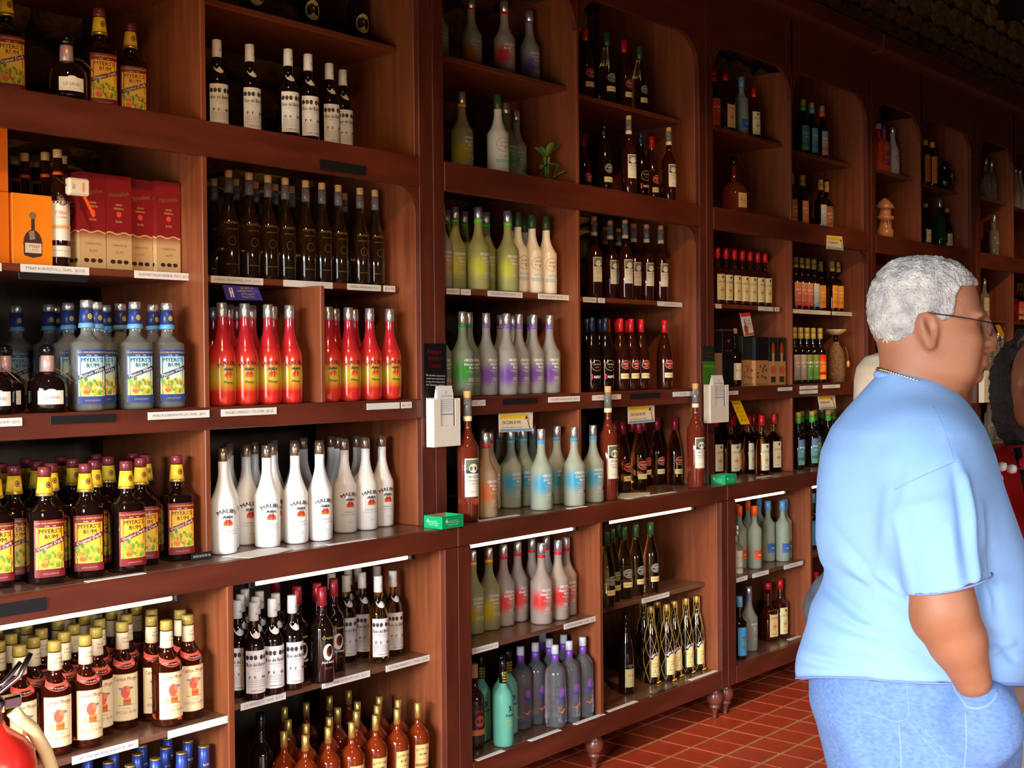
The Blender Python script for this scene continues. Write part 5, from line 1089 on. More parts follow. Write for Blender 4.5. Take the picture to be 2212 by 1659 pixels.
# gift boxes
def giftbox(name, x, y, z, w, d, h, rz, bg, art, label, group, side=None):
    o = empty(name, (x, y, z+.0006), rz); b = MB(); b.box(-w/2, -d/2, 0, w/2, d/2, h, c=.0012, col=bg); b.build('carton', PRINT, o)
    c = Canvas(); art(c, w, h); c.flat((-w/2, -d/2, 0), (1, 0, 0), (0, 0, 1)).build('front_print', PRINT, o)
    c = Canvas(); (side or art)(c, d, h); c.flat((-w/2, d/2, 0), (0, -1, 0), (0, 0, 1)).build('side_print', PRINT, o)
    return tag(o, label, 'box', group)
def art_or(c, w, h):
    dk, lb = S(74, 46, 40), S(226, 206, 176)
    c.ell(w*.5, h*.30, w*.24, h*.2, dk); c.rect(w*.27, h*.14, w*.73, h*.32, dk, nu=2); c.ell(w*.5, h*.15, w*.23, h*.04, dk); c.rect(w*.46, h*.46, w*.55, h*.66, dk, nu=2); c.ell(w*.505, h*.7, w*.09, h*.05, S(140, 110, 70)); c.rect(w*.3, h*.17, w*.71, h*.31, lb); c.text('PYRAT', w*.54, h*.245, h*.055, S(230, 110, 50), bold=.02); c.text('RUM', w*.54, h*.2, h*.04, S(150, 120, 90)); c.poly([(w*.42, h*.35), (w*.56, h*.37), (w*.53, h*.49), (w*.4, h*.47)], S(150, 130, 110))
def art_os(c, w, h): c.rect(w*.3, h*.44, w*.85, h*.72, S(236, 200, 160)); c.text('PYRAT', w*.57, h*.55, h*.07, S(240, 130, 60), width=w*.4)
P_ = ony(28, 566, YU+.10)
ob = (P_.x, YU+.10)
giftbox('orange_gift_box', ob[0]+.058, ob[1]+.06, ZT, .112, .112, .186, 0, S(250, 140, 16), art_or, 'orange gift box with bottle picture, lower of the two at the shelf end', 'orange gift boxes', art_os)
giftbox('orange_gift_box', ob[0]-.055, ob[1]+.075, ZT+.188, .112, .112, .186, 0, S(244, 120, 14), art_or, 'orange gift box stacked above and left of the other one', 'orange gift boxes', art_os)
giftbox('orange_gift_box', ob[0]-.060, ob[1]+.065, ZT, .112, .112, .186, 0, S(244, 124, 14), art_or, 'orange gift box at the bottom under the stacked one, cut by the frame', 'orange gift boxes', art_os)
def art_ms(c, w, h):
    a, g, tn = S(128, 20, 22), S(206, 170, 100), S(196, 160, 110)
    c.rect(0, 0, w, h*.3, tn, nu=2); c.rect(0, h*.3, w, h*.40, tn, a, nv=2, nu=2); c.rect(0, h*.4, w, h, a, nu=2); c.put([(w*i/8, h*(.38+.012*math.sin(i*1.4))) for i in range(9)]+[(w*i/8, h*(.395+.012*math.sin(i*1.4))) for i in range(9)], [(i, i+1, i+10, i+9) for i in range(8)], g)
    c.text('Matusalem', w*.5, h*.78, h*.075, g, shear=.3, rot=.15, width=w*.8, bold=.01); c.text('GRAN', w*.5, h*.68, h*.03, g); c.text('RESERVA', w*.5, h*.64, h*.03, g); c.ell(w*.5, h*.59, w*.1, h*.03, S(220, 70, 40)); c.text('RON', w*.5, h*.5, h*.035, g); c.text('CUBAN STYLE', w*.5, h*.25, h*.03, S(150, 110, 60), width=w*.6); c.text('RUM', w*.5, h*.17, h*.045, S(170, 130, 80))
    for i in (.24, .5, .76): c.ell(w*i, h*.085, w*.1, h*.022, S(50, 36, 20))
for i, (xa, xb, dd) in enumerate(((190, 245, 0), (247, 300, 0), (303, 341, .02), (343, 395, 0))):
    a, b_ = ony(xa, 590, YU+.1+dd), ony(xb, 590, YU+.1+dd); w_ = .079
    giftbox('red_gift_box', 1.8705+.0808*i, YU+.105+dd+w_/2, ZT, w_, w_, .262, 0, S(110, 18, 20), art_ms, f'dark red and gold tall gift box, {ORD[i]} of four beside the ribboned bottles' if i < 3 else 'dark red and gold tall gift box nearest the divider', 'dark red gift boxes')
# cream hang tag with ribbon
t = empty('hang_tag', tuple(ony(168, 405, YU+.07))); b = MB(); b.box(-.032, -.012, -.022, .030, .012, .024, c=.005, col=S(236, 222, 196)); b.build('booklet', PRINT, t)
c = Canvas(); c.text('PYRAT', -.014, 0, .013, S(130, 110, 100), rot=math.pi/2, width=.013); c.rect(.006, -.012, .013, .012, S(240, 160, 100)); c.flat((0, -.0121, 0), (1, 0, 0), (0, 0, 1)).build('print', PRINT, t)
b = MB(); b.add([(.012, -.003, -.0225), (.022, -.003, -.0225), (.048, -.006, -.072), (.040, -.006, -.078), (.034, -.006, -.066)], [(0, 1, 2, 3, 4), (4, 3, 2, 1, 0)], 0, False, S(250, 90, 20)); b.tube([(-.03, 0, .0), (-.05, .015, .02), (-.062, .03, .03)], .0012, 5, col=S(60, 30, 20)); b.build('ribbon', PRINT, t)
tag(t, 'cream hang tag with orange ribbon between ribboned bottles and red gift boxes', 'tag')
# gift boxes of the third unit
def art_dk(c, w, h): c.ell(w*.55, h*.78, w*.12, h*.03, S(150, 44, 30)); c.text('RHUM', w*.55, h*.6, h*.04, S(130, 60, 40), width=w*.6); c.rect(0, h*.955, w, h*.965, S(150, 80, 40))
def art_tn(c, w, h):
    c.rect(0, 0, w, h*.52, S(176, 124, 74)); rnd = random.Random(5)
    for k in range(12): c.ell(w*rnd.uniform(.15, .85), h*rnd.uniform(.12, .42), w*.08, h*.03, S(110, 70, 44), n=6)
    c.rect(w*.1, h*.02, w*.9, h*.05, S(130, 120, 50))
def art_bt(c, w, h):
    c.rect(0, 0, w, h*.5, S(190, 130, 84)); c.ell(w*.5, h*.72, w*.2, h*.17, S(190, 50, 30)); c.rect(w*.35, h*.4, w*.65, h*.68, S(190, 150, 100)); c.ell(w*.5, h*.32, w*.34, h*.08, S(180, 96, 60)); c.rect(w*.2, h*.06, w*.8, h*.18, S(60, 50, 30)); c.rect(w*.2, h*.03, w*.8, h*.05, S(140, 130, 50))
for i, (xa, w_, h_, bg, art, desc) in enumerate(((1541, .10, .262, S(18, 12, 12), lambda c, w, h: c.rect(0, 0, w, h*.6, S(150, 110, 80)), 'tan and black gift box half hidden by the post'), (1569, .108, .275, S(16, 10, 10), art_dk, 'tall black gift box with red emblem'),
        (1613, .082, .24, S(34, 30, 20), art_tn, 'gift box with dark top and tan lower half'), (1640, .145, .235, S(20, 16, 18), art_tn, 'wide gift box with dark panel and tan picture'), (1674, .085, .235, S(28, 34, 22), art_bt, 'gift box with red bottle picture, left of two'), (1694, .085, .235, S(28, 34, 22), art_bt, 'gift box with red bottle picture next to the divider'))):
    w_ = (.095, .105, .08, .128, .082, .082)[i]; x_ = (4.984, 5.088, 5.295, 5.405, 5.514, 5.600)[i]
    giftbox('gift_box', x_, YU+.02+w_*.45+(.02 if i == 2 else 0), ZR2, w_-.003, w_*.9, h_, 0, bg, art, desc, 'gift boxes of the third unit')
# burlap-wrapped bottle with a straw hat
BUR = noisy(pmat('burlap', rough=.95), srgb(96, 66, 40), srgb(150, 110, 70), (1, 1, 1), 90, 3, .6)
STR = noisy(pmat('straw_weave', rough=.9), srgb(190, 156, 104), srgb(226, 200, 150), (1, 1, 3), 60, 3, .5)
q = ony(1806, 833, YU+.09); o = empty('burlap_wrapped_bottle', (q.x, YU+.09, ZR2+.0006))
MB().lathe([(.04, 0), (.047, .004), (.049, .05), (.048, .12), (.042, .16), (.034, .185), (.02, .205), (.016, .22)], 18).build('sack', BUR, o)
MB().lathe([(.0135, .215), (.0135, .262), (.013, .262)], 12).build('neck', G['dark'], o)
MB().lathe([(.018, .258), (.03, .260), (.048, .272), (.056, .286), (.0555, .288), (.046, .278), (.026, .280), (.015, .279)], 20).build('straw_hat', STR, o)
MB().tube([(.03, -.04, .19), (.05, -.045, .15), (.052, -.046, .11)], .002, 5, col=S(150, 110, 60)).build('string', PRINT, o)
b = MB(); b.lathe([(.002, .08), (.009, .09), (.010, .105), (.004, .118)], 8, cx=.052, cy=-.046, dy=1, col=S(230, 150, 80)); b.build('charm', PRINT, o)
tag(o, 'burlap-wrapped bottle with straw hat at the end of the middle rail', 'bottle')
# lighthouse-shaped ceramic decanter and black-and-white novelty bottle
CER = pmat('glazed_ceramic', srgb(190, 130, 90), .3, coat=.3)
q = ony(1911, 470, YU+.09); o = empty('ceramic_decanter', (q.x, YU+.09, ZR1+.0006))
MB().lathe([(.035, 0), (.05, .005), (.05, .05), (.04, .06), (.038, .11), (.052, .115), (.054, .13), (.036, .135), (.036, .175), (.056, .18), (.05, .195), (.03, .22), (.012, .235), (.004, .24)], 16).build('body', CER, o)
MB().lathe([(.0385, .062), (.039, .066), (.0385, .105)], 12).build('dark_band', BLACKP, o)
tag(o, 'tower-shaped brown ceramic decanter on the top rail of the fourth unit', 'decanter')
q = ony(2044, 410, YU+.09); o = empty('novelty_bottle', (q.x, YU+.1, ZTT+.0006))
MB().lathe([(.03, 0), (.045, .01), (.048, .06), (.036, .10), (.022, .115), (.03, .13), (.031, .15), (.02, .168), (.006, .175)], 16).build('body', K['black'], o)
c = Canvas(); c.poly([(-.02, .07), (.022, .03), (.022, .10)], S(206, 190, 170)); c.wrap(lambda z: .048).build('label', PRINT, o)
tag(o, 'black novelty bottle with pale triangle beside the yellow-capped bottle', 'bottle')
# artificial plant
LF = noisy(pmat('plant_leaf', rough=.5), srgb(46, 96, 40), srgb(120, 140, 50), (1, 1, 1), 25, 3, .1)
POT = pmat('plant_pot', srgb(30, 30, 32), .5)
q = ony(1204, 384, YU+.085); o = empty('potted_plant', (min(q.x, 3.83), YU+.085, ZR1+.0006))
MB().lathe([(.018, 0), (.028, .003), (.031, .014), (.028, .018), (.02, .018)], 14).build('pot', POT, o)
for i in range(4):
    a = i*1.6; MB().tube([(.006*math.cos(a), .006*math.sin(a), .016), (.007*math.cos(a), .007*math.sin(a), .06), (.012*math.cos(a), .012*math.sin(a), .10)], .0052, 6).build('stem', LF, o)
def leaf(a, r0, z0, L_, up, curl, w, parent):
    b = MB(); vs = []; n = 7
    for k in range(n+1):
        t = k/n; r = r0+L_*t*(1-.15*t); z = z0+up*t-curl*t*t; ww = w*math.sin(math.pi*min(1, .12+t*.88))**.7
        for s_ in (-1, 0, 1): vs.append((r*math.cos(a)-s_*ww*math.sin(a), r*math.sin(a)+s_*ww*math.cos(a), z-(.006 if s_ == 0 else 0)))
    vs += [(x, y, z-.0012) for x, y, z in vs]; m_ = 3*(n+1)
    fs = [(3*k+j, 3*k+j+1, 3*k+j+4, 3*k+j+3) for k in range(n) for j in (0, 1)]; fs += [tuple(reversed([i+m_ for i in f])) for f in fs]
    fs += [(3*k, 3*k+3, m_+3*k+3, m_+3*k) for k in range(n)]+[(3*k+5, 3*k+2, m_+3*k+2, m_+3*k+5) for k in range(n)]
    b.add(vs, fs, 0, True); return b.build('leaf', LF, parent)
for a, r0, z0, L_, up, curl, w in ((3.3, .008, .11, .075, .075, .06, .012), (-.4, .008, .11, .068, .085, .04, .014), (-1.6, .006, .11, .035, .06, .01, .022), (.6, .006, .11, .05, .07, .02, .018), (2.5, .006, .10, .05, .07, .03, .016),
    (3.5, .006, .07, .075, .03, .055, .015), (-.2, .006, .075, .08, .02, .03, .013), (-1.3, .004, .072, .03, .02, .02, .017), (-.7, .02, .02, .07, .05, .02, .014), (3.9, .02, .02, .04, .03, .0, .006), (-.9, .025, .018, .025, .07, .01, .012)):
    leaf(a, r0, z0, L_, up, curl, w, o)
tag(o, 'small green broad-leaved plant on the top rail right of the frosted bottles', 'plant')

# fire extinguisher at the near end
RED = pmat('extinguisher_red', srgb(216, 40, 30), .25, coat=.4); CHR = pmat('chrome', (.7, .7, .72), .18, 1); HOSE = pmat('cream_hose', srgb(226, 196, 140), .5)
Ye = 2.42; q = ony(-14, 1600, Ye); ex = q.x; zt = q.z
o = empty('fire_extinguisher', (ex, Ye, 0)); r = .082
MB().lathe([(r*.9, 0), (r, .01), (r, zt-.05), (r*.93, zt-.022), (r*.72, zt), (r*.4, zt+.02), (.024, zt+.028), (.022, zt+.036)], 28).build('cylinder', RED, o)
MB().lathe([(.016, zt+.034), (.016, zt+.055), (.024, zt+.058), (.024, zt+.082), (.014, zt+.09)], 16).build('valve', CHR, o)
MB().box(-.012, -.014, zt+.06, .056, .014, zt+.084, c=.004).build('valve_block', CHR, o)
b = MB(); b.tube([(-.05, 0, zt+.085), (.01, 0, zt+.092), (.05, -.01, zt+.12), (.075, -.012, zt+.165)], .006, 6); b.tube([(-.06, 0, zt+.10), (.02, 0, zt+.11), (.055, -.01, zt+.15)], .005, 6); b.build('handle', CHR, o)
MB().tube([(.035, -.01, zt+.055), (.05, -.012, zt+.035), (.075, -.014, zt+.01), (.105, -.012, zt-.045), (.13, -.01, zt-.12), (.128, -.008, zt-.25), (.10, -.004, zt-.36)], .014, 12).build('hose', HOSE, o)
MB().lathe([(r+.0015, zt-.28), (r+.0015, zt-.1)], 28, close=False, col=S(220, 214, 206)).build('label', PRINT, o)
tag(o, 'red fire extinguisher with cream hose and chrome valve before the nearest cabinet', 'fire extinguisher')
# ------------------------------------------------------------------ people (each body one continuous surface)
import openvdb
class Field:
    """signed distance on a grid, built up from simple volumes blended into one another"""
    def __init__(s, lo, hi, h):
        s.lo, s.h = np.array(lo, float), h; n = [int((b-a)/h)+1 for a, b in zip(lo, hi)]
        s.X, s.Y, s.Z = np.meshgrid(*[lo[i]+h*np.arange(n[i]) for i in range(3)], indexing='ij', sparse=True)
        s.d = np.full(n, 1.0)
    def mix(s, e, k=.02, sub=False, cut=False):
        if sub: e = -e; a = s.d; hh = np.clip(.5-.5*(a-e)/k, 0, 1); s.d = a*(1-hh)+e*hh+k*hh*(1-hh); return s
        if cut: s.d = np.maximum(s.d, e); return s
        a = s.d; hh = np.clip(.5+.5*(a-e)/k, 0, 1); s.d = a*(1-hh)+e*hh-k*hh*(1-hh); return s
    def ell(s, c, r, rot=0, axis='y', **k):
        x, y, z = s.X-c[0], s.Y-c[1], s.Z-c[2]
        if rot:
            ca, sa = math.cos(rot), math.sin(rot)
            if axis == 'y': x, z = x*ca+z*sa, -x*sa+z*ca
            elif axis == 'z': x, y = x*ca+y*sa, -x*sa+y*ca
            else: y, z = y*ca+z*sa, -y*sa+z*ca
        q = np.sqrt((x/r[0])**2+(y/r[1])**2+(z/r[2])**2)
        return s.mix((q-1)*min(r), **k)
    def cap(s, a, b, ra, rb, flat=1, **k):
        a, b = np.array(a, float), np.array(b, float); ab = b-a; L2 = ab@ab
        t = np.clip(((s.X-a[0])*ab[0]+(s.Y-a[1])*ab[1]+(s.Z-a[2])*ab[2])/L2, 0, 1)
        d = np.sqrt((s.X-a[0]-t*ab[0])**2+((s.Y-a[1]-t*ab[1])/flat)**2+(s.Z-a[2]-t*ab[2])**2)
        return s.mix(d-(ra+(rb-ra)*t), **k)
    def loft(s, tab, p=2.3, **k):
        """tab rows: z, x back, x front, y centre, half width"""
        t = np.array(sorted(tab)); z = s.Z.ravel(); g = lambda i: np.interp(z, t[:, 0], t[:, i])[None, None, :]
        xb, xf, yc, hw = g(1), g(2), g(3), g(4); cx, a = (xb+xf)/2, (xf-xb)/2
        q = (np.abs((s.X-cx)/a)**p+np.abs((s.Y-yc)/hw)**p)**(1/p); d = (q-1)*np.minimum(a, hw)
        d = np.maximum(d, np.maximum(s.Z-t[-1, 0], t[0, 0]-s.Z))
        return s.mix(d, **k)
    def mesh(s, name, mat, smooth=2, disp=None):
        g = openvdb.FloatGrid(1.0); g.copyFromArray(s.d.astype(np.float32)); r = g.convertToPolygons(isovalue=0)
        P_, q = r[0], r[-1]; P_ = P_*s.h+s.lo
        me = bpy.data.meshes.new(name); me.from_pydata(P_.tolist(), [], [tuple(reversed(f)) for f in q.tolist()]); me.update()
        # weld-free relax
        n = len(P_); e = np.array([tuple(x.vertices) for x in me.edges])
        for _ in range(smooth):
            acc = np.zeros((n, 3)); cnt = np.zeros(n); np.add.at(acc, e[:, 0], P_[e[:, 1]]); np.add.at(acc, e[:, 1], P_[e[:, 0]]); np.add.at(cnt, e[:, 0], 1); np.add.at(cnt, e[:, 1], 1)
            P_ = .5*P_+.5*acc/np.maximum(cnt, 1)[:, None]
        me.vertices.foreach_set('co', P_.astype(np.float32).ravel()); me.update()
        if disp:
            nn = np.empty(3*n, np.float32); me.vertices.foreach_get('normal', nn); nn = nn.reshape(-1, 3)
            P_ = P_+nn*disp(P_, nn)[:, None]; me.vertices.foreach_set('co', P_.astype(np.float32).ravel())
        me.materials.append(mat); me.polygons.foreach_set('use_smooth', [True]*len(me.polygons)); me.update()
        return me
def ridge(P, a, b, w, amp, plane='xz'):
    """a cloth fold running from a to b (on the near side of the body)"""
    a, b = np.array(a), np.array(b); q = P[:, [0, 2]]; ab = b-a; t = np.clip(((q-a)@ab)/(ab@ab), 0, 1); d = np.linalg.norm(q-a-t[:, None]*ab, axis=1)
    return amp*np.exp(-(d/w)**2)*np.sin(np.pi*np.clip(t*.9+.1, 0, 1))**.5
def interp_poly(pts, x): return np.interp(x, [p[0] for p in pts], [p[1] for p in pts])

SKIN = noisy(pmat('brown_skin', rough=.58, sss=.08), srgb(122, 74, 50), srgb(148, 94, 66), (1, 1, 1), 9, 5, .08, bscale=160)
SKIN2 = noisy(pmat('light_skin', rough=.5), srgb(190, 140, 110), srgb(206, 158, 128), (1, 1, 1), 9, 4, .05)
HAIRG = noisy(pmat('grey_curly_hair', rough=.9), srgb(128, 124, 122), srgb(196, 188, 182), (1, 1, 1), 30, 8, .9, lo=.3, hi=.7, bscale=240)
SHIRT = noisy(pmat('sky_blue_cotton', rough=.85), srgb(114, 148, 194), srgb(122, 156, 201), (1, 1, 1), 6, 4, .08, bscale=300)
DENIM = noisy(pmat('washed_denim', rough=.85), srgb(76, 102, 148), srgb(96, 124, 170), (1.6, 1.6, 3), 60, 8, .25, lo=.3, hi=.72, bscale=260)
DEND = noisy(pmat('dark_denim', rough=.85), srgb(60, 86, 132), srgb(96, 124, 170), (1, 1, 2.2), 26, 7, .25, bscale=260)
THREAD = pmat('pale_thread', srgb(108, 130, 168), .7)
HEM = pmat('shirt_hem_thread', srgb(104, 120, 176), .8)
LEATH = pmat('dark_shoe_leather', srgb(30, 26, 24), .4)

def person(loc, heading, h0): return empty('person', (loc[0], loc[1], 0), heading)
def bodyfield(o, k=1.0): return None

# --- the grey-haired man
PX, DEP = 1985, 2.45
base = FW*DEP+RT*((PX-1106)/FPX*DEP); AZ = math.atan2(base.y, base.x)
HEADING = math.radians(-60)
man = person((base.x, base.y), HEADING, 1.79)
tag(man, 'tall heavy grey-haired man in sky blue shirt and jeans, right hand in his pocket', 'person')
def nl(px, py, yn=0.0):
    # pixel of the photograph -> his own x, z on the plane y=yn of his body
    d = ray(px, py); hx, hy = math.cos(HEADING), math.sin(HEADING); nx, ny = -hy, hx
    t = (base.x*nx+base.y*ny+yn)/(d.x*nx+d.y*ny); P_ = d*t
    return ((P_.x-base.x)*hx+(P_.y-base.y)*hy, HC+P_.z)
# head, neck, arms, trunk, legs
hl = [(1.798, -.012, .012, 0, .012), (1.794, -.036, .040, 0, .034), (1.785, -.054, .064, 0, .05), (1.765, -.072, .090, 0, .064), (1.745, -.084, .104, 0, .071), (1.72, -.091, .111, 0, .076), (1.70, -.092, .113, 0, .078), (1.675, -.089, .117, 0, .0785), (1.655, -.083, .112, 0, .078),
      (1.635, -.072, .113, 0, .0765), (1.61, -.058, .113, 0, .074), (1.59, -.04, .110, 0, .071), (1.575, -.02, .107, 0, .066), (1.56, .01, .102, 0, .058), (1.548, .03, .088, 0, .044)]
f = Field((-.20, -.20, 1.42), (.20, .20, 1.83), .0033)
f.loft(hl, 2.25)
f.cap((-.005, 0, 1.64), (-.012, 0, 1.46), .066, .072, k=.03); f.cap((.045, 0, 1.60), (.015, 0, 1.47), .052, .06, k=.03)
f.ell((.131, 0, 1.635), (.015, .014, .022), k=.014); f.ell((.122, 0, 1.66), (.012, .010, .028), k=.016); f.ell((.124, .014, 1.630), (.012, .010, .009), k=.008); f.ell((.124, -.014, 1.630), (.012, .010, .009), k=.008)
f.ell((.118, 0, 1.605), (.012, .026, .007), k=.006); f.ell((.117, 0, 1.590), (.012, .024, .008), k=.006); f.ell((.106, 0, 1.566), (.014, .024, .014), k=.012)
f.ell((.104, .032, 1.684), (.013, .026, .008), k=.014); f.ell((.104, -.032, 1.684), (.013, .026, .008), k=.014)
for s_ in (-1, 1):
    f.ell((.112, s_*.031, 1.668), (.014, .018, .010), sub=True, k=.012); f.ell((.097, s_*.031, 1.668), (.0125, .0125, .0125), k=.004)
    f.ell((.075, s_*.05, 1.635), (.03, .022, .022), k=.03); f.ell((.05, s_*.056, 1.585), (.04, .02, .025), k=.03)
    # ear: rim, bowl, lobe
    f.ell((.004, s_*.083, 1.660), (.0205, .009, .032), rot=.18, k=.006); f.ell((.009, s_*.096, 1.662), (.0125, .015, .022), rot=.18, sub=True, k=.004); f.ell((-.004, s_*.091, 1.66), (.004, .004, .02), rot=.18, k=.004); f.ell((.002, s_*.0865, 1.652), (.0055, .0055, .016), rot=.18, k=.004); f.ell((.010, s_*.085, 1.629), (.010, .007, .011), k=.006); f.ell((.019, s_*.084, 1.648), (.004, .006, .007), k=.003)
headme = f.mesh('head', SKIN, 1)
fb = Field((-.30, -.36, .0), (.36, .36, 1.56), .008)
fb.loft([(1.53, -.09, .03, 0, .09), (1.47, -.13, .07, 0, .15), (1.38, -.15, .09, 0, .185), (1.25, -.16, .12, 0, .20), (1.1, -.15, .17, 0, .185), (.98, -.16, .13, 0, .165), (.86, -.16, .12, 0, .17), (.80, -.14, .10, 0, .165)], 2.2, k=.03)
for s_ in (-1, 1):
    fb.cap((.02, s_*.10, .86), (.01, s_*.10, .48), .105, .07, k=.04); fb.cap((.01, s_*.10, .48), (-.02, s_*.10, .09), .065, .045, k=.02); fb.cap((-.04, s_*.105, .05), (.14, s_*.115, .04), .045, .04, k=.02)
# right arm: shoulder, elbow, wrist; the hand closes inside the pocket
_s, _e, _w, _h = nl(2000, 1030, -.235), nl(2045, 1320, -.28), nl(2108, 1478, -.25), nl(2120, 1552, -.188)
SH_, EL, WR, HD = (_s[0], -.200, _s[1]), (_e[0], -.252, _e[1]), (_w[0], -.220, _w[1]), (_h[0], -.188, _h[1])
MF = tuple(.55*a+.45*b for a, b in zip(EL, WR))
fb.cap(SH_, EL, .062, .053, k=.03); fb.cap(EL, MF, .053, .048, k=.01); fb.cap(MF, WR, .048, .034, k=.012)
fb.cap((0, .215, 1.40), (.03, .30, 1.09), .06, .05, k=.03); fb.cap((.03, .30, 1.09), (.12, .29, .86), .05, .032, k=.01)
bodyme = fb.mesh('body', SKIN, 2)
# finer arm blended in one field with palm and fingers
fa = Field((EL[0]-.12, -.36, HD[2]-.13), (HD[0]+.10, -.16, EL[2]+.14), .004)
fa.cap((EL[0]-.015, -.238, EL[2]+.10), EL, .057, .054, k=.02); fa.cap(EL, MF, .055, .051, k=.012); fa.cap(MF, WR, .050, .033, flat=1.0, k=.012); fa.ell((EL[0]-.02, -.256, EL[2]-.02), (.036, .034, .04), k=.02)
fa.ell(HD, (.042, .018, .05), rot=-.3, k=.02)
for i, (dx, l) in enumerate(((-.028, .055), (-.010, .066), (.010, .062), (.028, .05))):
    a = (HD[0]+dx, HD[1]+.002, HD[2]-.035); m_ = (a[0]+.006, a[1]+.008, a[2]-l*.55); e_ = (m_[0]+.008, m_[1]+.018, m_[2]-l*.35)
    fa.cap(a, m_, .0095, .0085, k=.005); fa.cap(m_, e_, .0085, .007, k=.004)
fa.cap((HD[0]+.035, HD[1], HD[2]+.01), (HD[0]+.058, HD[1]+.01, HD[2]-.03), .011, .009, k=.008)
armme = fa.mesh('arm', SKIN, 2)
# join the pieces of the body into one mesh object
def joined(name, mes, mat, parent):
    v, fc, n = [], [], 0
    for me in mes:
        a = np.empty(3*len(me.vertices), np.float32); me.vertices.foreach_get('co', a); v.append(a.reshape(-1, 3)); fc += [tuple(i+n for i in p.vertices) for p in me.polygons]; n += len(me.vertices)
    me = bpy.data.meshes.new(name); me.from_pydata(np.concatenate(v).tolist(), [], fc); me.materials.append(mat); me.polygons.foreach_set('use_smooth', [True]*len(fc)); me.update()
    return link(name, me, parent)
def remeshed(name, mes, mat, parent, vox=.0036):
    o = joined(name, mes, mat, parent); md = o.modifiers.new('union', 'REMESH'); md.mode = 'VOXEL'; md.voxel_size = vox; md.use_smooth_shade = True
    dg = bpy.context.evaluated_depsgraph_get(); me = bpy.data.meshes.new_from_object(o.evaluated_get(dg)); o.modifiers.clear(); o.data = me; me.name = name
    if not me.materials: me.materials.append(mat)
    return o
skin = remeshed('body', [headme, bodyme, armme], SKIN, man)
# hair: a close cap over the skull, limited by the hairline
fh = Field((-.12, -.10, 1.60), (.14, .10, 1.82), .003)
fh.loft([(z+.004*(z > 1.7), xb-.006, xf+.005, yc, hw+.006) for z, xb, xf, yc, hw in hl if z > 1.56], 2.25)
line = [(-.2, 1.628), (-.066, 1.628), (-.045, 1.636), (-.022, 1.648), (-.012, 1.662), (.0, 1.688), (.018, 1.690), (.030, 1.672), (.046, 1.678), (.056, 1.690), (.058, 1.722), (.066, 1.738), (.098, 1.742), (.2, 1.742)]
lx = [p[0] for p in line]; lz = [p[1] for p in line]
fh.mix(np.interp(fh.X+0*fh.Z, lx, lz)+.0-fh.Z+0*fh.Y, cut=True)
def curl(P_, nn):
    return np.array([.0032*noise.noise(Vector(p*90))+.002*noise.noise(Vector(p*210)) for p in P_])
link('hair', fh.mesh('hair', HAIRG, 2, curl), man)
# shirt
st = [(1.578, -.070, -.02, 0, .06), (1.56, -.088, .040, 0, .085), (1.535, -.110, .072, 0, .112), (1.50, -.140, .100, 0, .150), (1.467, -.166, .118, 0, .182), (1.42, -.186, .135, 0, .203), (1.36, -.195, .152, 0, .212), (1.30, -.197, .172, 0, .214),
      (1.24, -.197, .190, 0, .214), (1.20, -.190, .202, 0, .213), (1.186, -.181, .206, 0, .212), (1.165, -.184, .210, 0, .212), (1.10, -.207, .216, 0, .214), (1.05, -.224, .216, 0, .216), (1.0, -.236, .212, 0, .218), (.975, -.238, .202, 0, .218), (.962, -.232, .198, 0, .216)]
# front silhouette against the back one: both edges read off the outline of the figure
fs = Field((-.29, -.37, .93), (.27, .37, 1.60), .0055)
fs.loft(st, 2.35); fs.cap((SH_[0], -.150, 1.43), (SH_[0]+.01, -.215, 1.31), .072, .070, k=.08); fs.cap((.0, .165, 1.425), (.0, .22, 1.31), .075, .07, k=.06)
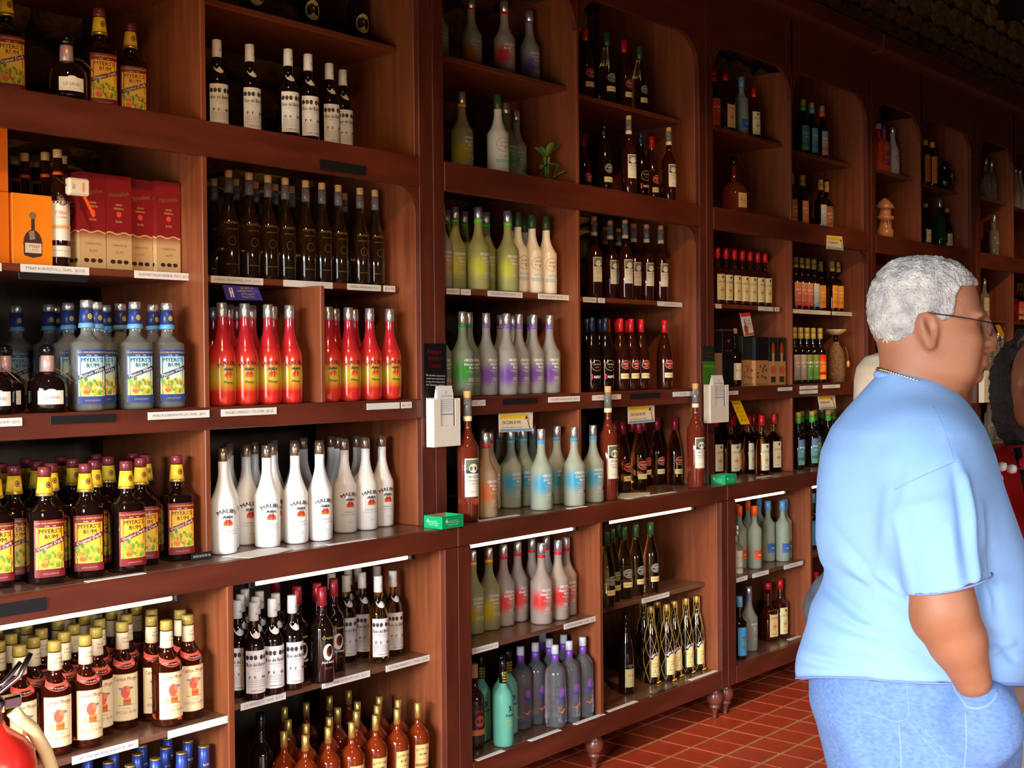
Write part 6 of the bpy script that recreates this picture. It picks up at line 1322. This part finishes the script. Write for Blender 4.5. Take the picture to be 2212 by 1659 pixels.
# right sleeve hangs wide, its hem slanting; cut off at the hem
YN = -.262
(ha, hb), (hc, hd) = nl(1967, 1290, YN-.03), nl(2155, 1247, YN-.03); HX, HZ, HR, HSL = (ha+hc)/2, (hb+hd)/2, (hc-ha)/2, (hd-hb)/(hc-ha)
T0 = nl(1994, 1040, -.235)
fl = Field((-.29, -.37, .93), (.27, .37, 1.60), .0055)
fl.cap((T0[0], -.188, T0[1]+.015), (HX, YN, HZ-.04), .070, HR, k=.01)
fl.mix((HZ+HSL*(fl.X-HX))+0*fl.Y-fl.Z, cut=True)
fs.mix(fl.d, k=.028)
fl2 = Field((-.14, .10, 1.10), (.2, .40, 1.42), .008)
fl2.cap((.03, .215, 1.37), (.04, .285, 1.10), .078, .085, k=.01); fl2.mix(1.14-fl2.Z+0*fl2.X+0*fl2.Y, cut=True)
def folds(P_, nn):
    x, y, z = P_[:, 0], P_[:, 1], P_[:, 2]; d = np.zeros(len(P_)); near = np.clip(-y*9, 0, 1)
    for a, b, w, amp in (((-.02, 1.335), (.065, 1.36), .010, -.004), ((.085, 1.40), (.10, 1.18), .012, .008), ((.115, 1.37), (.135, 1.15), .012, .008), ((.145, 1.32), (.165, 1.12), .010, .006), ((.10, 1.39), (.118, 1.2), .008, -.007),
        ((.13, 1.34), (.15, 1.14), .008, -.006), ((.11, 1.18), (.17, 1.20), .012, .009), ((-.13, 1.30), (-.02, 1.17), .010, .004), ((-.11, 1.24), (.0, 1.13), .010, -.004), ((-.175, 1.185), (-.05, 1.12), .012, .007), ((-.18, 1.168), (-.06, 1.105), .009, -.006),
        ((-.15, 1.11), (-.02, 1.07), .010, .004), ((-.19, 1.06), (.0, 1.02), .010, .004), ((-.2, 1.03), (-.05, .995), .009, -.003), ((-.1, 1.12), (.0, 1.085), .008, -.004), ((.15, 1.10), (.20, 1.02), .010, .006), ((.12, 1.03), (.2, 1.08), .010, -.006), ((-.21, 1.01), (-.06, .975), .010, .004), ((.05, 1.0), (.15, .98), .01, .004)):
        d += near*ridge(P_, (a[0]-.055, a[1]), (b[0]-.055, b[1]), w, amp)
    d += near*.0012*np.sin((x*.8+z)*150+3*np.sin(x*20))*np.clip((1.1-z)*6, 0, 1)
    d += .0022*np.sin(x*34+z*22+2*np.sin(z*17))*np.clip((1.42-z)*6, 0, 1)
    for a, b, w, amp in ((nl(1965, 1010, -.22), nl(1925, 1130, -.22), .012, -.004), (nl(1990, 990, -.22), nl(2040, 930, -.22), .012, .004), (nl(1915, 1060, -.22), nl(1905, 1260, -.22), .010, -.006), (nl(1930, 1110, -.22), nl(1960, 1280, -.22), .008, -.006), (nl(2070, 1000, -.25), nl(2120, 1180, -.25), .010, -.006), (nl(2045, 1130, -.25), nl(2050, 1270, -.25), .008, -.004), (nl(1890, 1240, -.21), nl(1960, 1290, -.21), .009, -.007), (nl(1800, 1230, -.12), nl(1930, 1300, -.2), .012, .007)): d += near*ridge(P_, a, b, w, amp)
    return d
def lift(x, y, z): return .055*np.clip(-y/.2, 0, 1)*np.clip((1.12-z)/.15, 0, 1)
torso = fs.mesh('shirt', SHIRT, 2, folds)
_c = np.empty(3*len(torso.vertices), np.float32); torso.vertices.foreach_get('co', _c); _c = _c.reshape(-1, 3); _c[:, 2] += lift(_c[:, 0], _c[:, 1], _c[:, 2]); torso.vertices.foreach_set('co', _c.ravel()); torso.update()
shirt = joined('shirt', [torso, fl2.mesh('sleeve', SHIRT, 2)], SHIRT, man)
sv = BVHTree.FromPolygons([v.co for v in shirt.data.vertices], [tuple(p.vertices) for p in shirt.data.polygons])
def onshirt(px, py, off=.0006):
    x, z = nl(px, py, -.24); o_ = Vector((x, -.6, z)); h = sv.ray_cast(o_, Vector((0, 1, 0)))
    return (h[0]+h[1]*off) if h[0] is not None else Vector((x, -.24, z))
def shirtseam(pts, r=.0011):
    q = []
    for a, b_ in zip(pts, pts[1:]):
        for k in range(8): t = k/8; q.append(onshirt(a[0]+(b_[0]-a[0])*t, a[1]+(b_[1]-a[1])*t))
    MB().tube(q, r, 5).build('armhole_seam', HEM, man)
shirtseam([(2030, 880), (2042, 915), (2053, 960), (2061, 997), (2030, 1008), (1990, 1024), (1955, 1040), (1928, 1058)])
# ribbed collar, hems
def ringpts(z0, z1, tab, n=40, grow=.003):
    t = np.array(sorted(tab)); out = []
    for k in range(n):
        a = 2*math.pi*k/n; z = z0+(z1-z0)*(1+math.cos(a))/2
        xb, xf, yc, hw = [np.interp(z, t[:, 0], t[:, i]) for i in (1, 2, 3, 4)]; cx, rx = (xb+xf)/2, (xf-xb)/2+grow; c, s_ = math.cos(a), math.sin(a); q = (abs(c)**2.35+abs(s_)**2.35)**(-1/2.35)
        out.append((cx+rx*q*c, (hw+grow)*q*s_, z))
    return out
MB().tube([(-.006+.072*math.cos(a), .078*math.sin(a), 1.572-.052*(1+math.cos(a))/2) for a in [2*math.pi*k/36 for k in range(36)]], .0085, 8, closed=True).build('collar', SHIRT, man)
MB().tube([(x, y, .9645+float(lift(x, y, .9645))) for x, y, z in ringpts(.966, .966, st)], .0022, 5, closed=True).build('hem_seam', HEM, man)
hp = []
for k in range(28):
    a = 2*math.pi*k/28; hx = HX+HR*math.cos(a)*.97; hp.append((hx, YN+.01+HR*.99*math.sin(a), HZ+HSL*(hx-HX)+.001))
hp = hp[14:]+hp[:1]
MB().tube(hp, .0022, 5).build('sleeve_seam', HEM, man)
# jeans
jt = [(1.035, -.19, .15, 0, .188), (.985, -.205, .162, 0, .195), (.96, -.212, .172, 0, .20), (.92, -.212, .18, 0, .205), (.88, -.198, .182, 0, .207), (.84, -.19, .183, 0, .208), (.80, -.182, .178, 0, .207), (.76, -.17, .165, 0, .2)]
fj = Field((-.26, -.30, .05), (.24, .30, 1.05), .0065)
fj.loft(jt, 2.4); fj.ell((HD[0]-.002, -.196, HD[2]-.012), (.074, .066, .088), k=.03)
for s_ in (-1, 1):
    fj.cap((-.0, s_*.105, .78), (.0, s_*.115, .45), .142, .105, k=.05); fj.cap((.0, s_*.115, .45), (-.01, s_*.115, .09), .104, .088, k=.03)
fj.mix(.06-fj.Z+0*fj.X+0*fj.Y, cut=True)
def jfold(P_, nn):
    x, y, z = P_[:, 0], P_[:, 1], P_[:, 2]; near = np.clip(-y*9, 0, 1)
    d = .003*np.sin(z*40+x*24+2*np.sin(x*13))*np.clip((.95-z)*4, 0, 1)
    for a, b, w, amp in (((-.17, .93), (-.10, .80), .018, -.006), ((-.13, .9), (-.06, .78), .02, .006), ((.10, .86), (.17, .92), .012, .006), ((.11, .84), (.18, .88), .010, -.005), ((.12, .80), (.17, .84), .012, .005)): d += near*ridge(P_, a, b, w, amp)
    return d
jeans = link('jeans', fj.mesh('jeans', DENIM, 2, jfold), man)
bv = BVHTree.FromPolygons([v.co for v in jeans.data.vertices], [tuple(p.vertices) for p in jeans.data.polygons])
def onjean(x, z, off=.0012):
    h = bv.ray_cast(Vector((x, -.5, z)), Vector((0, 1, 0)))
    return (h[0]+h[1]*off) if h[0] is not None else Vector((x, -.2, z))
def jp(px, py): return nl(px, py, -.205)      # pixel on his near side -> local x, z
def seam(name, pts, r=.0016, mat=THREAD, n=7, off=.0012):
    q = []
    for (a, b) in zip(pts, pts[1:]):
        for k in range(n): t = k/n; q.append((a[0]+(b[0]-a[0])*t, a[1]+(b[1]-a[1])*t))
    q.append(pts[-1]); q = [jp(*p) for p in q]
    return MB().tube([onjean(x, z, off) for x, z in q], r, 5).build(name, mat, man)
def patch(name, pts, mat, off=.0022, n=9, border=True):
    """a sewn-on piece: grid between two edges lying on the jeans"""
    (a, b, c, d) = pts; vs = []
    for j in range(n+1):
        for i in range(n+1):
            s_, t = i/n, j/n; x = (a[0]*(1-s_)+b[0]*s_)*(1-t)+(d[0]*(1-s_)+c[0]*s_)*t; y = (a[1]*(1-s_)+b[1]*s_)*(1-t)+(d[1]*(1-s_)+c[1]*s_)*t
            vs.append(onjean(*jp(x, y), off))
    w = n+1; return MB().add(vs, [(j*w+i, (j+1)*w+i, (j+1)*w+i+1, j*w+i+1) for j in range(n) for i in range(n)], 0, True).build(name, mat, man)
patch('back_pocket', [(1812, 1482), (1958, 1472), (1962, 1556), (1822, 1522)], DEND)
patch('back_pocket_lower', [(1822, 1522), (1962, 1556), (1940, 1565), (1862, 1546)], DEND)
seam('pocket_stitching', [(1808, 1476), (1812, 1500), (1822, 1522), (1862, 1544), (1905, 1553), (1938, 1562), (1958, 1556), (1965, 1540), (1960, 1470)])
seam('pocket_stitching', [(1822, 1512), (1864, 1534), (1905, 1543), (1935, 1551), (1950, 1546), (1952, 1470)], .0011)
seam('side_seam', [(1942, 1566), (1945, 1610), (1946, 1700), (1948, 1800)], .002); seam('side_seam', [(1952, 1567), (1953, 1612), (1956, 1700), (1957, 1800)], .0012)
patch('strap', [(1962, 1558), (1974, 1556), (2082, 1662), (2062, 1664)], DENIM, .003)
seam('strap_stitching', [(1962, 1560), (2010, 1612), (2064, 1665)], .0015); seam('strap_stitching', [(1974, 1557), (2026, 1606), (2082, 1660)], .0015)
seam('front_seam', [(2076, 1524), (2077, 1580), (2076, 1660), (2076, 1760)], .0022); seam('front_seam', [(2088, 1526), (2088, 1580), (2086, 1660)], .0012)
seam('pocket_edge', [(2052, 1462), (2064, 1492), (2080, 1514), (2100, 1516), (2122, 1510), (2140, 1498), (2149, 1486)], .0042, n=5, off=.003)
for s_ in (-1, 1):
    fo = Field((-.14, s_*.115-.08, 0), (.24, s_*.115+.08, .14), .006)
    fo.cap((-.05, s_*.115, .05), (.14, s_*.125, .042), .048, .042, k=.01); fo.ell((-.03, s_*.115, .08), (.05, .045, .05), k=.02); fo.mix(.002-fo.Z+0*fo.X+0*fo.Y, cut=True)
    link('shoe', fo.mesh('shoe', LEATH, 2), man)
# spectacles and chain
FR = pmat('dark_spectacle_frame', (.02, .02, .025), .3, .5); LENS = glass('spectacle_lens', (.9, .9, .95))
for s_ in (-1, 1):
    MB().tube([(-.004, s_*.082, 1.676), (.006, s_*.0845, 1.688), (.05, s_*.083, 1.682), (.09, s_*.076, 1.675), (.125, s_*.062, 1.668)], .0014, 5).build('temple', FR, man)
    ring_ = [(.1265+.0*math.cos(a), s_*.036+.025*math.cos(a), 1.660+.016*math.sin(a)) for a in [2*math.pi*k/18 for k in range(18)]]
    MB().tube(ring_, .0012, 5, closed=True).build('rim', FR, man)
    MB().add([(p[0]-.0008, p[1], p[2]) for p in ring_]+[(p[0]+.0008, p[1], p[2]) for p in ring_], [tuple(range(18)), tuple(reversed(range(18, 36)))]+[(i, (i+1) % 18, 18+(i+1) % 18, 18+i) for i in range(18)]).build('lens', LENS, man)
MB().tube([(.1265, -.012, 1.664), (.131, 0, 1.668), (.1265, .012, 1.664)], .0012, 5).build('bridge', FR, man)
GOLD = pmat('gold_chain', (.86, .66, .36), .28, 1)
b = MB()
for k in range(84):
    a = 2*math.pi*k/84; c_, s_ = math.cos(a), math.sin(a); x, y, z = -.004+.074*c_, .081*s_, 1.583-.052*(1+c_)/2
    b.tube([(x-.0026*s_-.0008, y+.0026*c_, z-.0012), (x+.0026*s_+.0008, y-.0026*c_, z+.0012)], .0028, 5)
tag(b.build('necklace', GOLD, man), kind='stuff')

# --- the person in a beige cap behind him
q = FW*3.75+RT*((1916-1106)/FPX*3.75); p2 = person((q.x, q.y), math.radians(-35), 1.6)
tag(p2, 'person in a beige cap and dark clothes behind the man in blue, mostly hidden', 'person')
CAPM = noisy(pmat('beige_cap_cloth', rough=.9), srgb(176, 156, 128), srgb(198, 178, 150), (1, 1, 1), 14, 4, .2, bscale=220)
DARKC = noisy(pmat('dark_cloth', rough=.9), srgb(26, 28, 34), srgb(42, 44, 50), (1, 1, 1), 12, 4, .2)
GREYC = noisy(pmat('grey_bag_cloth', rough=.85), srgb(58, 62, 70), srgb(80, 86, 92), (1, 1, 1), 30, 4, .2)
REDC = noisy(pmat('red_shirt_cotton', rough=.8), srgb(168, 8, 22), srgb(186, 14, 30), (1, 1, 1), 12, 4, .1)
PALEC = noisy(pmat('pale_trouser_cotton', rough=.9), srgb(176, 172, 168), srgb(204, 200, 194), (1, 1, 1), 12, 4, .2)
CURLM = noisy(pmat('dark_curly_hair', rough=.7), srgb(16, 12, 10), srgb(44, 34, 28), (1, 1, 1), 60, 5, 1, bscale=200)
def figure(o, H, skinm, topm, legm, wide=1.0, headturn=0, arms=((1, .28), (-1, .28))):
    k = H/1.7
    f = Field((-.30*k, -.36*k, 0), (.36*k, .36*k, 1.74*k), .009)
    hd = [(1.70, -.02, .02, 0, .02), (1.69, -.05, .06, 0, .05), (1.66, -.08, .08, 0, .07), (1.6, -.09, .095, 0, .077), (1.55, -.085, .097, 0, .076), (1.51, -.07, .098, 0, .07), (1.48, -.04, .095, 0, .06), (1.465, .0, .085, 0, .045)]
    f.loft([tuple(v*k for v in r) for r in hd], 2.2); f.cap((-.01*k, 0, 1.52*k), (-.02*k, 0, 1.38*k), .055*k, .06*k, k=.03)
    f.ell((.105*k, 0, 1.545*k), (.016, .013, .022), k=.012); f.ell((.09*k, 0, 1.505*k), (.014, .022, .008), k=.01)
    for s_ in (-1, 1): f.ell((0, s_*.08*k, 1.56*k), (.018, .009, .03), k=.006); f.ell((.098*k, s_*.03*k, 1.57*k), (.012, .014, .009), sub=True, k=.01); f.ell((.088*k, s_*.03*k, 1.57*k), (.01, .011, .01), k=.004)
    f.loft([tuple(v*k for v in r) for r in ((1.40, -.06, .05, 0, .10), (1.36, -.09, .07, 0, .16*wide), (1.2, -.11, .12, 0, .17*wide), (1.05, -.10, .11, 0, .15*wide), (.92, -.13, .12, 0, .17*wide), (.84, -.12, .11, 0, .17*wide))], 2.2, k=.03)
    hands = []
    for s_, fx in arms:
        S_, E_, W_ = (.0, s_*.19*k*wide, 1.34*k), (-.01, s_*.235*k*wide, 1.07*k), (fx*k*.6, s_*.22*k*wide, .95*k)
        f.cap(S_, E_, .05*k, .042*k, k=.03); f.cap(E_, W_, .042*k, .028*k, k=.015); f.ell((W_[0]+.035, W_[1], W_[2]-.03), (.045, .016, .035), rot=.6, k=.015)
        for j in range(4): a = (W_[0]+.05, W_[1]-.02+.013*j, W_[2]-.055); f.cap(a, (a[0]+.035, a[1], a[2]-.03-.004*(j % 2)), .008, .007, k=.004)
        f.cap((W_[0]+.02, W_[1]-s_*.015, W_[2]-.03), (W_[0]+.055, W_[1]-s_*.035, W_[2]-.04), .009, .008, k=.006)
    for s_ in (-1, 1): f.cap((0, s_*.09*k, .88*k), (0, s_*.10*k, .47*k), .095*k, .06*k, k=.04); f.cap((0, s_*.10*k, .47*k), (-.02*k, s_*.10*k, .08*k), .058*k, .04*k, k=.02); f.cap((-.03, s_*.10*k, .045), (.12, s_*.11*k, .04), .04, .035, k=.02)
    link('body', f.mesh('body', skinm, 2), o)
    f = Field((-.30*k, -.36*k, .84*k), (.34*k, .36*k, 1.46*k), .008)
    f.loft([tuple(v*k for v in r) for r in ((1.415, -.07, .05, 0, .105), (1.375, -.10, .08, 0, .17*wide), (1.2, -.125, .135, 0, .185*wide), (1.05, -.115, .125, 0, .165*wide), (.9, -.145, .135, 0, .185*wide))], 2.2, k=.03)
    for s_, fx in arms: f.cap((.0, s_*.19*k*wide, 1.34*k), (-.01, s_*.232*k*wide, 1.14*k), .062*k, .06*k, k=.03)
    link('shirt', f.mesh('shirt', topm, 2, lambda P_, nn: .004*np.sin(P_[:, 0]*30+P_[:, 2]*26+2*np.sin(P_[:, 1]*20))), o)
    f = Field((-.25*k, -.3*k, .05), (.25*k, .3*k, .98*k), .009)
    f.loft([tuple(v*k for v in r) for r in ((.95, -.12, .115, 0, .165*wide), (.88, -.14, .125, 0, .18*wide), (.8, -.12, .11, 0, .18*wide))], 2.2, k=.03)
    for s_ in (-1, 1): f.cap((0, s_*.09*k, .84*k), (0, s_*.10*k, .45*k), .108*k, .08*k, k=.04); f.cap((0, s_*.10*k, .45*k), (-.01*k, s_*.10*k, .08*k), .078*k, .066*k, k=.03)
    f.mix(.06-f.Z+0*f.X+0*f.Y, cut=True)
    link('trousers', f.mesh('trousers', legm, 2, lambda P_, nn: .003*np.sin(P_[:, 2]*50+P_[:, 0]*20)), o)
    for s_ in (-1, 1):
        f = Field((-.12, s_*.105*k-.07, 0), (.2, s_*.105*k+.07, .12), .008); f.cap((-.03, s_*.105*k, .045), (.12, s_*.11*k, .04), .045, .04, k=.02); f.mix(.002-f.Z+0*f.X+0*f.Y, cut=True); link('shoe', f.mesh('shoe', LEATH, 1), o)
    return k
k = figure(p2, 1.60, SKIN2, DARKC, DARKC, .9, arms=((1, .1), (-1, .1)))
f = Field((-.13, -.12, 1.42), (.22, .12, 1.64), .005)
f.loft([(1.622, -.03, .03, 0, .03), (1.612, -.065, .07, 0, .06), (1.58, -.09, .095, 0, .082), (1.54, -.098, .10, 0, .087), (1.49, -.10, .10, 0, .088), (1.478, -.10, .10, 0, .088)], 2.1)
f.ell((.12, 0, 1.485), (.075, .07, .006), k=.006)
link('cap', f.mesh('cap', CAPM, 2, lambda P_, nn: .0015*np.sin(P_[:, 1]*60)), p2)
f = Field((-.30, .02, .70), (.02, .34, 1.14), .008); f.ell((-.15, .09, .83), (.065, .09, .12), k=.01); f.cap((-.145, .08, .93), (-.08, .08, 1.10), .02, .018, k=.02)
link('shoulder_bag', f.mesh('shoulder_bag', GREYC, 2, lambda P_, nn: .004*np.sin(P_[:, 2]*50)), p2)

# --- the woman in red at the right edge
q = FW*3.0+RT*((2262-1106)/FPX*3.0); p3 = person((q.x, q.y), math.radians(175), 1.62)
tag(p3, 'woman with big dark curly hair and red shirt at the right edge of the photo', 'person')
k = figure(p3, 1.67, SKIN, REDC, PALEC, 1.08, arms=((1, .34), (-1, .34)))
f = Field((-.22, -.22, 1.32), (.16, .22, 1.74), .007)
f.ell((-.03, 0, 1.55), (.13, .135, .13), k=.02); f.ell((-.04, -.06, 1.47), (.09, .08, .10), k=.04); f.ell((-.04, .08, 1.47), (.09, .08, .10), k=.04); f.ell((.11, 0, 1.54), (.075, .068, .10), sub=True, k=.02)
link('hair', f.mesh('hair', CURLM, 1, lambda P_, nn: np.array([.016*noise.noise(Vector(p*38))+.007*noise.noise(Vector(p*95)) for p in P_])), p3)
BEAD = pmat('white_stone_bead', srgb(214, 210, 200), .4); CORD = pmat('necklace_cord', srgb(120, 80, 60), .7)
nk = [(-.0+.088*math.cos(a)+.01, .105*math.sin(a), 1.395-.055*(1+math.cos(a))/2) for a in [2*math.pi*i/30 for i in range(30)]]
MB().tube(nk, .0018, 5, closed=True).build('necklace_cord', CORD, p3)
for i, (x, y, z) in enumerate(((.112, -.060, 1.345), (.12, -.066, 1.315), (.105, -.04, 1.34))): MB().lathe([(.002, -.011), (.010, -.008), (.012, 0), (.010, .008), (.002, .011)], 10).build('bead', BEAD, p3, (x, y, z))
MB().tube([(.05, -.05, 1.38), (.115, .02, 1.25), (.14, .12, 1.1), (.12, .19, .98)], .016, 6).build('bag_strap', BLACKP, p3)
